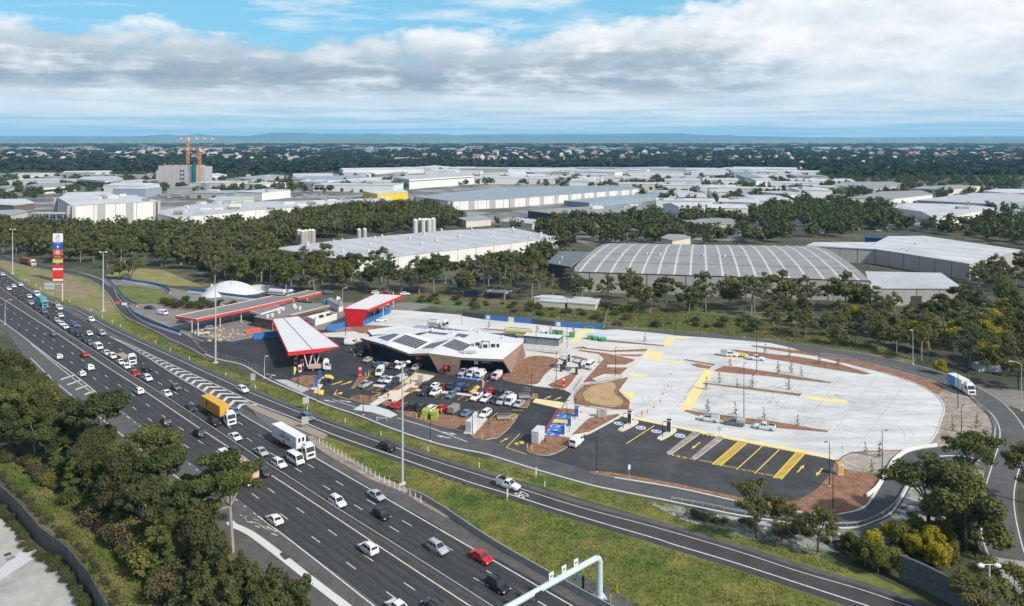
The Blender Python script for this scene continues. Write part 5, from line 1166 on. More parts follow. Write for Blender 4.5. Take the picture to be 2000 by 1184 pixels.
def tree_mesh(seed, H, W, n, size, style='gum', m=None, bark=None, fk=None):
    """style gum: open crown on rising limbs; round: dense; conifer; shrub"""
    rng = np.random.default_rng(seed); r = random.Random(seed); lumps = []; b = MB(); sides = 6
    if style == 'gum':
        fork = H * (fk or r.uniform(.32, .45)); lean = Vector((r.uniform(-.06, .06) * H, r.uniform(-.06, .06) * H, fork)); b.tube((0, 0, -.3), lean, H * .022, H * .016, sides)
        for k in range(r.randint(6, 9)):
            a = 2 * pi * k / 7 + r.uniform(-.4, .4); rr_ = W * r.uniform(.12, .46); z = H * r.uniform(.58, .92); z -= rr_ * .25
            tip = Vector((lean.x + cos(a) * rr_, lean.y + sin(a) * rr_, z)); mid = lean.lerp(tip, .5) + Vector((cos(a), sin(a), -.3)) * rr_ * .15
            b.tube(lean, mid, H * .011, H * .008, 5); b.tube(mid, tip, H * .008, H * .003, 4)
            s = W * r.uniform(.12, .19); lumps.append((tip.x, tip.y, tip.z, s, s, s * r.uniform(.5, .75)))
            for q in range(4):
                a2 = a + r.uniform(-1.9, 1.9); s2 = s * r.uniform(.45, .8); d2 = s * r.uniform(.9, 1.5); lumps.append((tip.x + cos(a2) * d2, tip.y + sin(a2) * d2, tip.z + r.uniform(-1.3, .5) * s, s2, s2, s2 * r.uniform(.5, .8)))
        lumps.append((lean.x, lean.y, H * .88, W * .15, W * .15, H * .09))
    elif style == 'round':
        b.tube((0, 0, -.3), (0, 0, H * .5), H * .025, H * .014, sides)
        for k in range(r.randint(15, 20)):
            a = r.uniform(0, 6.28); rr_ = W * r.uniform(.05, .42); z = H * r.uniform(.35, .85) - rr_ * .3; s = W * r.uniform(.12, .21)
            lumps.append((cos(a) * rr_, sin(a) * rr_, z, s, s, s * r.uniform(.75, 1.1))); b.tube((0, 0, H * .3), (cos(a) * rr_, sin(a) * rr_, z), H * .009, H * .004, 4)
        lumps.append((0, 0, H * .82, W * .25, W * .25, H * .16))
    elif style == 'cone':
        b.tube((0, 0, -.3), (0, 0, H * .9), H * .018, H * .004, sides)
        for k in range(14):
            t = k / 13; z = H * (.12 + .84 * t); rr_ = W * .36 * (1 - t) ** .8; a = k * 2.4; lumps.append((cos(a) * rr_ * .7, sin(a) * rr_ * .7, z, rr_ * .6 + .25, rr_ * .6 + .25, H * .06))
    else:
        for k in range(r.randint(5, 8)):
            a = r.uniform(0, 6.28); rr_ = W * r.uniform(.0, .34); z = H * r.uniform(.3, .68); s = W * r.uniform(.18, .3); lumps.append((cos(a) * rr_, sin(a) * rr_, z, s, s, min(s, H * .35)))
            b.tube((0, 0, -.2), (cos(a) * rr_, sin(a) * rr_, z), H * .02, H * .008, 4)
    V = leaves(rng, lumps, n, size); V[:, 2] = np.maximum(V[:, 2], .1)
    cm = mesh_quads('crown', V, m or Lf_gum); me = bpy.data.meshes.new('trunk'); me.from_pydata(b.v, [], b.f); me.materials.append(bark or M_bark)
    return cm, me, H
def place_tree(proto, x, y, h, label, group, cat='tree', name='gum_tree', rz=None, wide=1.0, order=False, z=0.0):
    cm, tm, H = proto; e = empty(name, (x, y, z), rt.uniform(0, 6.28) if rz is None else rz); s = h / H; e.scale = (s * wide, s * wide, s)
    for nm, me in (('crown', cm), ('trunk', tm)):
        if nm == 'trunk' and len(me.polygons) == 0: continue
        o = bpy.data.objects.new(nm, me); C.objects.link(o); o.parent = e
    return tag(e, label, cat, group, order=order)
rt = random.Random(21)
near = [tree_mesh(100 + k, 13, 9.5, 13000, .36, 'gum', (Lf_gum, Lf_dark, Lf_dark)[k % 3]) for k in range(3)]
near += [tree_mesh(110 + k, 11, 8, 13000, .36, 'round', (Lf_dark, Lf_gum, Lf_cas)[k % 3], M_barkd) for k in range(3)]
cas = [tree_mesh(190 + k, 10, 6.0, 10000, .30, 'cone', (Lf_dark, Lf_cas)[k % 2], M_barkd) for k in range(3)]
nearg = [tree_mesh(120 + k, 7, 4.6, 5500, .30, 'cone', Lf_green) for k in range(2)]
shrub = [tree_mesh(130 + k, 3, 4.4, 2200, .26, 'shrub', (Lf_dark, Lf_brown, Lf_olive)[k % 3]) for k in range(6)]
mid = [tree_mesh(140 + k, 13, 11, 2600, .66, ('gum', 'gum', 'round')[k % 3], (Lf_gum, Lf_dark)[k % 2]) for k in range(7)]
mid += [tree_mesh(240 + k, 17, 9.5, 1900, .62, 'gum', (Lf_gum, Lf_grey)[k % 2], fk=.52) for k in range(4)]
tallg = mid[-4:]
big_gum = tree_mesh(171, 18, 12.5, 22000, .34, 'gum', Lf_gum)
sparse = [tree_mesh(160 + k, 11, 8.5, 5500, .32, 'gum', Lf_gum, M_barkd) for k in range(3)]
wattle = [tree_mesh(150 + k, 5.5, 5.6, 6000, .27, 'round', Lf_olive) for k in range(2)] + [tree_mesh(153 + k, 5.2, 5.2, 5500, .27, 'round', Lf_wattle) for k in range(2)]
sapling = [tree_mesh(180 + k, 4.2, 1.9, 75, .34, 'cone', Lf_gum) for k in range(3)]
PL = []
def scatter(poly, n, gap, seed=1, avoid=True, tries=6000):
    r = random.Random(seed); P = gp(poly); out = []; xs = [p[0] for p in P]; ys = [p[1] for p in P]
    for _ in range(tries):
        if len(out) >= n: break
        x, y = r.uniform(min(xs), max(xs)), r.uniform(min(ys), max(ys))
        if not inpoly(x, y, P): continue
        if any((x - a) ** 2 + (y - c) ** 2 < gap * gap for a, c in out): continue
        if avoid and any(inpoly(x, y, F) for F in FOOT): continue
        out.append((x, y))
    return out
WOOD = [(0, 738), (60, 790), (120, 850), (180, 895), (230, 928), (285, 980), (345, 1045), (385, 1095), (450, 1180), (540, 1250), (520, 1290), (430, 1240), (345, 1150), (250, 1050), (160, 960), (80, 905), (0, 868), (-60, 830), (-60, 700)]
for x, y in scatter(WOOD, 74, 3.6, 5):
    if PY(y) > 1030 and rt.random() < .6: place_tree(rt.choice(cas), x, y, rt.uniform(8, 12.5), 'dark feathery she-oak in the wood, lower left', 'she-oaks in the wood, lower left', name='casuarina_tree', wide=1.15); continue
    k = rt.randrange(6); place_tree(near[k], x, y, rt.uniform(7.5, 14), 'gum tree in the dense wood left of the motorway', 'gum trees in the wood, lower left', wide=rt.uniform(.8, 1.05))
for x, y in scatter([(100, 895), (230, 1000), (330, 1090), (460, 1184), (430, 1230), (375, 1190), (250, 1070), (110, 940)], 26, 3.0, 8):
    place_tree(rt.choice(nearg), x, y, rt.uniform(4.5, 8.5), 'bright green young tree at the edge of the wood beside the grass track', 'young trees beside the grass track', name='young_tree')
SH = [(0, 895), (60, 935), (130, 985), (230, 1075), (320, 1184), (290, 1230), (230, 1184), (190, 1110), (120, 1040), (40, 955), (0, 925)]
for x, y in scatter([(0, 876), (90, 925), (180, 1000), (320, 1135), (370, 1190), (350, 1200), (270, 1120), (170, 1020), (80, 940), (0, 890)], 34, 1.9, 9):
    place_tree(rt.choice(shrub), x, y, rt.uniform(1.3, 3.2), 'scrubby bush between the wood and the grass track', 'bushes beside the grass track', 'bush', 'bush')
for x, y in scatter([(0, 930), (40, 970), (85, 1022), (138, 1060), (180, 1108), (222, 1184), (236, 1184), (180, 1092), (132, 1042), (70, 985), (0, 925)], 60, 1.1, 10):
    place_tree(rt.choice(shrub), x, y, rt.uniform(.5, 1.2), 'dry bush along the top of the retaining wall', 'bushes on the retaining wall', 'bush', 'bush', wide=1.3)
hp = smooth_pts([(p[0] - 1.3, p[1] - 1.3) for p in WALL])
for k, (x, y) in enumerate(resample([(-150, 205)] + hp, 46)):
    place_tree(shrub[(0, 3)[k % 2]], x + rt.uniform(-.4, .4), y + rt.uniform(-.4, .4), rt.uniform(1.0, 1.6), 'dark green hedge bush at the foot of the retaining wall', 'hedge bushes below the wall', 'hedge_bush', 'bush', z=-3.5, wide=1.25)
sheet('grass_track', [(-30, 880), (0, 893), (40, 935), (100, 985), (170, 1045), (240, 1110), (300, 1184), (340, 1240), (290, 1240), (250, 1184), (200, 1118), (130, 1060), (60, 990), (0, 925), (-30, 905)], .03, M_grass, smooth=True)
b_ = MB()
p = G(455, 1078); place_tree(big_gum, p.x, p.y, 18.5, 'tall pale-trunked gum tree in front of the motorway, hiding a truck', None, rz=1.0)
p = G(283, 1000); place_tree(near[0], p.x, p.y, 17.5, 'dark rounded gum tree rising above the left wood beside the road', None, rz=.3, wide=.85)
p = G(182, 905); place_tree(near[2], p.x, p.y, 16.5, 'brownish gum tree with bare limbs at the road edge, left', None, rz=2)
for x, y, h, k in ((352, 1215, 7, 0), (385, 1190, 9, 1), (400, 1245, 11, 2), (432, 1205, 9.5, 0), (470, 1215, 11, 1), (500, 1235, 10.5, 2), (528, 1215, 9, 0), (560, 1245, 9.5, 1), (590, 1262, 8.5, 2), (450, 1275, 11, 0), (520, 1290, 11, 1), (600, 1300, 9, 0), (380, 1290, 9, 2)):
    p = G(x, y); place_tree(cas[k], p.x, p.y, h, 'dark feathery she-oak in the wood, lower left', 'she-oaks in the wood, lower left', name='casuarina_tree', wide=1.2)
for x, y in scatter([(190, 985), (260, 1045), (340, 1120), (420, 1200), (470, 1280), (420, 1290), (350, 1200), (270, 1110), (190, 1025)], 34, 2.0, 44): place_tree(rt.choice(nearg + shrub), x, y, rt.uniform(2.5, 5.5), 'mixed green undergrowth bush along the wood edge', 'undergrowth bushes along the wood edge', 'bush', 'bush')
# belts
def belt(poly, n, gap, hh, label, group, seed, protos=mid):
    for x, y in scatter(poly, n, gap, seed): place_tree(rt.choice(protos), x, y, rt.uniform(*hh), label, group, wide=rt.uniform(.9, 1.15))
belt([(0, 493), (50, 503), (100, 512), (165, 524), (205, 534), (250, 518), (320, 524), (380, 548), (430, 556), (540, 560), (560, 535), (520, 480), (420, 468), (330, 470), (140, 480), (0, 462)], 80, 7.4, (11, 16.5), 'gum tree in the belt behind the left service road', 'gum trees behind the service road', 3, mid + tallg)
belt([(222, 545), (240, 538), (262, 535), (275, 545), (250, 552)], 4, 4, (10, 13), 'slender gum tree on the tan lawn beside the service road', 'gum trees on the tan lawn', 33)
belt([(430, 556), (500, 566), (620, 578), (760, 574), (860, 580), (1000, 588), (1040, 592), (1065, 570), (1040, 545), (1000, 535), (900, 545), (780, 552), (700, 545), (600, 535), (540, 535)], 50, 7.0, (12, 19), 'gum tree between the factory and the service station', 'gum trees in front of the factory', 4, tallg + mid[:4] + tallg)
belt([(1065, 600), (1180, 600), (1250, 622), (1340, 610), (1480, 620), (1500, 605), (1700, 625), (1700, 605), (1500, 598), (1300, 592), (1180, 585), (1080, 575)], 17, 8, (12, 18), 'gum tree in front of the arched warehouse', 'gum trees in front of the arched warehouse', 6, tallg + mid[:3])
belt([(1480, 640), (1560, 662), (1640, 675), (1720, 690), (1800, 708), (1860, 728), (1930, 750), (2040, 752), (2060, 640), (1990, 615), (1900, 612), (1780, 625), (1650, 630), (1540, 618)], 62, 6.5, (8, 13), 'gum tree in the wood beside the curved road, right', 'gum trees beside the curved road', 7, mid + tallg)
belt([(1895, 560), (1930, 545), (2020, 525), (2060, 590), (1960, 610), (1900, 600)], 14, 8, (10, 14), 'gum tree beside the white-roofed warehouse, right edge', 'gum trees at the right edge', 8)
for i, (x, y, h) in enumerate(((1245, 606, 15), (1425, 602, 15), (1345, 612, 12), (1630, 608, 15), (1680, 606, 12), (1525, 612, 11))):
    p = G(x, y); place_tree(mid[(i * 2) % 6], p.x, p.y, h, 'tall separate gum tree against the arched warehouse wall', 'tall gum trees against the arched warehouse')
for i, (x, y, h, W_, l) in enumerate(((1813, 1032, 15.5, 1.25, 'tall dark-trunked gum tree on the rubble bank beside the curved lane'), (1893, 952, 12.5, 1.2, 'spreading gum tree with a golden top beside the curved road'), (1885, 1075, 15, 1.2, 'dense dark gum tree leaning over the curved road, lower right'), (1855, 1010, 9, 1, 'small forked gum tree between the two tall ones, lower right'),
        (1477, 1052, 10.5, .95, 'thin gum sapling on the bank, leftmost of three'), (1527, 1056, 8.5, .8, 'thin dark gum sapling on the bank, middle of three'), (1597, 1078, 9, 1.0, 'thin leaning gum sapling on the bank, rightmost of three'), (2010, 985, 13, 1.1, 'gum tree cut by the right edge of the photo'), (1985, 1215, 9, 1.3, 'grey-green gum tree in the bottom right corner'), (1930, 1240, 9, 1.3, 'twiggy gum tree beside the near lamp, bottom right'), (1990, 760, 9, 1.2, 'gum tree behind the curved lamp post, right edge'))):
    p = G(x, y); place_tree((sparse[i % 3] if i != 2 else near[4]), p.x, p.y, h, l, None, wide=W_, rz=i * 1.1)
for i, (x, y, h, k) in enumerate(((1690, 1105, 4.6, 0), (1715, 1120, 5.2, 1), (1740, 1122, 4.8, 0), (1705, 1085, 4.4, 2), (1760, 1075, 5.2, 0), (1790, 1060, 5.0, 1), (1745, 1060, 4.0, 2), (1830, 1110, 4.6, 2), (1820, 1080, 5.0, 3), (1850, 1065, 4.6, 0), (1785, 1090, 4.2, 3), (1660, 1075, 3.4, 1), (1860, 1100, 3.6, 0), (1875, 1040, 3.8, 1))):
    p = G(x, y); lb = ('dark olive wattle bush', 'yellow-flowering wattle bush')[k > 1] + ' in the thicket below the rubble bank'; place_tree(wattle[k], p.x, p.y, h, lb, lb + 's', 'wattle_bush', 'bush') if 0 else place_tree(wattle[k], p.x, p.y, h, lb, ('olive wattle bushes lower right', 'flowering wattle bushes lower right')[k > 1], 'bush', name='wattle_bush')
for x, y, h in ((1350, 606, 3.5), (1640, 640, 4), (1670, 626, 4), (1705, 655, 4), (1785, 662, 4.5), (1795, 685, 4.5), (1860, 664, 4.5), (1868, 680, 5), (1915, 662, 6.5), (1925, 680, 6.5), (1945, 690, 6), (1958, 700, 6), (1925, 712, 5.5), (1938, 722, 5), (1838, 731, 3), (1940, 650, 6), (1975, 602, 4.5), (1962, 610, 4)):
    p = G(x, y); place_tree(wattle[2 + int(x) % 2], p.x, p.y, h * 1.55, 'bright yellow wattle in flower among the gums beside the curved road', 'yellow wattles in the right wood', 'bush', name='wattle_bush')
for x, y in scatter([(1290, 1000), (1440, 1030), (1560, 1055), (1660, 1100), (1900, 1110), (1905, 990), (1880, 950), (1850, 930), (1800, 990), (1750, 1040), (1650, 1050), (1440, 1020)], 75, 1.6, 12):
    place_tree(rt.choice(shrub), x, y, rt.uniform(.7, 2.0), 'low weedy bush on the rubble bank', 'bushes on the rubble bank', 'bush', 'bush', wide=1.2)
for x, y in scatter([(1080, 598), (1200, 602), (1260, 625), (1460, 625), (1500, 650), (1330, 645), (1200, 638), (1050, 618), (900, 600), (760, 583), (860, 578), (1000, 592)], 50, 4, 13):
    place_tree(rt.choice(shrub), x, y, rt.uniform(1, 2.6), 'scrubby bush on the bank behind the concrete lot', 'bushes on the bank behind the lot', 'bush', 'bush', wide=1.4)
for x, y in ((322, 596), (333, 600), (343, 604), (352, 601), (372, 604), (385, 600), (392, 605), (402, 597), (410, 601), (430, 598), (445, 603), (455, 600), (418, 606), (395, 592), (362, 592)):
    p = G(x, y - 2); place_tree(shrub[0], p.x, p.y, rt.uniform(2, 3.4), 'clipped dark bush in the old forecourt garden bed', 'bushes in the old garden bed', 'bush', 'bush')
for x, y in ((1380, 762), (1405, 750), (1440, 758), (1470, 758), (1520, 731), (1545, 730), (1425, 716), (1382, 806), (1436, 812), (1492, 820), (1558, 833), (1540, 762), (1565, 735), (1260, 668), (1120, 652), (955, 640), (1050, 648), (1075, 650), (1690, 890), (1718, 895), (1703, 925), (1860, 842), (1908, 838), (1495, 692), (1542, 698), (1600, 712), (1637, 715)):
    p = G(x, y); place_tree(rt.choice(sapling), p.x, p.y, rt.uniform(2.8, 4.6), 'staked sapling in a mulch strip of the concrete truck lot', 'saplings in the truck lot', name='sapling')
for x, y in ((580, 750), (600, 745), (955, 830), (1100, 872), (1070, 880), (1150, 838), (1165, 830), (1085, 745), (1105, 740), (1170, 710), (1190, 725), (700, 780), (1030, 730), (1150, 795)):
    p = G(x, y); place_tree(rt.choice(sapling), p.x, p.y, rt.uniform(1.2, 2.4), 'tiny new plant in the bark mulch beds', 'new plants in the mulch beds', name='sapling')
# far woodland: single masses nobody could count
Lw = []
def woodland(label, zones, seed, q, hh, ww, size, m=Lf_far, name='woodland'):
    rng = np.random.default_rng(seed); r = random.Random(seed); protos = []
    for k in range(5):
        lumps = [(rng.uniform(-.25, .25), rng.uniform(-.25, .25), rng.uniform(.35, .78), rng.uniform(.22, .34), rng.uniform(.22, .34), rng.uniform(.16, .26)) for _ in range(7)]
        protos.append(leaves(rng, lumps, q, size))
    out = []
    boxes = [(min(p[0] for p in F), min(p[1] for p in F), max(p[0] for p in F), max(p[1] for p in F), F) for F in FOOT]
    for poly, n in zones:
        xs = [p[0] for p in poly]; ys = [p[1] for p in poly]; cnt = 0
        for _ in range(n * 8):
            if cnt >= n: break
            # uniform over the ground, not over the picture
            i0, i1 = 1 / (max(ys) - HOR), 1 / (min(ys) - HOR); py = HOR + 1 / r.uniform(i0, i1); px = r.uniform(min(xs), max(xs))
            if not inpoly(px, py, poly): continue
            x, y = g2(px, py)
            if any(a < x < c and b0 < y < d and inpoly(x, y, F) for a, b0, c, d, F in boxes): continue
            h = r.uniform(*hh); w2 = h * r.uniform(*ww); V = protos[r.randrange(5)] * np.array([w2, w2, h]); a = r.uniform(0, 6.28)
            V = np.stack([V[:, 0] * cos(a) - V[:, 1] * sin(a) + x, V[:, 0] * sin(a) + V[:, 1] * cos(a) + y, V[:, 2]], 1); out.append(V); cnt += 1
    me = mesh_quads(name, np.concatenate(out), m); o = bpy.data.objects.new(name, me); C.objects.link(o); tag(o, label, 'woodland', kind='stuff'); return o
woodland('belt of gum woodland between the factory and the white buildings', [([(430, 468), (560, 448), (700, 438), (800, 428), (905, 432), (900, 440), (870, 446), (760, 458), (640, 466), (545, 480), (520, 482)], 210), ([(0, 445), (120, 455), (330, 458), (440, 452), (520, 440), (560, 432), (760, 408), (840, 412), (905, 425), (800, 428), (560, 450), (430, 470), (330, 472), (140, 482), (0, 466)], 330), ([(0, 462), (140, 480), (330, 470), (520, 480), (560, 535), (540, 556), (430, 552), (380, 545), (320, 520), (250, 514), (205, 530), (165, 518), (100, 506), (0, 488)], 120)], 31, 150, (10, 15), (.75, 1.0), .17, Lf_dark)
woodland('scattered trees among the industrial yards', [([(0, 340), (500, 345), (760, 350), (1000, 350), (1300, 352), (1600, 345), (2040, 350), (2040, 430), (1700, 420), (1560, 410), (1400, 410), (1200, 380), (1000, 360), (800, 370), (500, 385), (300, 378), (140, 380), (0, 400)], 1050),
    ([(1130, 430), (1300, 425), (1560, 405), (1700, 420), (1800, 440), (2040, 430), (2040, 500), (1960, 480), (1800, 452), (1720, 452), (1560, 470), (1500, 478), (1180, 480), (1100, 455), (1070, 440)], 420),
    ([(905, 430), (1000, 440), (1120, 450), (1120, 480), (1080, 500), (1110, 510), (1060, 540), (1000, 530), (1090, 470)], 40), ([(1440, 400), (1560, 400), (1800, 412), (1740, 440), (1560, 440)], 60)], 32, 110, (8, 14), (.8, 1.1), .19, Lf_dark)
def tufts(label, name, poly, n, m, seed, hh=.15):
    rng = np.random.default_rng(seed); P = gp(poly); xs = [p[0] for p in P]; ys = [p[1] for p in P]; r = random.Random(seed); pts = []
    while len(pts) < n:
        x, y = r.uniform(min(xs), max(xs)), r.uniform(min(ys), max(ys))
        if inpoly(x, y, P): pts.append((x, y, .03))
    c = np.array(pts); a = rng.uniform(0, 6.28, n); s = rng.uniform(.05, .20, n); h = rng.uniform(.3, 1, n) * hh; t = np.stack([np.cos(a) * s, np.sin(a) * s, 0 * a], 1); u = np.stack([rng.normal(size=n) * .12, rng.normal(size=n) * .12, h], 1)
    me = mesh_quads(name, np.stack([c - t, c + t, c + t * .6 + u, c - t * .6 + u], 1).reshape(-1, 3), m); o = bpy.data.objects.new(name, me); C.objects.link(o); tag(o, label, 'grass', kind='stuff')
Lf_gr = leafmat('grass blades', (.085, .16, .018), (.26, .22, .09), (.20, .20, .05), .10); Lf_dry = leafmat('dry blades', (.17, .16, .05), (.30, .25, .12), (.13, .17, .03), .2)
tufts('uneven green and straw grass tufts on the motorway reserve', 'grass', [(640, 858), (782, 903), (987, 971), (1210, 1045), (1440, 1114), (1640, 1186), (1240, 1186), (1076, 1116), (956, 1046), (872, 990), (790, 950), (690, 895)], 20000, M_grass, 51)
tufts('green grass tufts on the verge between ramp and site lane', 'grass', [(228, 605), (300, 650), (400, 703), (530, 754), (700, 818), (900, 887), (1100, 938), (1300, 985), (1560, 1052), (1700, 1122), (1640, 1120), (1280, 1012), (1040, 942), (845, 890), (650, 822), (459, 743), (263, 654)], 18000, M_grass, 52)
tufts('long dry grass on the bank behind the truck lot', 'grass', [(900, 604), (1050, 620), (1180, 636), (1330, 646), (1500, 662), (1660, 683), (1790, 705), (1600, 640), (1300, 605), (1180, 595), (1040, 598)], 16000, Lf_dry, 53, .7)
tufts('dry and green grass along the track above the retaining wall', 'grass', [(0, 880), (100, 960), (240, 1100), (330, 1200), (230, 1200), (130, 1050), (40, 965), (0, 930)], 14000, Lf_gr, 54, .3)
woodland('far dark forest stretching to the horizon', [([(-40, 312), (600, 316), (1000, 318), (1400, 316), (2040, 312), (2040, 345), (1620, 348), (1560, 332), (960, 330), (700, 336), (480, 345), (-40, 336)], 5200), ([(-60, 291), (2060, 291), (2060, 313), (-60, 314)], 6500)], 33, 16, (10, 17), (1.2, 1.9), .55)
woodland('very far forest haze-blue on the plain', [([(-80, 281), (2080, 281), (2080, 291), (-80, 291)], 5000)], 34, 5, (14, 22), (5, 11), 1.0)
# ------------------------------------------------------------------ far suburbs, hills, haze
rh = random.Random(77)
sheet('industrial_yard', [(-200, 336), (480, 345), (960, 331), (1560, 333), (1640, 352), (2200, 372), (2200, 430), (1800, 440), (1560, 445), (1440, 470), (1150, 480), (1080, 455), (950, 440), (900, 425), (560, 430), (300, 440), (-200, 440)], .03, mat('yard surfaces', (.12, .12, .12), .9, .35, .02, col2=(.060, .068, .034), thr=(.50, .58), detail=8, c3=(.26, .255, .245), s3=.018))
sheet('grass_paddock', [(1255, 372), (1290, 376), (1420, 392), (1440, 398), (1300, 403), (1270, 398)], .06, mat('paddock', (.15, .16, .06), .95, .25, .02, col2=(.10, .14, .03)))
sheet('open_field', [(770, 304), (815, 303), (820, 309), (785, 311)], .06, mat('pale field', (.30, .28, .16), .95, .2, .01))
def house_mesh(k):
    b = MB(); w_, d, h = ((14, 10, 3), (18, 11, 3), (12, 9, 5.6))[k]; b.box((0, 0, 0), (w_, d, h), 0, 0); a = w_ / 2 + .6; c = d / 2 + .6; r_ = w_ * .22
    b.add([(-a, -c, h), (a, -c, h), (a, c, h), (-a, c, h), (-r_, 0, h + 2.6), (r_, 0, h + 2.6)], [(0, 1, 5, 4), (1, 2, 5), (2, 3, 4, 5), (3, 0, 4), (3, 2, 1, 0)], 1); return b
roofs = [('terracotta', (.26, .13, .09)), ('grey', (.30, .30, .31)), ('white', (.44, .44, .43)), ('brown', (.20, .12, .09))]
HM = {}
for rn_, rc in roofs:
    for k in range(3):
        b = house_mesh(k); me = bpy.data.meshes.new('house'); me.from_pydata(b.v, [], b.f); me.materials.append(mat('house wall', (.52, .48, .42), .9, .2, .02)); me.materials.append(mat(rn_ + ' roof', rc, .8, .15, .05)); me.polygons.foreach_set('material_index', b.m); HM[rn_, k] = me
def houses(poly, n, where, seed):
    r = random.Random(seed); xs = [p[0] for p in poly]; ys = [p[1] for p in poly]; c = 0
    for _ in range(n * 8):
        if c >= n: break
        py = r.uniform(min(ys), max(ys)); px = r.uniform(min(xs), max(xs))
        if not inpoly(px, py, poly): continue
        x, y = g2(px, py); rn_ = r.choices([q[0] for q in roofs], (2, 4, 3.5, 3))[0]; o = bpy.data.objects.new('house', HM[rn_, r.randrange(3)]); C.objects.link(o); o.location = (x, y, 0 if py > 325 else 5); s = 1.0 + .35 * (py < 320) + .6 * (py < 306); o.scale = (s, s, s * 1.15); o.rotation_euler.z = r.uniform(-.5, .5)
        if o.location.z: o.location.z = 0; o.scale.z *= 1.5
        tag(o, 'distant house with a %s roof %s' % (rn_, where), 'house', 'distant %s-roofed houses %s' % (rn_, where)); c += 1
houses([(1290, 318), (1400, 312), (1560, 304), (1700, 301), (1900, 301), (2040, 302), (2040, 345), (1960, 338), (1820, 332), (1700, 335), (1500, 328), (1330, 322)], 150, 'on the wooded slope, upper right', 1)
houses([(0, 303), (300, 300), (480, 302), (600, 308), (620, 318), (480, 322), (300, 320), (0, 318)], 85, 'in the suburb, upper left', 2)
houses([(900, 300), (1350, 302), (1300, 318), (1000, 320), (880, 310)], 45, 'in the suburb, upper middle', 3)
# remaining pale roofs of the endless suburb: one mass
r = random.Random(9); b = MB()
for _ in range(900):
    py = HOR + 1 / r.uniform(1 / 50, 1 / 12.); px = r.uniform(-40, 2040); x, y = g2(px, py)
    if not (py < 300 or r.random() < .35): continue
    s = r.uniform(10, 30) * (1 + (y > 4500) * 1.2); b.box((x, y, 0), (s * r.uniform(1, 2.2), s, r.uniform(9, 16) * (1.3 if y > 4500 else 1)), r.uniform(-.3, .3), 0 if r.random() < .6 else 1)
tag(b.build('distant_suburb', [mat('far pale roofs', (.36, .36, .36), .9), mat('far brown roofs', (.30, .20, .15), .9)]), 'pale specks of roofs across the far plain', 'suburb', kind='stuff')
def ridge(name, prof, D0, zb, depth, col, col2, seed):
    """hill range: skyline from the photo at distance D0, real slopes falling towards the viewer"""
    rng = random.Random(seed); P = []
    xs = [p[0] for p in prof]; N = 260; x0, x1 = xs[0], xs[-1]; b = MB(); rows = 9
    def sky(x):
        for a, c in zip(prof, prof[1:]):
            if c[0] >= x: return a[1] + (c[1] - a[1]) * (x - a[0]) / (c[0] - a[0])
        return prof[-1][1]
    vs = []
    ph = [rng.uniform(0, 6) for _ in range(6)]
    for i in range(N + 1):
        x = x0 + (x1 - x0) * i / N; H = CAMH - (sky(x) - HOR) * D0 / FPX; wob = sum(sin(x * f * .01 + ph[k]) for k, f in enumerate((2.1, 5.3, 11.7))) / 3
        for j in range(rows):
            t = j / (rows - 1); d = D0 - depth * (1 - t); X = (x - 1000) / FPX * D0
            h = H * (t ** 1.3) * (1 - .25 * (1 - t) * (1 + wob)) + (0 if j in (0, rows - 1) else H * .07 * sin(x * .06 + j * 2.1 + wob * 4)); vs.append((X, d, h if j else -20))
        vs.append(((x - 1000) / FPX * D0, D0 + depth * .3, -20))
    rr_ = rows + 1; b.add(vs, [(i * rr_ + j, (i + 1) * rr_ + j, (i + 1) * rr_ + j + 1, i * rr_ + j + 1) for i in range(N) for j in range(rr_ - 1)])
    o = b.build(name, mat(name + str(seed), col, .95, .2, .0006, col2=col2, thr=(.42, .6), detail=9), smooth=True); o['kind'] = 'structure'; return o
SKY1 = [(-500, 266), (0, 266), (250, 266.5), (305, 265), (312, 263), (325, 261.8), (338, 263), (350, 266), (368, 265.5), (380, 262), (395, 261.5), (405, 263.5), (420, 265), (500, 265.5), (515, 262), (530, 259.8), (560, 259), (600, 259.5), (618, 262), (640, 261.5), (700, 262.3), (715, 260.8), (745, 261.5), (778, 263), (788, 261.8), (810, 261.5), (872, 262.3), (882, 264.5), (905, 264), (935, 262.3), (960, 263), (1000, 262), (1060, 262.8), (1110, 261.5), (1150, 262.5), (1200, 262), (1235, 261), (1270, 260.3), (1330, 260.8), (1350, 262.5), (1400, 264.5), (1425, 263.8), (1440, 265.5), (1480, 266), (1600, 268.2), (1680, 268.8), (1800, 268), (1900, 266.8), (2000, 266.5), (2500, 266)]
ridge('hills', SKY1, 24000, 0, 6000, (.07, .10, .085), (.10, .125, .10), 1)
SKY2 = [(-400, 271.5), (300, 271.5), (480, 272.5), (520, 273), (560, 273), (600, 273.5), (640, 271.5), (655, 269.5), (675, 272), (700, 270), (725, 268.2), (760, 269), (800, 271.5), (840, 271.5), (880, 270.5), (930, 272.5), (980, 272.8), (1080, 273), (1200, 272.5), (1400, 272.5), (1600, 273), (2000, 272.5), (2400, 272.5)]
ridge('hills', SKY2, 13000, 0, 4200, (.12, .15, .11), (.18, .19, .14), 2)
# the air: one closed box of even haze round the camera and everything on the ground
b = MB(); b.box((0, 14000, -30), (90000, 40000, 500)); hz = b.build('haze', []) if 0 else b.build('haze', [bpy.data.materials.new('haze air')])
hm = hz.data.materials[0]; hm.use_nodes = True; nt = hm.node_tree; nt.nodes.remove(nt.nodes['Principled BSDF']); vp = nt.nodes.new('ShaderNodeVolumePrincipled'); nt.links.new(vp.outputs[0], nt.nodes['Material Output'].inputs['Volume'])
vp.inputs['Color'].default_value = (.25, .67, 1.0, 1); vp.inputs['Density'].default_value = 4.0e-5; vp.inputs['Anisotropy'].default_value = 0.0
hz['kind'] = 'stuff'; tag(hz, 'thin blue haze over the whole plain', 'haze')
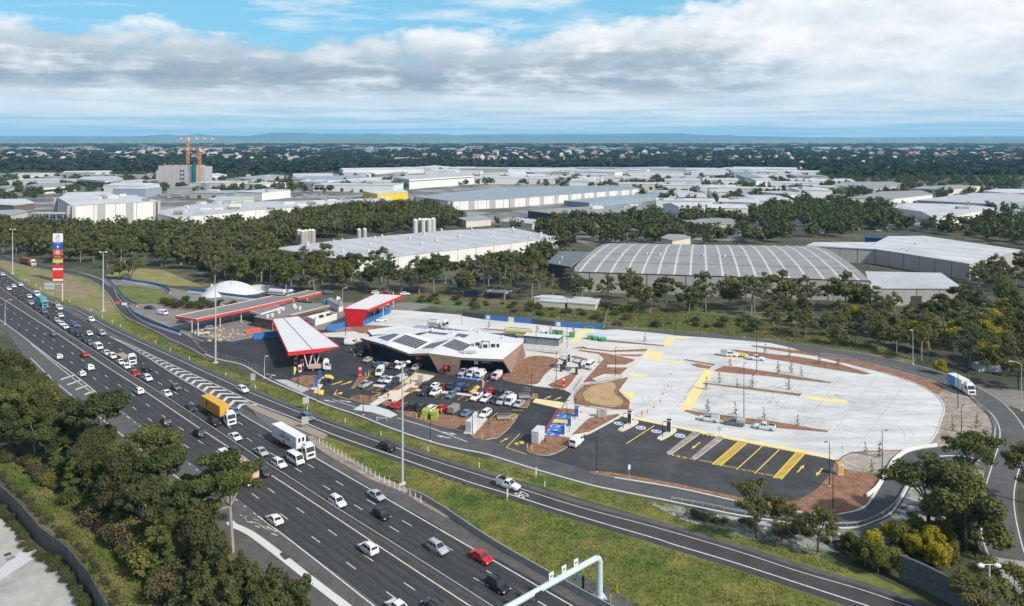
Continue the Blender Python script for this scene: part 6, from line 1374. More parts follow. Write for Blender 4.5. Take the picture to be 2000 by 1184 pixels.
# ------------------------------------------------------------------ vehicles
M_paint = mat('car paint', (1, 1, 1), .28, .04, .8, obj=True, spec=.7)
M_tyre = mat('tyre rubber', (.018, .018, .019), .9)
M_rim = mat('alloy rim', (.34, .35, .36), .4, metal=.5)
M_win = mat('car glass', (.018, .022, .028), .08, spec=.9)
M_lamp = mat('headlight lens', (.62, .64, .66), .15, spec=.8)
M_tail = mat('tail light lens', (.33, .008, .01), .3)
M_trim = mat('black trim', (.02, .02, .022), .6)
M_plate = mat('number plate', (.60, .52, .12), .6)
COL = dict(white=(.70, .71, .72), silver=(.36, .38, .41), grey=(.13, .14, .15), dark=(.030, .034, .042), black=(.012, .013, .016), red=(.48, .012, .015), maroon=(.16, .015, .02), blue=(.045, .13, .30), navy=(.018, .03, .075), green=(.02, .05, .045), cream=(.55, .50, .40), steelblue=(.10, .17, .27), lime=(.35, .48, .02))
SPEC = {  # L, W, H, belt, hood z, glasshouse bottom rear/front, top rear/front, wheel radius, wheelbase half
    'sedan': (4.75, 1.84, 1.46, .92, .86, -1.85, 1.25, -1.0, .35, .33, 1.40),
    'hatchback': (4.25, 1.78, 1.50, .95, .90, -2.0, 1.10, -1.55, .25, .32, 1.28),
    'suv': (4.65, 1.88, 1.72, 1.06, 1.02, -2.2, 1.15, -1.85, .42, .37, 1.36),
    'wagon': (4.85, 1.86, 1.55, .95, .90, -2.3, 1.2, -1.95, .35, .34, 1.42),
    'ute': (5.35, 1.88, 1.80, 1.10, 1.08, -.72, 1.25, -.5, .5, .39, 1.60),
    'van': (5.0, 1.95, 2.05, 1.12, 1.02, -2.45, 2.05, -2.42, 1.25, .35, 1.50),
    'minibus': (5.3, 1.95, 2.25, 1.2, 1.08, -2.6, 2.25, -2.57, 1.65, .36, 1.55),
}
def wheel(r, w_):
    b = MB(); b.tube((0, -w_ / 2, 0), (0, w_ / 2, 0), r, n=14, mi=0)
    for s in (-1, 1): b.tube((0, s * w_ / 2, 0), (0, s * (w_ / 2 + .012), 0), r * .62, r * .5, n=10, mi=1)
    return b
def car_proto(kind):
    L, W, H, bz, hz_, gb0, gb1, gt0, gt1, wr, wb = SPEC[kind]; h = L / 2; w2 = W / 2; root = empty('car' if kind not in ('van', 'ute', 'minibus') else kind)
    b = MB(); st_ = [(-h, .42, bz * .86 if kind not in ('van', 'minibus') else bz, .86), (-h + .12, .30, bz, .94), (-wb - .4, .24, bz + .02, .99), (-wb + .5, .2, bz + .02, 1), (0, .2, bz, 1), (gb1 - .1, .2, bz - .02, 1), (gb1 + .25, .2, hz_ - .0, .99), (h - .5, .24, hz_ - .10, .96), (h - .14, .30, hz_ - .22, .90), (h, .38, hz_ - .34, .78)]
    st_.sort(); rings = []
    for x, zb, zt, f in st_:
        y = w2 * f; rings.append([(x, -y * .9, zb), (x, -y, zb + .16), (x, -y * 1.0, zt - .26), (x, -y * .95, zt - .05), (x, -y * .80, zt), (x, y * .80, zt), (x, y * .95, zt - .05), (x, y, zt - .26), (x, y, zb + .16), (x, y * .9, zb)][::-1])
    b.ring(rings, mi=0)
    # glasshouse
    yb, yt = w2 * .93, w2 * (.74 if kind not in ('van', 'minibus') else .88); zr = H; gb = [Vector((gb0, -yb, bz - .03)), Vector((gb1, -yb, bz - .03)), Vector((gb1, yb, bz - .03)), Vector((gb0, yb, bz - .03))]
    gt = [Vector((gt0, -yt, zr - .05)), Vector((gt1, -yt, zr - .03)), Vector((gt1, yt, zr - .03)), Vector((gt0, yt, zr - .05))]
    mid_ = [Vector((gt0 + .12, -yt * .86, zr)), Vector((gt1 - .15, -yt * .86, zr + .01)), Vector((gt1 - .15, yt * .86, zr + .01)), Vector((gt0 + .12, yt * .86, zr))]
    b.add(gb + gt + mid_, [(0, 1, 5, 4), (1, 2, 6, 5), (2, 3, 7, 6), (3, 0, 4, 7), (4, 5, 9, 8), (5, 6, 10, 9), (6, 7, 11, 10), (7, 4, 8, 11), (8, 9, 10, 11)], 0)
    if kind == 'ute':
        b.box((-1.72, 0, bz - .05), (1.7, W * .98, .36), 0, 0); b.box((-1.72, 0, bz + .27), (1.5, W * .8, .06), 0, 1)
    # sills and bumpers
    b.box((h - .06, 0, .28), (.16, W * .78, .18), 0, 1); b.box((-h + .05, 0, .30), (.16, W * .8, .18), 0, 1)
    if kind in ('suv', 'wagon'):
        for s in (-1, 1): b.box(((gt0 + gt1) / 2, s * yt * .85, zr + .03), (abs(gt1 - gt0) * .85, .05, .05), 0, 1)
    body = b.build('body', [M_paint, M_trim], root)
    me = body.data; 
    for p_ in me.polygons: p_.use_smooth = p_.material_index == 0
    bm_ = bmesh.new(); bm_.from_mesh(me); 
    for e_ in bm_.edges: e_.smooth = e_.calc_face_angle(0) < .55
    bm_.to_mesh(me); bm_.free()
    def win(name, a, b1, c, d, f0=.07, f1=.93, g0=.10, g1=.90):
        q = lambda u, v: a.lerp(b1, u).lerp(d.lerp(c, u), v); n = (b1 - a).cross(d - a).normalized() * .012
        m_ = MB(); m_.slab(q(f0, g0) + n, q(f1, g0) + n, q(f1, g1) + n, q(f0, g1) + n, .02); m_.build(name, M_win, root)
    win('windscreen', gb[1], gb[2], gt[2], gt[1], .06, .94, .08, .92); win('rear_window', gb[3], gb[0], gt[0], gt[3], .1, .9, .25, .88)
    for s, (a, b1, c, d) in ((-1, (gb[0], gb[1], gt[1], gt[0])), (1, (gb[2], gb[3], gt[3], gt[2]))):
        if kind == 'van': rng_ = ((.74, .93),) if s < 0 else ((.07, .26),)
        elif kind in ('ute',): rng_ = ((.08, .46), (.52, .90))
        elif kind in ('sedan', 'hatchback'): rng_ = ((.14, .47), (.51, .86))
        else: rng_ = ((.04, .24), (.28, .58), (.62, .92))
        for f0, f1 in rng_: win('side_window', a, b1, c, d, f0, f1, .14, .90)
    for s in (-1, 1):
        for x in (-wb, wb):
            o = wheel(wr, .24).build('wheel', [M_tyre, M_rim], root); o.location = (x, s * (w2 - .10), wr)
        m_ = MB(); m_.box((h - .17, s * w2 * .72, hz_ - .42), (.30, .34, .15)); m_.build('headlight', M_lamp, root)
        m_ = MB(); m_.box((-h + .10, s * w2 * .74, bz - .32), (.18, .30, .20)); m_.build('tail_light', M_tail, root)
        m_ = MB(); m_.box((gb1 - .25, s * (w2 + .06), bz + .02), (.14, .16, .12)); m_.build('mirror', M_trim, root)
    m_ = MB(); m_.box((-h + .0, 0, .55), (.06, .4, .11)); m_.build('number_plate', M_plate, root)
    return root
CARP = {}; USED = set()
def car(kind, colr, p, ang, label, group=None, z=0.08, extra=None, name=None):
    if kind not in CARP: CARP[kind] = car_proto(kind)
    r = CARP[kind] if kind not in USED else copy_tree(CARP[kind]); USED.add(kind)
    ch = list(CH[CARP[kind].name]) if r is CARP[kind] else [o for o in r.children]
    if r is not CARP[kind]:
        ch = [o for o in bpy.data.objects if o.parent is r] if False else NEWKIDS
    for o in ch:
        if o.name.startswith('body'): o.color = (*COL[colr], 1)
    r.location = (p[0], p[1], z); r.rotation_euler = (0, 0, ang)
    cname = {'suv': 'SUV', 'minibus': 'minibus'}.get(kind, kind)
    tag(r, label, 'car' if kind not in ('van', 'ute', 'minibus') else kind, group, order=True)
    if extra: extra(r)
    return r
NEWKIDS = []
def copy_tree(o):
    c = o.copy(); C.objects.link(c); NEWKIDS.clear()
    for ch in CH.get(o.name, ()):
        k = ch.copy(); C.objects.link(k); k.parent = c; NEWKIDS.append(k)
        for g in CH.get(ch.name, ()): q = g.copy(); C.objects.link(q); q.parent = k
    return c
ANG_OUT = atan2(D.y, D.x); ANG_IN = ANG_OUT + pi
def word(c): return {'dark': 'dark grey', 'black': 'black', 'steelblue': 'grey-blue'}.get(c, c)
OUT = [(5, 536, 'white', 'sedan'), (17, 564, 'white', 'sedan'), (27, 559, 'white', 'hatchback'), (40, 556, 'white', 'sedan'), (29, 573, 'maroon', 'sedan'), (41, 582, 'dark', 'sedan'), (57, 579, 'white', 'sedan'), (72, 575, 'white', 'van'), (61, 592, 'silver', 'ute'), (72, 600.5, 'dark', 'suv'), (86, 608.5, 'grey', 'suv'), (100, 617.5, 'dark', 'sedan'), (111, 594, 'silver', 'sedan'), (116, 602, 'white', 'ute'), (118, 616, 'white', 'sedan'), (111, 625.5, 'silver', 'hatchback'), (120, 632, 'white', 'sedan'), (128, 638.5, 'white', 'hatchback'), (147, 635, 'blue', 'suv'), (178, 624.5, 'white', 'suv'), (141, 646, 'dark', 'suv'), (153, 653, 'black', 'suv'), (174, 651, 'white', 'sedan'), (199, 651, 'silver', 'suv'), (167, 663, 'dark', 'sedan'), (176, 670, 'grey', 'hatchback'), (192, 678, 'white', 'van'), (208, 689, 'white', 'sedan'), (220, 696, 'white', 'suv'), (236, 707, 'white', 'sedan'), (247, 715.5, 'white', 'hatchback'), (264, 729, 'red', 'hatchback'), (286, 720, 'black', 'suv'), (288, 739, 'white', 'suv'), (344, 756, 'grey', 'hatchback'), (325.5, 768, 'white', 'sedan'), (372, 796, 'dark', 'sedan'), (418, 824, 'black', 'suv'), (459, 804, 'blue', 'hatchback'), (459, 853, 'white', 'sedan'), (510, 882, 'silver', 'sedan'), (545, 906, 'white', 'suv'), (577, 898, 'white', 'minibus'), (659, 980, 'white', 'suv'), (735, 967, 'silver', 'sedan'), (745, 1004, 'black', 'hatchback'), (854, 1070, 'silver', 'suv'), (940, 1087, 'red', 'sedan'), (972, 1143, 'black', 'suv')]
IN = [(104, 652, 'grey', 'hatchback'), (164.6, 692, 'red', 'hatchback'), (114, 697, 'silver', 'suv'), (174.5, 718, 'white', 'suv'), (159.5, 730, 'white', 'hatchback'), (270.6, 764, 'white', 'suv'), (222, 777, 'grey', 'suv'), (322, 825, 'black', 'suv'), (321, 850, 'dark', 'sedan'), (388, 846, 'black', 'suv'), (455, 879, 'dark', 'hatchback'), (514, 921, 'dark', 'sedan'), (536, 1014, 'white', 'sedan'), (719, 1071, 'white', 'suv'), (776, 1184, 'white', 'sedan'), (848, 1184, 'dark', 'suv')]
def kn(k): return {'suv': 'SUV'}.get(k, k)
for x, y, c, k in OUT:
    p = G(x, y, .7); car(k, c, p, ANG_OUT + rt.uniform(-.015, .015), '%s %s on the motorway coming towards the camera' % (word(c), kn(k)), 'vehicles coming towards the camera on the motorway')
for x, y, c, k in IN:
    p = G(x, y, .7); car(k, c, p, ANG_IN + rt.uniform(-.015, .015), '%s %s on the motorway driving away, left side' % (word(c), kn(k)), 'vehicles driving away on the motorway')
def ang_of(a, b_): A, B = G(*a), G(*b_); return atan2(B.y - A.y, B.x - A.x)
car('suv', 'white', G(474, 761, .7), ang_of((474, 762), (550, 796)), 'white SUV alone at the top of the exit ramp')
car('suv', 'steelblue', G(600, 815, .7), ang_of((583, 812), (650, 840)), 'grey-blue SUV on the exit ramp behind the back of a sign')
car('suv', 'black', G(757, 872, .8), ang_of((720, 860), (800, 890)), 'black SUV with roof racks on the exit ramp')
ut = car('ute', 'white', G(993, 946, .8), ang_of((968, 945), (1050, 970)), 'white ute with a loaded tray on the exit ramp by the painted 80')
def part(r, name, m, fn): b = MB(); fn(b); b.build(name, m, r)
part(ut, 'canopy_box', M_white if 0 else W_white, lambda b: (b.box((-1.75, -.9, 1.0), (1.9, .08, .8)), b.box((-1.75, .9, 1.0), (1.9, .08, .8)), b.box((-2.65, 0, 1.0), (.08, 1.85, .8))))
part(ut, 'load', M_trim, lambda b: (b.box((-1.6, .2, 1.2), (1.2, .9, .8), .4), b.box((-2.1, -.4, 1.2), (.7, .7, .6), .9)))
UA = atan2(ud.y, ud.x)
PK = [(708.5, 690, 'dark', 'suv', 1), (719.6, 702, 'silver', 'sedan', 0), (742, 713, 'blue', 'suv', 0), (766, 714, 'black', 'suv', 1), (783.5, 715, 'white', 'ute', 1), (813, 717, 'silver', 'wagon', 1), (748, 741, 'silver', 'hatchback', 1), (761.5, 741.5, 'white', 'sedan', 1), (775, 743.5, 'dark', 'suv', 1), (714, 751, 'silver', 'ute', 0), (760, 756, 'navy', 'sedan', 1), (637.5, 743.5, 'black', 'hatchback', 0),
      (905, 727, 'silver', 'ute', 1), (922.5, 729, 'white', 'van', 1), (939, 730.5, 'white', 'van', 0), (835, 750.5, 'dark', 'wagon', 0), (851.5, 752.5, 'white', 'sedan', 0), (866.6, 754, 'maroon', 'sedan', 0), (882.8, 753, 'green', 'suv', 0), (898, 756.5, 'blue', 'wagon', 1), (915, 757.5, 'dark', 'suv', 0), (960, 763, 'red', 'sedan', 0), (976, 765, 'black', 'suv', 0), (993.3, 770, 'silver', 'sedan', 0),
      (831, 765, 'black', 'ute', 1), (850.5, 766, 'white', 'suv', 1), (881, 771, 'steelblue', 'hatchback', 1), (930.5, 775, 'white', 'ute', 1), (948.7, 778, 'white', 'wagon', 1), (965, 779.5, 'dark', 'sedan', 1), (979.5, 783.5, 'silver', 'suv', 1), (997, 784, 'white', 'van', 1), (1014, 788, 'silver', 'sedan', 1),
      (774, 790, 'red', 'hatchback', 0), (807, 794.5, 'black', 'suv', 0), (825.5, 796.5, 'dark', 'suv', 0), (843.6, 797, 'white', 'wagon', 0), (863, 796.5, 'red', 'sedan', 0), (911.5, 806, 'steelblue', 'sedan', 0), (948, 808, 'white', 'suv', 1)]
for x, y, c, k, f in PK:
    p = G(x, y, .7); car(k, c, p, UA + (pi if f else 0) + rt.uniform(-.03, .03), '%s %s parked in front of the service centre' % (word(c), kn(k)), 'vehicles parked in front of the service centre', z=.07)
car('van', 'white', G(742, 726, 1), -pi / 2 - .05, 'tall white van facing the camera in the upper car park row', z=.07).scale = (1.1, 1, 1.2)
car('van', 'silver', G(784.5, 738, 1), UA, 'pale grey van behind the dark cars by the footpath', z=.07)
car('van', 'white', G(686, 669, .8), .12, 'white van parked beside the yellow kerb left of the service centre', z=.07)
rv = car('van', 'white', G(970, 735.5, .8), UA + pi, 'red and white striped van beside the angled wall', z=.2)
part(rv, 'red_stripe', M_red, lambda b: (b.box((0, 0, .55), (4.6, 2.0, .32)), b.box((2.3, 0, .4), (.4, 1.7, .5)), b.box((-.5, 0, 1.7), (3.4, 1.8, .12))))
part(rv, 'roof_rack', M_steel, lambda b: [b.box((-1.5 + k, 0, 2.1), (.06, 1.5, .06)) for k in range(4)])
ev = car('van', 'white', G(1126, 862, .9), UA - .1, 'white service van with open rear doors beside the mulch bed', z=.07)
cv = car('minibus', 'white', G(1153, 714, .9), UA, 'white campervan with open doors at the undercover chargers', z=.2)
# utes in the truck lot
a = ang_of((1400, 818), (1365, 813))
u = car('ute', 'white', G(1384, 817, .8), a, 'white ute with a tall canopy parked on the concrete lot, leftmost of three', z=.10); part(u, 'canopy_box', W_white, lambda b: b.box((-1.75, 0, 1.15), (1.9, 1.85, .85))); part(u, 'roof_rack', M_steel, lambda b: (b.box((-1.2, 0, 2.05), (3.0, 1.3, .07)), b.box((-1.2, .6, 2.1), (3.4, .1, .08))))
u = car('ute', 'grey', G(1433, 825, .8), a, 'grey ute with a pale tray canopy parked in the middle of three', z=.10); part(u, 'canopy_box', mat('canopy grey', (.36, .38, .40), .6), lambda b: b.box((-1.8, 0, 1.1), (2.0, 1.9, .75)))
u = car('ute', 'white', G(1493, 833, .8), a, 'white dual cab ute parked on the concrete lot, rightmost of three', z=.10)
u = car('ute', 'white', G(1425, 692, .8), a + pi + .1, 'white ute with a grey tray box on the far side of the truck lot', z=.10); part(u, 'canopy_box', M_steel, lambda b: b.box((-1.85, 0, 1.1), (2.2, 1.95, .9)))
u = car('ute', 'white', G(1477, 699, .8), a + pi + .1, 'white ute with a black tray beside the yellow trailer', z=.10)
def trailer_y():
    p = G(1448, 696, .3); e = empty('trailer', (p.x, p.y, .1), a + .1); tag(e, 'bright yellow trailer frame between the two white utes', 'trailer'); b = MB(); m = mat('trailer yellow', (.62, .60, .03), .6)
    b.box((0, 0, .55), (3.4, 1.6, .12)); b.box((2.2, 0, .5), (1.4, .12, .1)); b.box((-.8, 0, .67), (1.2, 1.2, .5)); b.build('frame', m, e)
    for s in (-1, 1): o = wheel(.3, .2).build('wheel', [M_tyre, M_rim], e); o.location = (0, s * .85, .3)
trailer_y()
def box_trailer(px, py, ang, label, m, L=3.2, hh=1.0, cage=False):
    p = G(px, py, .5); e = empty('trailer', (p.x, p.y, .07), ang); tag(e, label, 'trailer'); b = MB()
    if cage:
        b.box((0, 0, .5), (L, 1.7, .1))
        for x in (-L/2, 0, L/2):
            for y in (-.8, .8): b.tube((x, y, .5), (x, y, 1.4), .04, n=4)
        for y in (-.8, .8): b.tube((-L/2, y, 1.4), (L/2, y, 1.4), .04, n=4); b.tube((-L/2, y, .95), (L/2, y, .95), .04, n=4)
    else: b.box((0, 0, .45), (L, 1.9, hh))
    b.box((L / 2 + .6, 0, .45), (1.2, .1, .1)); b.build('body', m, e)
    for s in (-1, 1): o = wheel(.3, .2).build('wheel', [M_tyre, M_rim], e); o.location = (0, s * .9, .3)
    return e
box_trailer(886, 803, UA, 'grey box trailer with a dark top in the front car park row', mat('trailer grey', (.22, .22, .21), .7), 3.6, 1.5)
box_trailer(1024, 776, .1, 'empty cage trailer at the end of the parked row', M_steel, 3.0, 1, True)
box_trailer(984, 817, .1, 'open trailer carrying a dusty quad bike by the mulch corner', M_tan, 3.4, .5, True)
# ---- trucks
def truck(label, p, ang, cabcol, load, L=13.5, z=.08, cat='truck', name='truck', cabm=None):
    e = empty(name, (p[0], p[1], z), ang); tag(e, label, cat); cm_ = cabm or mat('truck cab ' + str(cabcol), cabcol, .35, .05, .5); x0 = L / 2
    b = MB(); rr_ = []
    for x, zb, zt, f in ((x0 - 2.3, .9, 3.05, 1), (x0 - 1.9, .7, 3.15, 1), (x0 - .55, .5, 3.05, 1), (x0 - .12, .5, 1.75, .98), (x0, .45, 1.6, .93)):
        y = 1.2 * f; rr_.append([(x, y, zb), (x, y, zt - .15), (x, y * .9, zt), (x, -y * .9, zt), (x, -y, zt - .15), (x, -y, zb)])
    b.ring(rr_, mi=0); b.box((x0 - 1.5, 0, 3.05), (1.4, 2.0, .55), 0, 0, .85); b.box((x0 - .02, 0, .35), (.18, 2.4, .5), 0, 0); b.box((x0 + .02, 0, .9), (.08, 1.5, .55), 0, 1)
    b.build('cab', [cm_, M_trim], e)
    b = MB(); b.slab(Vector((x0 - .10, -1.05, 1.82)), Vector((x0 - .10, 1.05, 1.82)), Vector((x0 - .46, 1.0, 2.86)), Vector((x0 - .46, -1.0, 2.86)), .03); b.build('windscreen', M_win, e)
    for s in (-1, 1):
        b = MB(); b.box((x0 - 1.1, s * 1.2, 1.8), (1.0, .05, .8)); b.build('side_window', M_win, e); b = MB(); b.box((x0 - .2, s * 1.38, 1.7), (.12, .2, .7)); b.build('mirror', M_trim, e); b = MB(); b.box((x0 + .05, s * .95, .7), (.1, .35, .22)); b.build('headlight', M_lamp, e)
    b = MB(); b.box((-.6, 0, .75), (L - 1.6, .9, .3)); b.build('chassis', M_dsteel, e)
    xs = [x0 - 1.2] + ([x0 - 4.0, x0 - 5.2] if L > 12 else [-x0 + 1.6]) + ([-x0 + 1.0, -x0 + 2.2, -x0 + 3.4] if L > 12 else [])
    for x in xs:
        for s in (-1, 1): o = wheel(.5, .35).build('wheel', [M_tyre, M_rim], e); o.location = (x, s * 1.02, .5)
    load(e, L, x0); return e
def container(colm, L2, x, side_text=None, tm=None, h=2.9, logo=None):
    def f(e, L, x0):
        b = MB(); b.box((x, 0, 1.25), (L2, 2.44, h)); n = int(L2 / .55)
        for s in (-1, 1):
            for k in range(n): b.box((x - L2 / 2 + (k + .5) * L2 / n, s * 1.23, 1.5), (L2 / n * .45, .06, h - .45))
        for k in (0, 1): b.box((x + L2 / 2 + .02, -.6 + k * 1.2, 1.35), (.05, 1.1, h - .3))
        o = b.build('container', colm, e)
        if side_text:
            for s in (-1, 1): text(side_text, 1.15, tm, (x + .4, s * 1.275, 2.7), (R(90), 0, 0 if s < 0 else pi), o, .01)
            if logo:
                for s in (-1, 1):
                    for sg in (-1, 1):
                        lb = MB(); lb.add([(x - .9, s * 1.28, 2.7 + sg * 1.15), (x + .3, s * 1.28, 2.7 + sg * .85), (x + .9, s * 1.28, 2.7 + sg * 1.0), (x + .3, s * 1.28, 2.7 + sg * 1.2)], [(0, 1, 2, 3), (3, 2, 1, 0)]); lb.build('swoosh', tm, o)
    return f
M_ycon = mat('yellow container', (.60, .33, .03), .6, .10, .6); M_wcon = mat('white container', (.66, .67, .67), .6, .07, .6); M_rcon = mat('rust red container', (.20, .06, .045), .7, .15, .5)
def mid_of(a, b_): return (a + b_) / 2
tr = truck('yellow container semi-trailer with a white cab on the motorway', G(426, 805, 1.5) + Vector((0, 0, 0)), ANG_OUT, (.62, .63, .64), container(M_ycon, 12.2, -2.2), 17)
b = MB(); b.box((-4.5, -1.27, 2.0), (1.0, .05, 1.6)); b.box((-4.5, 1.27, 2.0), (1.0, .05, 1.6)); b.build('brown_emblem', mat('emblem brown', (.13, .07, .01), .7), tr)
tr = truck('white container semi-trailer with an orange chassis on the motorway', G(572, 866, 1.5), ANG_OUT, (.62, .64, .62), container(M_wcon, 12.2, -2.2, 'ORACON', M_trim, 2.9, True), 17)
b = MB(); b.box((-5.5, 0, .75), (5.5, 2.2, .4)); b.build('trailer_frame', mat('orange red chassis', (.48, .07, .03), .6), tr)
for s in (-1, 1): b = MB(); b.box((4.05, s * .5, 3.0), (.06, .5, .9)); b.build('marking', M_trim, tr)
def teal(e, L, x0):
    b = MB(); b.box((-1.2, 0, 1.0), (L - 2.8, 2.5, 3.2)); b.build('curtain_body', mat('teal curtain', (.06, .30, .32), .6, .1, .5), e)
truck('teal curtain-sided truck in the slow motorway queue', G(82, 591, 1.8), ANG_OUT, (.06, .30, .32), teal, 11)
def flat(e, L, x0): b = MB(); b.box((-1.6, 0, 1.15), (L - 3.2, 2.4, .25)); b.build('flatbed', mat('dusty tray', (.30, .24, .18), .9, .1, .5), e)
truck('white flatbed truck with a dusty brown tray in the motorway queue', G(246, 698, 1.4), ANG_OUT, (.62, .63, .64), flat, 13.5)
truck('red container truck with a white cab on the left service road', G(54, 511.5, 1.8), ang_of((20, 508), (85, 521)), (.62, .63, .64), container(M_rcon, 12.2, -2.0, h=2.6), 16, z=.06)
def mixed(e, L, x0):
    b = MB(); b.box((-2.4, 0, 1.3), (L - 4.5, 2.4, 2.2)); b.build('load_body', mat('orange white load', (.60, .40, .30), .7, .3, .5), e); b = MB(); b.box((-x0 + .2, 0, .5), (.2, 2.4, .35)); b.build('bumper', W_white, e)
truck('white truck driving away, half hidden behind the big gum tree', G(461, 914, 1.5), ANG_IN, (.62, .64, .65), mixed, 17)
def bluebox(e, L, x0):
    b = MB(); b.box((-1.35, 0, 1.0), (L - 2.9, 2.5, 2.8), 0, 0); b.build('box_body', W_white, e); b = MB(); b.box((-2.9, 0, 1.1), (L - 5.9, 2.54, 2.6)); b.build('blue_curtain', mat('sky blue curtain', (.08, .26, .52), .6, .08, .5), e)
truck('white box truck with a sky blue side on the curved road', G(1878, 754, 1.5), ang_of((1862, 746), (1905, 768)), (.62, .64, .65), bluebox, 9.5, z=.09)
def tanker(col, Lt, r=1.1, belly=False):
    def f(e, L, x0):
        b = MB(); m = mat('tank ' + str(col), col, .4, .08, .5)
        xs = [(-Lt / 2, .7), (-Lt / 2 + .4, 1), (Lt / 2 - .4, 1), (Lt / 2, .7)]; 
        b.ring([[(-1.8 + x, cos(t * pi / 6) * r * f_, 2.3 + sin(t * pi / 6) * r * f_ * .95 - (.3 if belly and abs(x) < 1.5 else 0)) for t in range(12)] for x, f_ in xs]); b.build('tank', m, e, smooth=False)
        b = MB(); b.box((-1.8, 0, 1.0), (Lt * .96, 2.3, .4)); b.build('side_skirt', m, e); b = MB(); b.box((-1.8, 0, 3.35), (Lt * .7, .6, .12)); b.build('walkway', M_steel, e)
    return f
truck('pale yellow-green fuel tanker on the concrete behind the amenities block', G(1024, 652, 1.5), ang_of((985, 650), (1065, 657)), (.62, .64, .65), tanker((.50, .47, .22), 12), 17, z=.1, name='tanker_truck')
truck('white cement tanker beside the white tarpaulin mound', G(548, 573, 1.5), ang_of((520, 573), (570, 577)), (.62, .64, .65), tanker((.52, .53, .55), 9, 1.25, True), 14, z=.06, name='tanker_truck')
truck('small white water tanker behind the service centre', G(855, 636, 1.2), ang_of((840, 634), (870, 637)), (.62, .64, .65), tanker((.50, .50, .49), 5, 1.1), 8.5, z=.1, name='tanker_truck')
truck('white truck with a crane tray under the nearest fuel canopy', G(624, 718, 1.0), .15, (.62, .64, .65), lambda e, L, x0: (lambda b: (b.box((-1.4, 0, 1.0), (4.0, 2.3, .9)), b.build('tray_body', mat('tool body', (.50, .32, .28), .7, .3, 1), e)))(MB()), 7.0, z=.07)
truck('blue and white tipper truck beyond the old canopy', G(648, 590, 1.5), .3, (.55, .57, .6), lambda e, L, x0: (lambda b: (b.box((-1.4, 0, 1.0), (5.0, 2.4, 1.6)), b.build('tipper_body', mat('tipper blue', (.05, .14, .32), .6), e)))(MB()), 8.5, z=.06)
# far and old forecourt cars
for x, y, c, k, an, l in ((292, 601, 'dark', 'sedan', -.3, 'by the orange barriers on the old forecourt'), (318, 612, 'white', 'van', -.5, 'by the orange barriers on the old forecourt'), (357, 628, 'dark', 'hatchback', .2, 'under the end of the long old canopy'), (440, 595, 'silver', 'suv', .1, 'behind the long old canopy'), (450, 594, 'white', 'sedan', .1, 'behind the long old canopy'), (413, 642, 'silver', 'suv', .1, 'under the long old canopy'), (395, 651, 'cream', 'ute', .2, 'loaded with rubbish under the old canopy'),
                       (642, 571, 'steelblue', 'hatchback', .1, 'near the pole behind the old canopies'), (735, 572, 'white', 'wagon', .1, 'on the strip behind the truck canopy'), (752, 572, 'maroon', 'sedan', .1, 'on the strip behind the truck canopy'), (791, 574, 'white', 'sedan', .1, 'on the strip behind the truck canopy'), (745, 625, 'white', 'sedan', .35, 'beside the truck canopy on the concrete')):
    p = G(x, y, .6); car(k, c, p, an, '%s %s %s' % (word(c), kn(k), l), z=.08)
# far parked cars: one small shape each
def farcar_mesh():
    b = MB(); b.ring([[(x, y, z) for y, z in ((-.9 * f, .3), (-.9 * f, zt), (.9 * f, zt), (.9 * f, .3))][::-1] for x, zt, f in ((-2.3, .8, .9), (-2.1, 1.0, 1), (1.0, .95, 1), (2.1, .8, .95), (2.3, .6, .85))], mi=0)
    b.ring([[(-1.7, -.8, .95), (-1.2, -.7, 1.5), (.3, -.7, 1.5), (1.0, -.8, .95)], [(-1.7, .8, .95), (-1.2, .7, 1.5), (.3, .7, 1.5), (1.0, .8, .95)]], mi=1); b.box((-.45, 0, 1.48), (1.5, 1.35, .05), 0, 0); return b
fb = farcar_mesh(); fm_ = bpy.data.meshes.new('parked_car'); fm_.from_pydata(fb.v, [], fb.f); fm_.materials.append(M_paint); fm_.materials.append(M_win); fm_.polygons.foreach_set('material_index', fb.m)
def farcars(poly, n, where, seed, gap=3.0, ang=.1):
    r = random.Random(seed)
    for x, y in scatter(poly, n, gap, seed):
        o = bpy.data.objects.new('parked_car', fm_); C.objects.link(o); o.location = (x, y, .06); c = r.choice(('white', 'white', 'white', 'silver', 'silver', 'dark', 'red', 'grey', 'blue')); o.color = (*COL[c], 1); o.rotation_euler.z = ang + (pi / 2 if r.random() < .3 else 0)
        tag(o, 'small %s car parked %s' % (word(c), where), 'car', '%s cars parked %s' % (word(c), where))
farcars([(870, 546), (920, 540), (1000, 528), (1010, 536), (960, 548), (900, 562), (880, 562)], 26, 'behind the trees near the factory', 3)
farcars([(1490, 484), (1570, 482), (1572, 486), (1492, 488)], 16, 'behind the arched warehouse', 4)
farcars([(1580, 430), (1700, 420), (1880, 440), (1860, 455), (1700, 452), (1600, 465)], 60, 'in the large yard, upper right', 5, 6)
farcars([(1280, 385), (1440, 376), (1560, 390), (1540, 405), (1440, 400), (1300, 395)], 50, 'in the yards of the far estate', 6, 9)
farcars([(430, 495), (480, 492), (482, 500), (440, 504)], 12, 'in a clearing behind the left trees', 7)
farcars([(300, 378), (480, 384), (640, 375), (640, 384), (480, 392), (300, 386)], 34, 'between the white sheds, upper left', 8, 9)
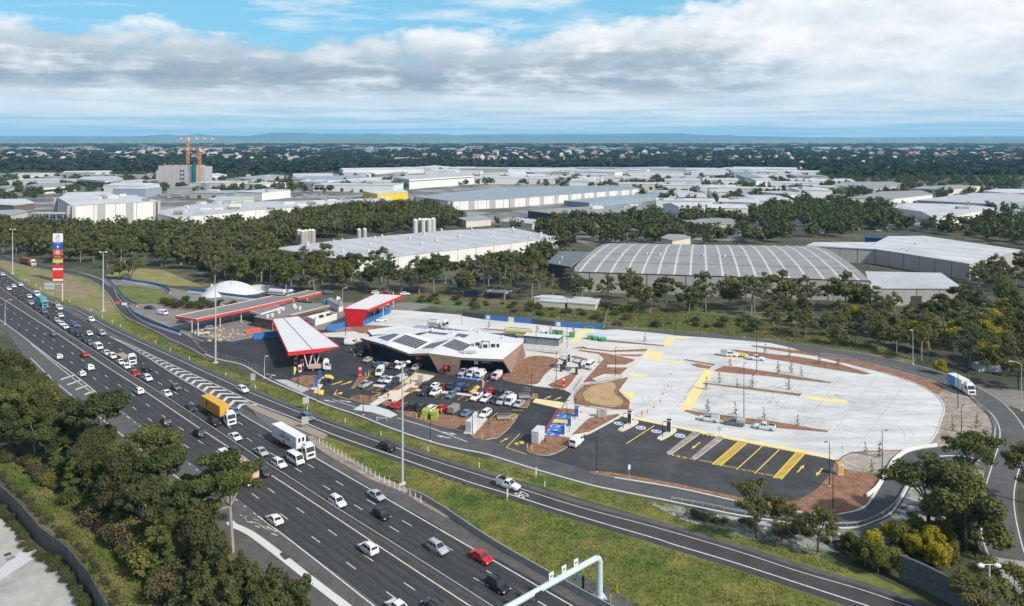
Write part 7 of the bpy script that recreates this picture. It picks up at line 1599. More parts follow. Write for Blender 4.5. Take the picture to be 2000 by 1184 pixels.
# ------------------------------------------------------------------ street furniture, signs, people
M_pole = mat('galvanised pole', (.40, .43, .44), .5, .08, .5)
M_poled = mat('dark painted pole', (.022, .022, .025), .5)
def lamp(px, base, top, label, kind='mast', col=None, group=None, arm=0.0, z0=0.0):
    p = G(px, base); k = CAMH / (base - HOR); Hh = CAMH - (top - HOR) * k; e = empty('lamp_post', (p.x, p.y, z0)); tag(e, label, 'lamp post', group, order=not group); m = col or (M_pole if kind != 'slim' else M_poled)
    r0 = {'mast': .30, 'slim': .11, 'arm': .14, 'big': .28}[kind]
    b = MB(); b.tube((0, 0, 0), (0, 0, Hh), r0, r0 * .5, n=10); b.build('pole', m, e); b = MB(); b.box((0, 0, 0), (r0 * 4.5, r0 * 4.5, .25)); b.build('base', M_kerb, e)
    if kind in ('mast', 'big'):
        b = MB(); b.tube((-1.1, 0, Hh), (1.1, 0, Hh), .07, n=6); b.build('cross_arm', m, e)
        for s in (-1, 1):
            b = MB(); b.ring([[(s * 1.25 + cos(t * pi / 4) * r_, sin(t * pi / 4) * r_ * .8, z) for t in range(8)] for z, r_ in ((Hh - .25, .50), (Hh - .05, .55), (Hh + .2, .2))][:: 1]); b.build('lamp_head', W_white, e)
    elif kind == 'slim':
        b = MB(); b.box((arm or .3, 0, Hh - .08), (.75, .28, .10)); b.build('lamp_head', m, e)
    else:
        b = MB(); sx = arm or -2.0; P_ = [(0, 0, Hh)] + [(sx * t, 0, Hh + .9 * sin(t * pi / 2)) for t in (.25, .5, .75, 1)]
        for q in range(4): b.tube(P_[q], P_[q + 1], .09, .08, n=6)
        b.build('curved_arm', m, e); b = MB(); b.box((sx * 1.15, 0, Hh + .8), (.9, .3, .14)); b.build('lamp_head', W_white, e)
    return e
lamp(24.5, 535, 448, 'tall double-headed lamp post at the far left edge')
lamp(201.5, 608, 492, 'tall double-headed lamp post on the dry verge beside the service road')
lamp(421, 709, 557, 'tall double-headed lamp post on the verge in front of the old canopy')
lamp(786, 946, 706, 'tall double-headed lamp post in the reserve, crossing the car park in view', 'big')
lamp(1932, 1235, 1103, 'nearest double-headed lamp post at the bottom right', 'big')
lamp(10, 634, 590, 'single-arm lamp post between the carriageways at the left edge', 'arm', arm=2.0)
lamp(1995, 802, 712, 'grey lamp post with a curved arm at the right edge', 'arm', arm=-2.6)
lamp(1783, 712, 650, 'grey lamp post beside the curved road in front of the wood', 'arm', arm=-.5)
lamp(669, 604, 566, 'lamp post with an orange-tipped curved arm by the storage shed', 'arm', arm=1.4)
lamp(516.5, 739, 701, 'short white-headed lamp post at the fuel exit', 'arm', arm=.6)
for i, (x, bs, tp, a) in enumerate(((1453, 822, 709, 0), (1478, 731, 645, 0), (1620, 951, 863, -.8), (1627, 998, 909, -.5), (1723, 927, 840, .9), (1871, 801, 691, 0), (1878, 846, 791, 0), (1165.5, 923, 844, .3), (1217, 838, 807, .6), (1294, 855, 823, .6), (922.5, 851, 785, 0), (840.5, 862, 811, 0), (722.5, 789, 733, 0), (709.5, 811, 763, 0), (1038, 779, 719, 0), (1086.5, 746, 688, 0), (1107.5, 682, 638, 0), (1202.5, 735, 678, 0), (902, 645, 616, 0), (937.5, 615, 556, 0), (1179, 640, 581, 0), (1453, 659, 604, 0), (528.5, 738, 704, 0), (583, 757, 720, 0), (621, 785, 735, 0), (675, 657, 615, 0), (1047, 676, 640, 0), (1664, 678, 640, 0), (1107, 822, 782, 0), (1123, 821, 780, 0))):
    lamp(x, bs, tp, 'slim dark lamp post on the service centre site', 'slim', arm=a)
def post(px, base, h, m, label, name='post', r=.06, group=None, z=0.0, cat='post'):
    p = G(px, base); b = MB(); b.tube((0, 0, 0), (0, 0, h), r, r, n=6); b.tube((0, 0, h), (0, 0, h + r), r, r * .3, n=6); o = b.build(name, m); o.location = (p.x, p.y, z); tag(o, label, cat, group); return o
M_delin = mat('white plastic post', (.66, .66, .63), .6)
for x, y in ((49, 549), (56, 551.5), (70, 559.5), (79.5, 566), (102, 577), (136, 590.5), (178, 608.5), (200, 620.5), (219, 631), (235, 639), (304, 672), (332.5, 686), (370, 704), (441, 735), (499, 760), (600, 802), (674, 826), (744, 852), (836, 883), (936, 914), (1064, 951)):
    post(x, y, 1.15, M_delin, 'white roadside marker post along the grass verge', 'marker_post', .09, 'white marker posts along the verge')
wp_ = resample(gp([(624, 866), (740, 937), (822, 981)]), 24)
for x, y in wp_:
    b = MB(); b.tube((0, 0, 0), (0, 0, 1.3), .075, n=6); o = b.build('wire_barrier_post', M_delin); o.location = (x, y, .04); tag(o, 'short white post of the wire barrier in the mulch strip', 'post', 'white wire barrier posts')
for x, y in ((814, 818.5), (822.5, 821), (831, 823.5), (941.5, 858), (948, 818), (1030, 878), (1038, 881), (1192, 1178), (1205, 1160), (862, 807), (714, 736), (720, 735)):
    post(x, y, 1.2, M_kerby if y < 1000 else mat('orange bollard', (.55, .24, .04), .7), ('yellow bollard beside the bins and cabinets' if y < 1000 else 'orange marker post beside the gantry column'), 'bollard', .11, 'yellow bollards on the site' if y < 1000 else 'orange marker posts by the gantry', .1, 'bollard')
def signp(px, base, top, wpx, hpx, label, m, two=False, rz=0., back=True):
    p = G(px, base); k = CAMH / (base - HOR); H1 = CAMH - (top - HOR) * k; hh = hpx * k; ww = wpx * k; e = empty('road_sign', tuple(p), rz); tag(e, label, 'sign')
    b = MB(); 
    for x in ((-ww * .25, ww * .25) if two else (0,)): b.tube((x, .05, 0), (x, .05, H1), .05, n=5)
    b.build('post', M_pole, e); b = MB(); b.box((0, 0, H1 - hh), (ww, .06, hh)); b.build('sign_board', m, e); return e
M_sback = mat('sign back aluminium', (.48, .49, .48), .5, .08, 1, metal=.2)
signp(494, 757, 730, 9, 13, 'aluminium back of a road sign on two posts, leftmost on the verge', M_sback, True)
signp(597.5, 800, 776, 12, 12, 'white road sign on two posts in the verge above the ramp', M_sback, True, .3)
signp(596, 837, 814, 13, 14, 'large back of a sign on two posts on the gore island', M_sback, True, .2)
signp(1047, 934, 913, 5, 15, 'narrow road sign seen nearly edge-on beside the site lane', M_sback, True, .9)
signp(991, 979, 955, 5, 16, 'narrow road sign in the grass in front of the white ute', M_sback, True, .9)
signp(1229, 939, 908, 5, 9, 'small white sign on a post in the long mulch island', W_white, False, .3)
signp(1405, 853, 833, 7, 8, 'grey direction sign at the concrete lot edge', M_sback, False)
signp(1645, 891, 870, 4, 6, 'small grey sign at the corner of the truck lot', M_sback, False)
signp(1160, 765, 760, 4, 4, 'tiny sign on the park fence', W_white, False) if 0 else None
def barge():
    p = G(122, 588); e = empty('cantilever_sign', tuple(p)); tag(e, 'white sign board on a side arm beside the slow lane, far left', 'sign'); b = MB(); b.tube((0, 0, 0), (0, 0, 8), .2, n=6); b.build('post', W_white, e); b = MB(); b.tube((0, 0, 7.6), (-4.3, 0, 7.6), .12, n=5); b.build('arm', W_white, e)
    b = MB(); b.box((-6, -.15, 5.4), (5.2, .12, 2.9), -.25); b.box((-6, -.25, 6.7), (4.0, .06, .15), -.25, 1); b.build('sign_board', [W_white, M_dsteel], e)
barge()
# pylon sign
def pylon():
    p = G(113, 550); k = CAMH / (550 - HOR); e = empty('pylon_sign', tuple(p)); tag(e, 'tall pylon sign with white, blue, lime and red panels on the verge, left', 'sign'); W_ = 19 * k; z = lambda y: CAMH - (y - HOR) * k
    b = MB(); b.box((0, .3, 0), (W_ * .96, .5, z(457))); b.build('column', M_dsteel, e)
    def pan(y0, y1, m, nm='panel'): b = MB(); b.box((0, 0, z(y1)), (W_, .35, z(y0) - z(y1) - .06)); return b.build(nm, m, e)
    yw = mat('sign white', (.80, .80, .79), .5); bl = mat('sign blue', (.02, .10, .38), .5); rd_ = mat('sign bright red', (.66, .03, .02), .5); lm_ = mat('sign lime', (.50, .60, .06), .5); bk = mat('sign charcoal', (.05, .05, .06), .5); orr = mat('sign orange red', (.62, .09, .05), .5)
    a = pan(456, 473, yw); 
    for x0_, x1_, mm in ((-.9, .1, bk), (.75, .75, bk)):
        lb = MB(); lb.tube((x0_, -.2, z(467.5)), (x1_, -.2, z(459)), .16, n=4); lb.build('emblem_stroke', mm, a)
    text('AMPOL', .75, orr, (0, -.2, z(470.5)), (R(90), 0, 0), a)
    a = pan(473, 487.5, bl); text('AmpCharge', .62, yw, (0, -.2, z(475)), (R(90), 0, 0), a)
    lb = MB(); lb.add([(.3, -.2, z(478)), (-.8, -.2, z(482.4)), (-.05, -.2, z(482.0)), (-.3, -.2, z(486.5)), (.85, -.2, z(481.4)), (.1, -.2, z(481.6))], [(0, 1, 2, 5), (2, 3, 4, 5)]); lb.build('lightning_emblem', yw, a)
    a = pan(487.5, 498.5, orr); lb = MB(); lb.tube((0, -.19, z(493)), (0, -.22, z(493)), 1.25, n=10); lb.build('round_emblem', mat('sign pale orange', (.66, .42, .26), .5), a)
    a = pan(498.5, 503, bk); text('FOODARY', .7, yw, (0, -.2, z(500.8)), (R(90), 0, 0), a); pan(503, 507, orr); a = pan(507, 513.5, lm_); text('98', .9, yw, (0, -.2, z(510.2)), (R(90), 0, 0), a)
    a = pan(513.5, 517, bk); text('DIESEL', .65, yw, (0, -.2, z(515.3)), (R(90), 0, 0), a); pan(517, 524, rd_); a = pan(524, 527.5, yw); text('Red Rooster', .5, rd_, (0, -.2, z(525.8)), (R(90), 0, 0), a); pan(527.5, 545, rd_); pan(545, 548.5, yw)
pylon()
# gantry over the motorway
def gantry():
    A = G(1171, 1168); k = CAMH / (1168 - HOR); Hh = CAMH - (1084 - HOR) * k - .2; mm = mat('pale blue gantry steel', (.47, .58, .60), .45, .06, .4, metal=.1)
    Lp = G(985, 1190, Hh); d = Vector((Lp.x - A.x, Lp.y - A.y, 0)).normalized(); E = d * 36; e = empty('gantry', tuple(A)); tag(e, 'pale blue tubular gantry spanning the motorway, bottom right', 'gantry')
    b = MB(); b.box((0, 0, 0), (1.8, 1.8, .35), .3); b.build('footing', M_kerb, e)
    P_ = [Vector((0, 0, 0)), Vector((0, 0, Hh - .9)), d * .25 + Vector((0, 0, Hh - .35)), d * .9 + Vector((0, 0, Hh))]
    b = MB(); b.tube(P_[0], P_[1], .52, .52, n=16); b.build('column', mm, e, smooth=False); b = MB(); b.tube(P_[1], P_[2], .52, .5, n=16); b.tube(P_[2], P_[3], .5, .46, n=16); b.tube(P_[3], E + Vector((0, 0, Hh)), .46, .46, n=16); b.build('beam', mm, e)
    for q in (9.5, 20): b = MB(); c_ = d * q; b.tube(c_ - d * .08 + Vector((0, 0, Hh)), c_ + d * .08 + Vector((0, 0, Hh)), .54, n=16); b.build('flange', mm, e)
    up = Vector((d.y, -d.x, 0)); 
    if up.y > 0: up = -up
    for q in (5.1, 7.8, 10.6):
        c_ = d * q - up * .45; b = MB(); b.box((c_.x, c_.y, Hh + .1), (.95, .1, 1.15), atan2(d.y, d.x) + pi); o = b.build('speed_sign', W_white, e); text('80', .6, M_dsteel, (c_.x + up.x * .07, c_.y + up.y * .07, Hh + .68), (R(90), 0, atan2(-d.y, -d.x)), o)
    c_ = d * 14.2 + up * .6; b = MB(); b.box((c_.x, c_.y, Hh - 1.0), (1.3, .15, 1.2), atan2(d.y, d.x)); b.build('camera_box', M_dsteel, e)
    o = empty('footing', (0, 0, 0)); bpy.data.objects.remove(o)
gantry()
e = signp(1127, 1146, 1121, 5.5, 9, 'small light blue phone sign on a thin post behind the barrier', mat('phone sign blue', (.10, .36, .62), .6), False, .1)
p = G(1139, 1153); b = MB(); b.box((0, 0, 0), (.38, .3, 2.2)); b.box((0, 0, 2.2), (.42, .34, .1)); o = b.build('help_phone', mat('help phone blue', (.012, .02, .13), .5)); o.location = tuple(p); tag(o, 'dark blue emergency phone pillar beside the gantry column', 'phone pillar')
# barriers and hoardings
M_wb = mat('barrier blue', (.035, .13, .33), .6, .15, .4); M_ob = mat('barrier orange', (.60, .07, .03), .6, .1, .5); M_wbar = mat('barrier white', (.52, .54, .55), .7, .1, .5)
def barrier_run(px, m, label, h=.9, top=None, th=1.0, closed=False):
    P_ = smooth_pts(gp(px), False, 4); b = MB(); prism_along(b, P_, [(-.25, 0), (.25, 0), (.1, h), (-.1, h)], .06); e = empty('barrier', (0, 0, 0)) if top else None
    if not top: return tag(b.build('barrier', m), label, 'barrier')
    b.build('base', m, e); b = MB(); prism_along(b, P_, [(-.05, h), (.05, h), (.05, h + th), (-.05, h + th)], .06); b.build('panel', top, e); return tag(e, label, 'barrier')
barrier_run([(203, 545), (214, 553), (228, 568), (238, 582), (252, 592), (268, 600)], M_wbar, 'blue-topped white barrier curving along the service road, left', .8, M_wb, .8)
barrier_run([(238, 549), (262, 554), (290, 558), (312, 563), (324, 568), (332, 574)], M_wbar, 'blue-topped white barrier behind the green grass island', .8, M_wb, 1.2)
barrier_run([(367, 571), (400, 575), (450, 582), (506, 588)], M_wbar, 'blue-topped white barrier in front of the tarpaulin mound', .8, M_wb, 1.2)
barrier_run([(251, 605), (262, 617), (282, 630), (310, 641), (352, 655)], M_wbar, 'blue-topped white barrier between the service road and old forecourt', .8, M_wb, 1.0)
barrier_run([(550, 566), (577, 569)], M_wbar, 'short blue hoarding behind the cement tanker', .4, M_wb, 1.6)
for q, l in (((229, 594), 'left'), ((243, 596), 'second'), ((266, 598), 'rightmost')):
    p = G(*q); b = MB(); b.ring([[(x, y, z) for y, z in ((-.35, 0), (.35, 0), (.12, 1.0), (-.12, 1.0))] for x in (-1.1, 1.1)]); o = b.build('water_barrier', M_ob if l != 'second' else M_wbar); o.location = (p.x, p.y, .06); tag(o, '%s plastic barrier across the lane to the old forecourt' % {'left': 'leftmost orange', 'second': 'white', 'rightmost': 'rightmost orange'}[l], 'barrier')
def block_row(px, n, m, label, grp, w_=1.9, h=1.1, ang=None):
    P_ = resample(gp(px), n); A = atan2(P_[-1][1] - P_[0][1], P_[-1][0] - P_[0][0]) if ang is None else ang
    for x, y in P_:
        b = MB(); b.ring([[(s, y_, z_) for y_, z_ in ((-.32, 0), (.32, 0), (.12, h), (-.12, h))] for s in (-w_ / 2, w_ / 2)]); o = b.build('water_barrier', m); o.location = (x, y, .08); o.rotation_euler.z = A + rt.uniform(-.12, .12); tag(o, label, 'barrier', grp)
M_vb = mat('vivid blue barrier', (.02, .14, .42), .5, .1, .5)
block_row([(499, 660), (541, 656)], 7, M_vb, 'bright blue water-filled barrier in the row left of the fuel canopy', 'blue barriers left of the fuel canopy', 1.9, 1.7)
block_row([(501, 663), (541, 659)], 7, M_vb, 'bright blue water-filled barrier in the row left of the fuel canopy', 'blue barriers left of the fuel canopy', 1.9, 1.5)
block_row([(484, 651), (504, 647)], 4, M_ob, 'red-orange water-filled barrier beside the old forecourt', 'orange barriers by the old forecourt', 1.8, 1.3)
block_row([(642, 646), (676, 638)], 6, M_vb, 'bright blue barrier panel in front of the red end panel', 'blue barriers by the red end panel', 1.9, 2.0)
block_row([(711, 636), (760, 612)], 9, M_vb, 'bright blue barrier panel under the truck canopy', 'blue barriers under the truck canopy', 2.4, 1.8)
def hoarding():
    seg = [(903, 617.5, 946, 624.5, 'g', None), (946, 624.5, 993, 629, 'b', "that's just easy"), (993, 629, 1004, 630, 'w', None), (1004, 630, 1038, 633, 'b', "that's just easy"), (1038, 633, 1082, 638, 'g', 'FULTON'), (1082, 638, 1136, 642, 'b', "that's just easy"), (1136, 642, 1179, 643.5, 't', None)]
    mm = {'g': mat('hoarding charcoal', (.055, .06, .065), .7), 'b': mat('hoarding blue', (.03, .15, .40), .7), 'w': W_white, 't': mat('hoarding teal blue', (.02, .12, .24), .7)}
    e = empty('hoarding', tuple(G(1040, 634))); tag(e, 'long fence banner with blue and charcoal panels at the back of the lot', 'hoarding'); o = Vector(e.location)
    for x0_, y0_, x1_, y1_, c, t in seg:
        a, d = G(x0_, y0_) - o, G(x1_, y1_) - o; q = (a + d) / 2; an = atan2(d.y - a.y, d.x - a.x); b = MB(); b.box((q.x, q.y, .1), ((d - a).length - .06, .12, 1.95), an); pb = b.build('banner', mm[c], e)
        if t: text(t, 1.0, W_white, (q.x + sin(an) * .1 + cos(an) * .6, q.y - cos(an) * .1, 1.05), (R(90), 0, an), pb)
        if c == 'b' and x1_ - x0_ > 40: b = MB(); b.box((a.x + (d.x - a.x) * .16 + sin(an) * .08, a.y + (d.y - a.y) * .16 - cos(an) * .08, .3), (1.7, .04, 1.6), an); b.build('emblem', W_white, pb)
        if c == 't':
            for kk in range(4): b = MB(); b.box((a.x + (d.x - a.x) * (.15 + kk * .13), a.y + (d.y - a.y) * (.15 + kk * .13) - .09, .3 + .3 * (kk % 3)), (.9, .04, .5), an + .3); b.build('emblem', mat('emblem cyan', (.03, .30, .42), .6), pb)
hoarding()
# guard rails and fences
def rail(px, label, step=2.0, h=.75, m=None):
    P_ = smooth_pts(gp(px), False, 4); e = empty('guard_rail', (0, 0, 0)); tag(e, label, 'guard rail'); b = MB(); prism_along(b, P_, [(-.05, h - .3), (.05, h - .3), (.09, h - .15), (.05, h), (-.05, h)], .05); b.build('rail', m or M_steel, e)
    L_ = sum(hypot(q[0] - p_[0], q[1] - p_[1]) for p_, q in zip(P_, P_[1:])); b = MB()
    for x, y in resample(P_, max(2, int(L_ / step))): b.box((x, y, 0), (.12, .12, h))
    b.build('posts', m or M_steel, e)
rail([(1312, 978), (1380, 990), (1440, 1003), (1560, 1021), (1613, 1027), (1671, 1027), (1712, 1014), (1750, 986), (1775, 944), (1789, 917)], 'guard rail along the outer edge of the curved site lane')
rail([(1600, 694.5), (1660, 700.5), (1721, 714), (1782, 731), (1817, 740), (1853, 752.5), (1888, 770), (1914, 793), (1937, 816), (1945, 838), (1942, 856), (1936, 872)], 'galvanised guard rail inside the curved road, right')
rail([(1910, 1030), (1914, 1060), (1922, 1084), (1934, 1110)], 'short guard rail beside the road at the lower right')
def fence(px, label, h=1.2, step=2.4, m=None, mesh=True):
    P_ = smooth_pts(gp(px), False, 3); e = empty('fence', (0, 0, 0)); tag(e, label, 'fence'); m = m or M_poled; L_ = sum(hypot(q[0] - p_[0], q[1] - p_[1]) for p_, q in zip(P_, P_[1:])); b = MB()
    for x, y in resample(P_, max(2, int(L_ / step))): b.tube((x, y, .1), (x, y, h + .1), .035, n=4)
    b.build('posts', m, e); b = MB(); 
    for z_ in (h, h * .5, .2): prism_along(b, P_, [(-.02, z_), (.02, z_), (.02, z_ + .05), (-.02, z_ + .05)], .1)
    b.build('rails', m, e)
fence([(1123, 789), (1122, 776), (1133, 763), (1142, 754), (1185, 746), (1214, 741)], 'dark pool-style fence round the left of the sandy play area', z_ := 1.2)
fence([(1207, 766), (1216, 776), (1229, 786)], 'dark fence beside the yellow crossing at the play area', 1.2)
fence([(1123, 791), (1160, 799), (1200, 802), (1226, 800)], 'dark fence along the lower edge of the sandy play area', 1.2)
fence([(1120, 765), (1136, 743)], 'dark fence beside the footpath right of the entry drive', 1.2)
fence([(1026, 683), (1060, 686), (1095, 690), (1110, 692)], 'dark fence between the service centre and the amenities block', 1.2)
fence([(760, 597), (800, 602), (900, 609), (1000, 619), (1085, 630), (1175, 639), (1206, 641)], 'wire mesh fence along the back of the concrete lot', 1.8, 3, M_steel)
fence([(372, 660), (388, 680), (405, 692), (440, 703), (480, 715), (520, 735)], 'temporary wire fence along the fuel exit lane', 1.6, 2.4, M_steel)
fence([(1179, 641), (1186, 615), (1195, 596)], 'grey wire fence climbing the grass bank', 1.8, 3, M_steel)
fence([(1110, 829), (1097, 809), (1094, 806)][1:], 'short orange mesh barrier at the blue bays', 1.0, 1.2, M_ob)
fence([(1060, 852), (1075, 830), (1090, 806)], 'orange and white safety fence along the left of the blue bays', 1.0, 1.5, mat('safety orange', (.55, .10, .07), .7))
fence([(0, 935), (30, 962), (75, 1008), (125, 1052), (175, 1098), (215, 1150), (235, 1184)], 'rusty wire fence along the top of the retaining wall', 1.3, 3, M_barkd)
barrier_run([(1692, 972), (1712, 955), (1730, 926), (1745, 902), (1768, 884), (1800, 876), (1830, 872)], mat('white concrete barrier', (.58, .58, .56), .8, .12, .5), 'white concrete barrier curving inside the site lane, lower right', .75)
# retaining walls lower right
b = MB(); W2 = smooth_pts(gp([(1757, 1132), (1800, 1150), (1850, 1176), (1900, 1204)]), False, 4); prism_along(b, W2, [(-.25, 0), (.25, 0), (.25, 4.2), (-.25, 4.2)]); tag(b.build('retaining_wall', mat('panelled wall', (.085, .095, .10), .9, .4, .35)), 'dark panelled retaining wall under the bushes, lower right', 'retaining wall')
# bins, cabinets, chargers
def cabinet(px, py, d, rz, m, label, cat='cabinet', name='cabinet', z=.2, lid=None, door=True):
    p = G(px, py); e = empty(name, (p.x, p.y, z), rz); tag(e, label, cat); b = MB(); b.box((0, 0, 0), d); b.build('body', m, e); b = MB(); b.box((0, 0, d[2]), (d[0] + .1, d[1] + .1, .1)); b.build('lid', lid or m, e)
    if door:
        for s in (-1, 1): b = MB(); b.box((s * d[0] * .24, -d[1] / 2 - .02, .2), (d[0] * .42, .04, d[2] * .8)); b.build('door', lid or m, e)
    return e
rdA = atan2(rd.y, rd.x)
M_cab = mat('cabinet grey white', (.50, .53, .55), .6, .06, .8); M_lime = mat('lime green box', (.30, .38, .06), .6, .12, .6)
cabinet(1051, 862, (1.9, 4.2, 2.8), UA - pi / 2, M_cab, 'large pale grey power cabinet left of the blue bays')
cabinet(920, 842, (1.6, 3.0, 2.6), UA - pi / 2, M_cab, 'pale grey power cabinet on the path in the mulch bed')
cabinet(832, 816, (1.7, 2.4, 1.9), rdA + .3, M_lime, 'lime green skip box, left of the pair by the mulch bed', 'skip', 'skip_box'); cabinet(849, 818.5, (1.7, 2.4, 1.9), rdA + .3, M_lime, 'lime green skip box, right of the pair by the mulch bed', 'skip', 'skip_box')
for i, (x, y) in enumerate(((1127.5, 815), (1113, 834.5), (1100.5, 850))): cabinet(x, y, (1.0, .9, 2.6), UA - pi / 2, M_cab, 'white and blue electric charger at the blue bays, %s of three' % ('farthest', 'middle', 'nearest')[i], 'charger', 'charger', lid=M_vb)
cabinet(1172, 816, (1.6, 1.0, 1.9), .1, mat('cabinet beige', (.34, .33, .30), .7), 'left of two squat beige cabinets in the triangular mulch bed'); cabinet(1180, 816, (1.2, 1.0, 2.0), .1, mat('cabinet beige', (.34, .33, .30), .7), 'right of two squat beige cabinets in the triangular mulch bed')
for i, (x, y) in enumerate(((1230, 829), (1307, 845.5))): cabinet(x, y, (1.0, .8, 3.1), UA - pi / 2, W_white, 'tall white charger on the yellow-edged island, %s of two' % ('left', 'right')[i], 'charger', 'charger', .24, lid=M_dsteel)
cabinet(1640, 928, (1.3, 1.0, 2.4), .2, W_white, 'white cabinet with yellow guards beside the truck asphalt corner', lid=mat('guard yellow', (.55, .33, .03), .6))
cabinet(821, 748, (1.6, .7, 2.0), .1, M_steel, 'grey cabinet on the footpath island in front of the centre')
M_gbin = mat('green bin', (.03, .26, .05), .6, .15, .8); M_rlid = mat('brown red lid', (.22, .06, .04), .7); M_tlid = mat('teal lid', (.20, .48, .48), .6)
for i, (x, y, ld) in enumerate(((1084, 654, M_rlid), (1094, 655, M_rlid), (1117, 659, M_rlid), (1153, 663, M_tlid), (1165, 665, M_tlid), (1178, 667, M_tlid))):
    cabinet(x, y, (1.9, 1.6, 1.5), .05, M_gbin, 'green bin with a %s lid on the far concrete, %s' % (('brown', 'teal')[i > 2], ('leftmost', 'second', 'standing apart', 'left of three', 'middle of three', 'rightmost')[i]), 'bin', 'waste_bin', .1, ld, False)
for i, (x, y) in enumerate(((1096, 727), (1101, 722), (1104.5, 716), (1126, 733), (1132, 722), (1111, 708))): cabinet(x, y, (.7, .5, 2.2), .2, M_dsteel, 'slim black charger on the white plaza, %s' % ('nearest left', 'second from left', 'third from left', 'under the right canopy', 'beside the campervan', 'farthest')[i], 'charger', 'charger', .2)
for i, (px_, c_) in enumerate((([(1091, 700), (1104, 703.5), (1112, 697), (1099, 695)], (1103, 716)), ([(1117, 706), (1130, 709), (1138, 702), (1125, 700)], (1130, 722)))):
    canopy('small flat grey canopy over the plaza chargers, %s' % ('left', 'right')[i], px_, 3.6, 3.4, cols=[(c_[0], c_[1], 0, 0)], roofm=Rf_lt, fm=M_dsteel, fh=.2, name='charger_canopy', seam=False)
# red and white totem signs, feather flag, shop flags
def totem(px, base, h, w_, m, label, trim=True):
    p = G(px, base); e = empty('totem_sign', (p.x, p.y, .2)); tag(e, label, 'sign'); b = MB(); b.box((0, 0, 0), (w_, .35, h)); b.build('panel', m, e)
    if trim: b = MB(); b.box((0, -.2, h * .72), (w_ * .7, .05, w_ * .7)); b.box((0, -.2, h * .2), (w_ * .8, .05, .2)); b.build('emblem', W_white, e)
totem(1101, 758, 2.9, .95, M_red, 'red totem sign in the mulch at the entry drive'); totem(703.5, 738, 3.2, 1.0, M_red, 'red totem sign on the yellow island left of the car park')
def flag(px, base, h, m, label):
    p = G(px, base); e = empty('feather_flag', (p.x, p.y, .1), .3); tag(e, label, 'flag'); b = MB(); b.tube((0, 0, 0), (0, 0, h), .03, n=4); b.build('pole', M_steel, e)
    b = MB(); b.add([(0, 0, h * .2), (.35, 0, h * .3), (.75, .02, h * .7), (.55, .03, h * .97), (0, 0, h)] + [(0, .04, h * .2), (.35, .04, h * .3), (.75, .06, h * .7), (.55, .07, h * .97), (0, .04, h)], [(0, 1, 2, 3, 4), (9, 8, 7, 6, 5), (0, 5, 6, 1), (1, 6, 7, 2), (2, 7, 8, 3)]); b.build('banner', m, e)
flag(574, 737, 3.2, mat('pale yellow flag', (.62, .58, .15), .7), 'pale yellow feather flag beside the mulch bed at the fuel exit')
flag(700, 690, 3.6, mat('red blue flag', (.38, .12, .25), .7), 'striped feather flag at the left front corner of the centre')
flag(942, 764, 3.2, mat('orange white flag', (.62, .25, .12), .7), 'orange and white feather flag in the car park hatched bay')
for i, (x, y) in enumerate(((617, 758), (625, 741))): totem(x, y, 2.6, .8, M_vb, 'blue air-and-water sign beside the kerb, %s of two' % ('left', 'right')[i], False)
# pumps
for i, (x, y, l) in enumerate(((578, 712, 'a'), (586, 727, 'b'), (606, 708, 'c'), (566, 690, 'd'), (590, 715, 'e'), (556, 676, 'f'))):
    p = G(x, y); e = empty('fuel_pump', (p.x, p.y, .12), .2); tag(e, 'white and red fuel pump under the nearest fuel canopy', 'fuel pump', 'fuel pumps under the nearest canopy', order=False); b = MB(); b.box((0, 0, 0), (1.1, .7, 2.1)); b.build('body', W_white, e); b = MB(); b.box((0, -.37, .6), (.9, .06, 1.1)); b.build('panel', M_red, e); b = MB(); b.box((.7, 0, 0), (.3, .3, 2.3)); b.build('spreader', M_trim, e)
for i, (x, y) in enumerate(((728, 616), (738, 611), (748, 606), (758, 601), (768, 596))):
    p = G(x, y); e = empty('fuel_pump', (p.x, p.y, .12), .2); tag(e, 'dark fuel pump under the truck canopy', 'fuel pump', 'fuel pumps under the truck canopy'); b = MB(); b.box((0, 0, 0), (1.0, .7, 2.0)); b.build('body', M_dsteel, e); b = MB(); b.box((0, -.37, 1.1), (.7, .06, .6)); b.build('panel', W_white, e)
# traffic cones and rubble
for x, y in ((1310, 733), (1305, 755.5), (1295, 771), (1290, 785), (1277, 797), (1264.5, 806)):
    p = G(x, y); b = MB(); b.box((0, 0, 0), (.4, .4, .06)); b.tube((0, 0, .05), (0, 0, .8), .17, .03, n=8); o = b.build('traffic_cone', M_ob); o.location = (p.x, p.y, .1); tag(o, 'small orange traffic cone in the line on the concrete lot', 'cone', 'cones on the concrete lot')
cr = random.Random(4); ck = MB(); ck.ring([[(cos(t * 1.05) * r_ * (1 + .2 * sin(t * 2.3)), sin(t * 1.05) * r_, z_) for t in range(6)] for z_, r_ in ((0, 1), (.5, .9), (.8, .4))]); ckm = bpy.data.meshes.new('spoil_block'); ckm.from_pydata(ck.v, [], ck.f); ckm.materials.append(mat('spoil tan', (.38, .29, .17), .9, .2, 1))
ckm2 = ckm.copy(); ckm2.materials.clear(); ckm2.materials.append(mat('rock grey', (.42, .42, .42), .9, .2, 1))
for k in range(46):
    t = cr.random(); x = 425 + 70 * t + cr.uniform(-12, 12); y = 642 + 16 * cr.random() + 4 * t; 
    if k > 28: x = 405 + 45 * cr.random(); y = 655 + 12 * cr.random()
    p = G(x, y); o = bpy.data.objects.new('spoil_block', ckm); C.objects.link(o); o.location = (p.x, p.y, .06); s = cr.uniform(.3, .75); o.scale = (s, s, s); tag(o, 'tan block of rubble dumped beside the old forecourt', 'rubble', 'rubble blocks beside the old forecourt')
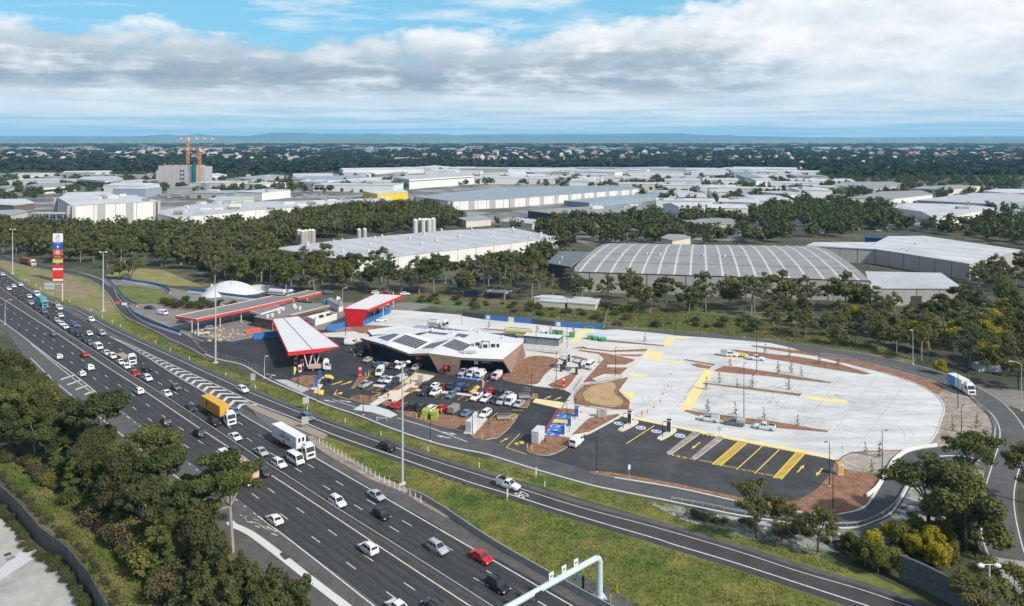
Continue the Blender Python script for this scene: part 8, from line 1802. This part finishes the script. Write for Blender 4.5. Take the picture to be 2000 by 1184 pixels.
for x, y in scatter([(1300, 990), (1440, 1020), (1560, 1045), (1680, 1075), (1760, 1050), (1830, 960), (1860, 940), (1760, 1020), (1680, 1045), (1560, 1036), (1440, 1014)], 30, 1.5, 77):
    o = bpy.data.objects.new('rock', ckm2); C.objects.link(o); o.location = (x, y, .04); s = cr.uniform(.2, .5); o.scale = (s, s * 1.3, s * .7); tag(o, 'pale rock lying on the rubble bank', 'rock', 'rocks on the rubble bank')
p = G(1925, 722); b = MB(); b.ring([[(x, y, z) for y, z in ((-2.4, 0), (-2, 1.8), (0, 2.6), (2, 1.8), (2.4, 0))] for x in (-3.6, 3.6)]); o = b.build('shade_tent', mat('grey tent', (.30, .33, .34), .8, .2, .5)); o.location = tuple(p); tag(o, 'grey tarpaulin tent in the wood beside the curved road', 'tent')
for x, y, l in ((708, 813, 'left'), (737, 822, 'right')): pass
b = MB(); b.tube((0, 0, .9), (2.6, 0, .9), .05, n=5); b.tube((0, 0, 0), (0, 0, 1.2), .08, n=5); b.tube((2.6, 0, 0), (2.6, 0, 1.2), .08, n=5); b.tube((0, 0, .3), (2.6, 0, .9), .04, n=5); o = b.build('boom_gate', W_white); p = G(736, 823); o.location = (p.x, p.y, .1); tag(o, 'white swing gate beside the pale crossing on the site lane', 'gate')
# people
M_skin = mat('skin', (.42, .24, .16), .7)
def person(px, py, top, legs, label, rz=0., pose=0, z=.1):
    p = G(px, py); e = empty('person', (p.x, p.y, z), rz); tag(e, label, 'person'); me = bpy.data.meshes.new('body'); s = .16
    V = [(0, 0, .95), (0, 0, 1.18), (0, 0, 1.42), (0, 0, 1.52), (0, .01, 1.66), (.10, 0, .9), (.12, .04 + s * .4, .5), (.13, s * .2, .08), (.13, .18, .03), (-.10, 0, .9), (-.12, -s * .2, .5), (-.13, -s * .8, .08), (-.13, -s * .3, .03), (.19, 0, 1.4), (.26, .02, 1.14), (.24, .16 + pose, .95), (-.19, 0, 1.4), (-.27, 0, 1.14), (-.25, .12 + pose, .92)]
    E_ = [(0, 1), (1, 2), (2, 3), (3, 4), (0, 5), (5, 6), (6, 7), (7, 8), (0, 9), (9, 10), (10, 11), (11, 12), (2, 13), (13, 14), (14, 15), (2, 16), (16, 17), (17, 18)]
    Rr = [.15, .15, .16, .06, .10, .10, .075, .05, .045, .10, .075, .05, .045, .07, .05, .04, .07, .05, .04]
    me.from_pydata([Vector(v) for v in V], E_, []); o = bpy.data.objects.new('body', me); C.objects.link(o); sk = o.modifiers.new('s', 'SKIN'); 
    for i, r_ in enumerate(Rr): me.skin_vertices[0].data[i].radius = (r_, r_ * .8)
    me.skin_vertices[0].data[0].use_root = True; o.modifiers.new('b', 'SUBSURF').levels = 1
    dg = bpy.context.evaluated_depsgraph_get(); m2 = bpy.data.meshes.new_from_object(o.evaluated_get(dg)); bpy.data.objects.remove(o); o = bpy.data.objects.new('body', m2); C.objects.link(o); m2.materials.clear()
    for m in (M_skin, top, legs): m2.materials.append(m)
    for f in m2.polygons: zc = f.center.z; f.material_index = 2 if zc < .95 else (1 if zc < 1.47 and not (abs(f.center.x) > .2 and zc < 1.05) else 0)
    setp(o, e); b = MB(); b.tube((0, 0, 1.70), (0, 0, 1.80), .12, .07, n=8); b.build('hair', M_trim, e)
M_hv = mat('high visibility orange', (.70, .13, .02), .7); M_hy = mat('high visibility yellow', (.60, .62, .05), .7); M_jn = mat('dark trousers', (.02, .022, .035), .8)
for a_ in ((1254, 816, M_hv, mat('orange trousers', (.45, .12, .06), .8), 'worker in orange standing by the yellow line of the truck lot', .5), (1064.5, 866, M_hv, M_jn, 'worker in an orange vest on the mulch beside the blue bays', 2), (1112, 845, M_hy, M_jn, 'worker in a yellow vest beside the chargers at the blue bays', 1), (1125, 731, M_hy, M_jn, 'worker in a yellow vest near the small plaza canopy, left', .4), (1134, 721, M_hy, M_jn, 'worker in a yellow vest beside the campervan', 2), (1142, 858, M_hy, M_jn, 'worker in yellow at the open door of the white van', 1),
           (758, 780, M_jn, M_jn, 'person in dark clothes on the yellowed footpath, nearest', .3), (776, 754, M_jn, M_jn, 'person in dark clothes by the footpath bed, farther', 1), (790, 754, W_white, M_jn, 'person in a white top crossing near the lamp post', 2), (671, 678, M_jn, M_jn, 'person in dark clothes beside the white van', 1), (802, 752, W_dark, M_jn, 'person in grey walking up the footpath to the centre', .5)):
    person(a_[0], a_[1], a_[2], a_[3], a_[4], a_[5], z=.2)
# ------------------------------------------------------------------ labels that would repeat get an order from the camera
from collections import defaultdict
gr_ = defaultdict(list)
for o in LABELED: gr_[o['label']].append(o)
ORD = ['nearest', 'second nearest', 'third nearest', 'fourth nearest', 'fifth nearest', 'sixth nearest', 'seventh nearest', 'eighth nearest', 'ninth nearest', 'tenth nearest', 'eleventh nearest', 'twelfth nearest', 'thirteenth nearest', 'fourteenth nearest', 'fifteenth nearest', 'sixteenth nearest', 'seventeenth nearest', 'eighteenth nearest', 'nineteenth nearest', 'twentieth nearest'] + ['number %d by distance,' % k for k in range(21, 60)]
for l, os_ in gr_.items():
    if len(os_) > 1:
        os_.sort(key=lambda o: hypot(o.location.x, o.location.y))
        for k, o in enumerate(os_): o['label'] = ORD[k] + ' ' + l; o['group'] = o.get('group') or l
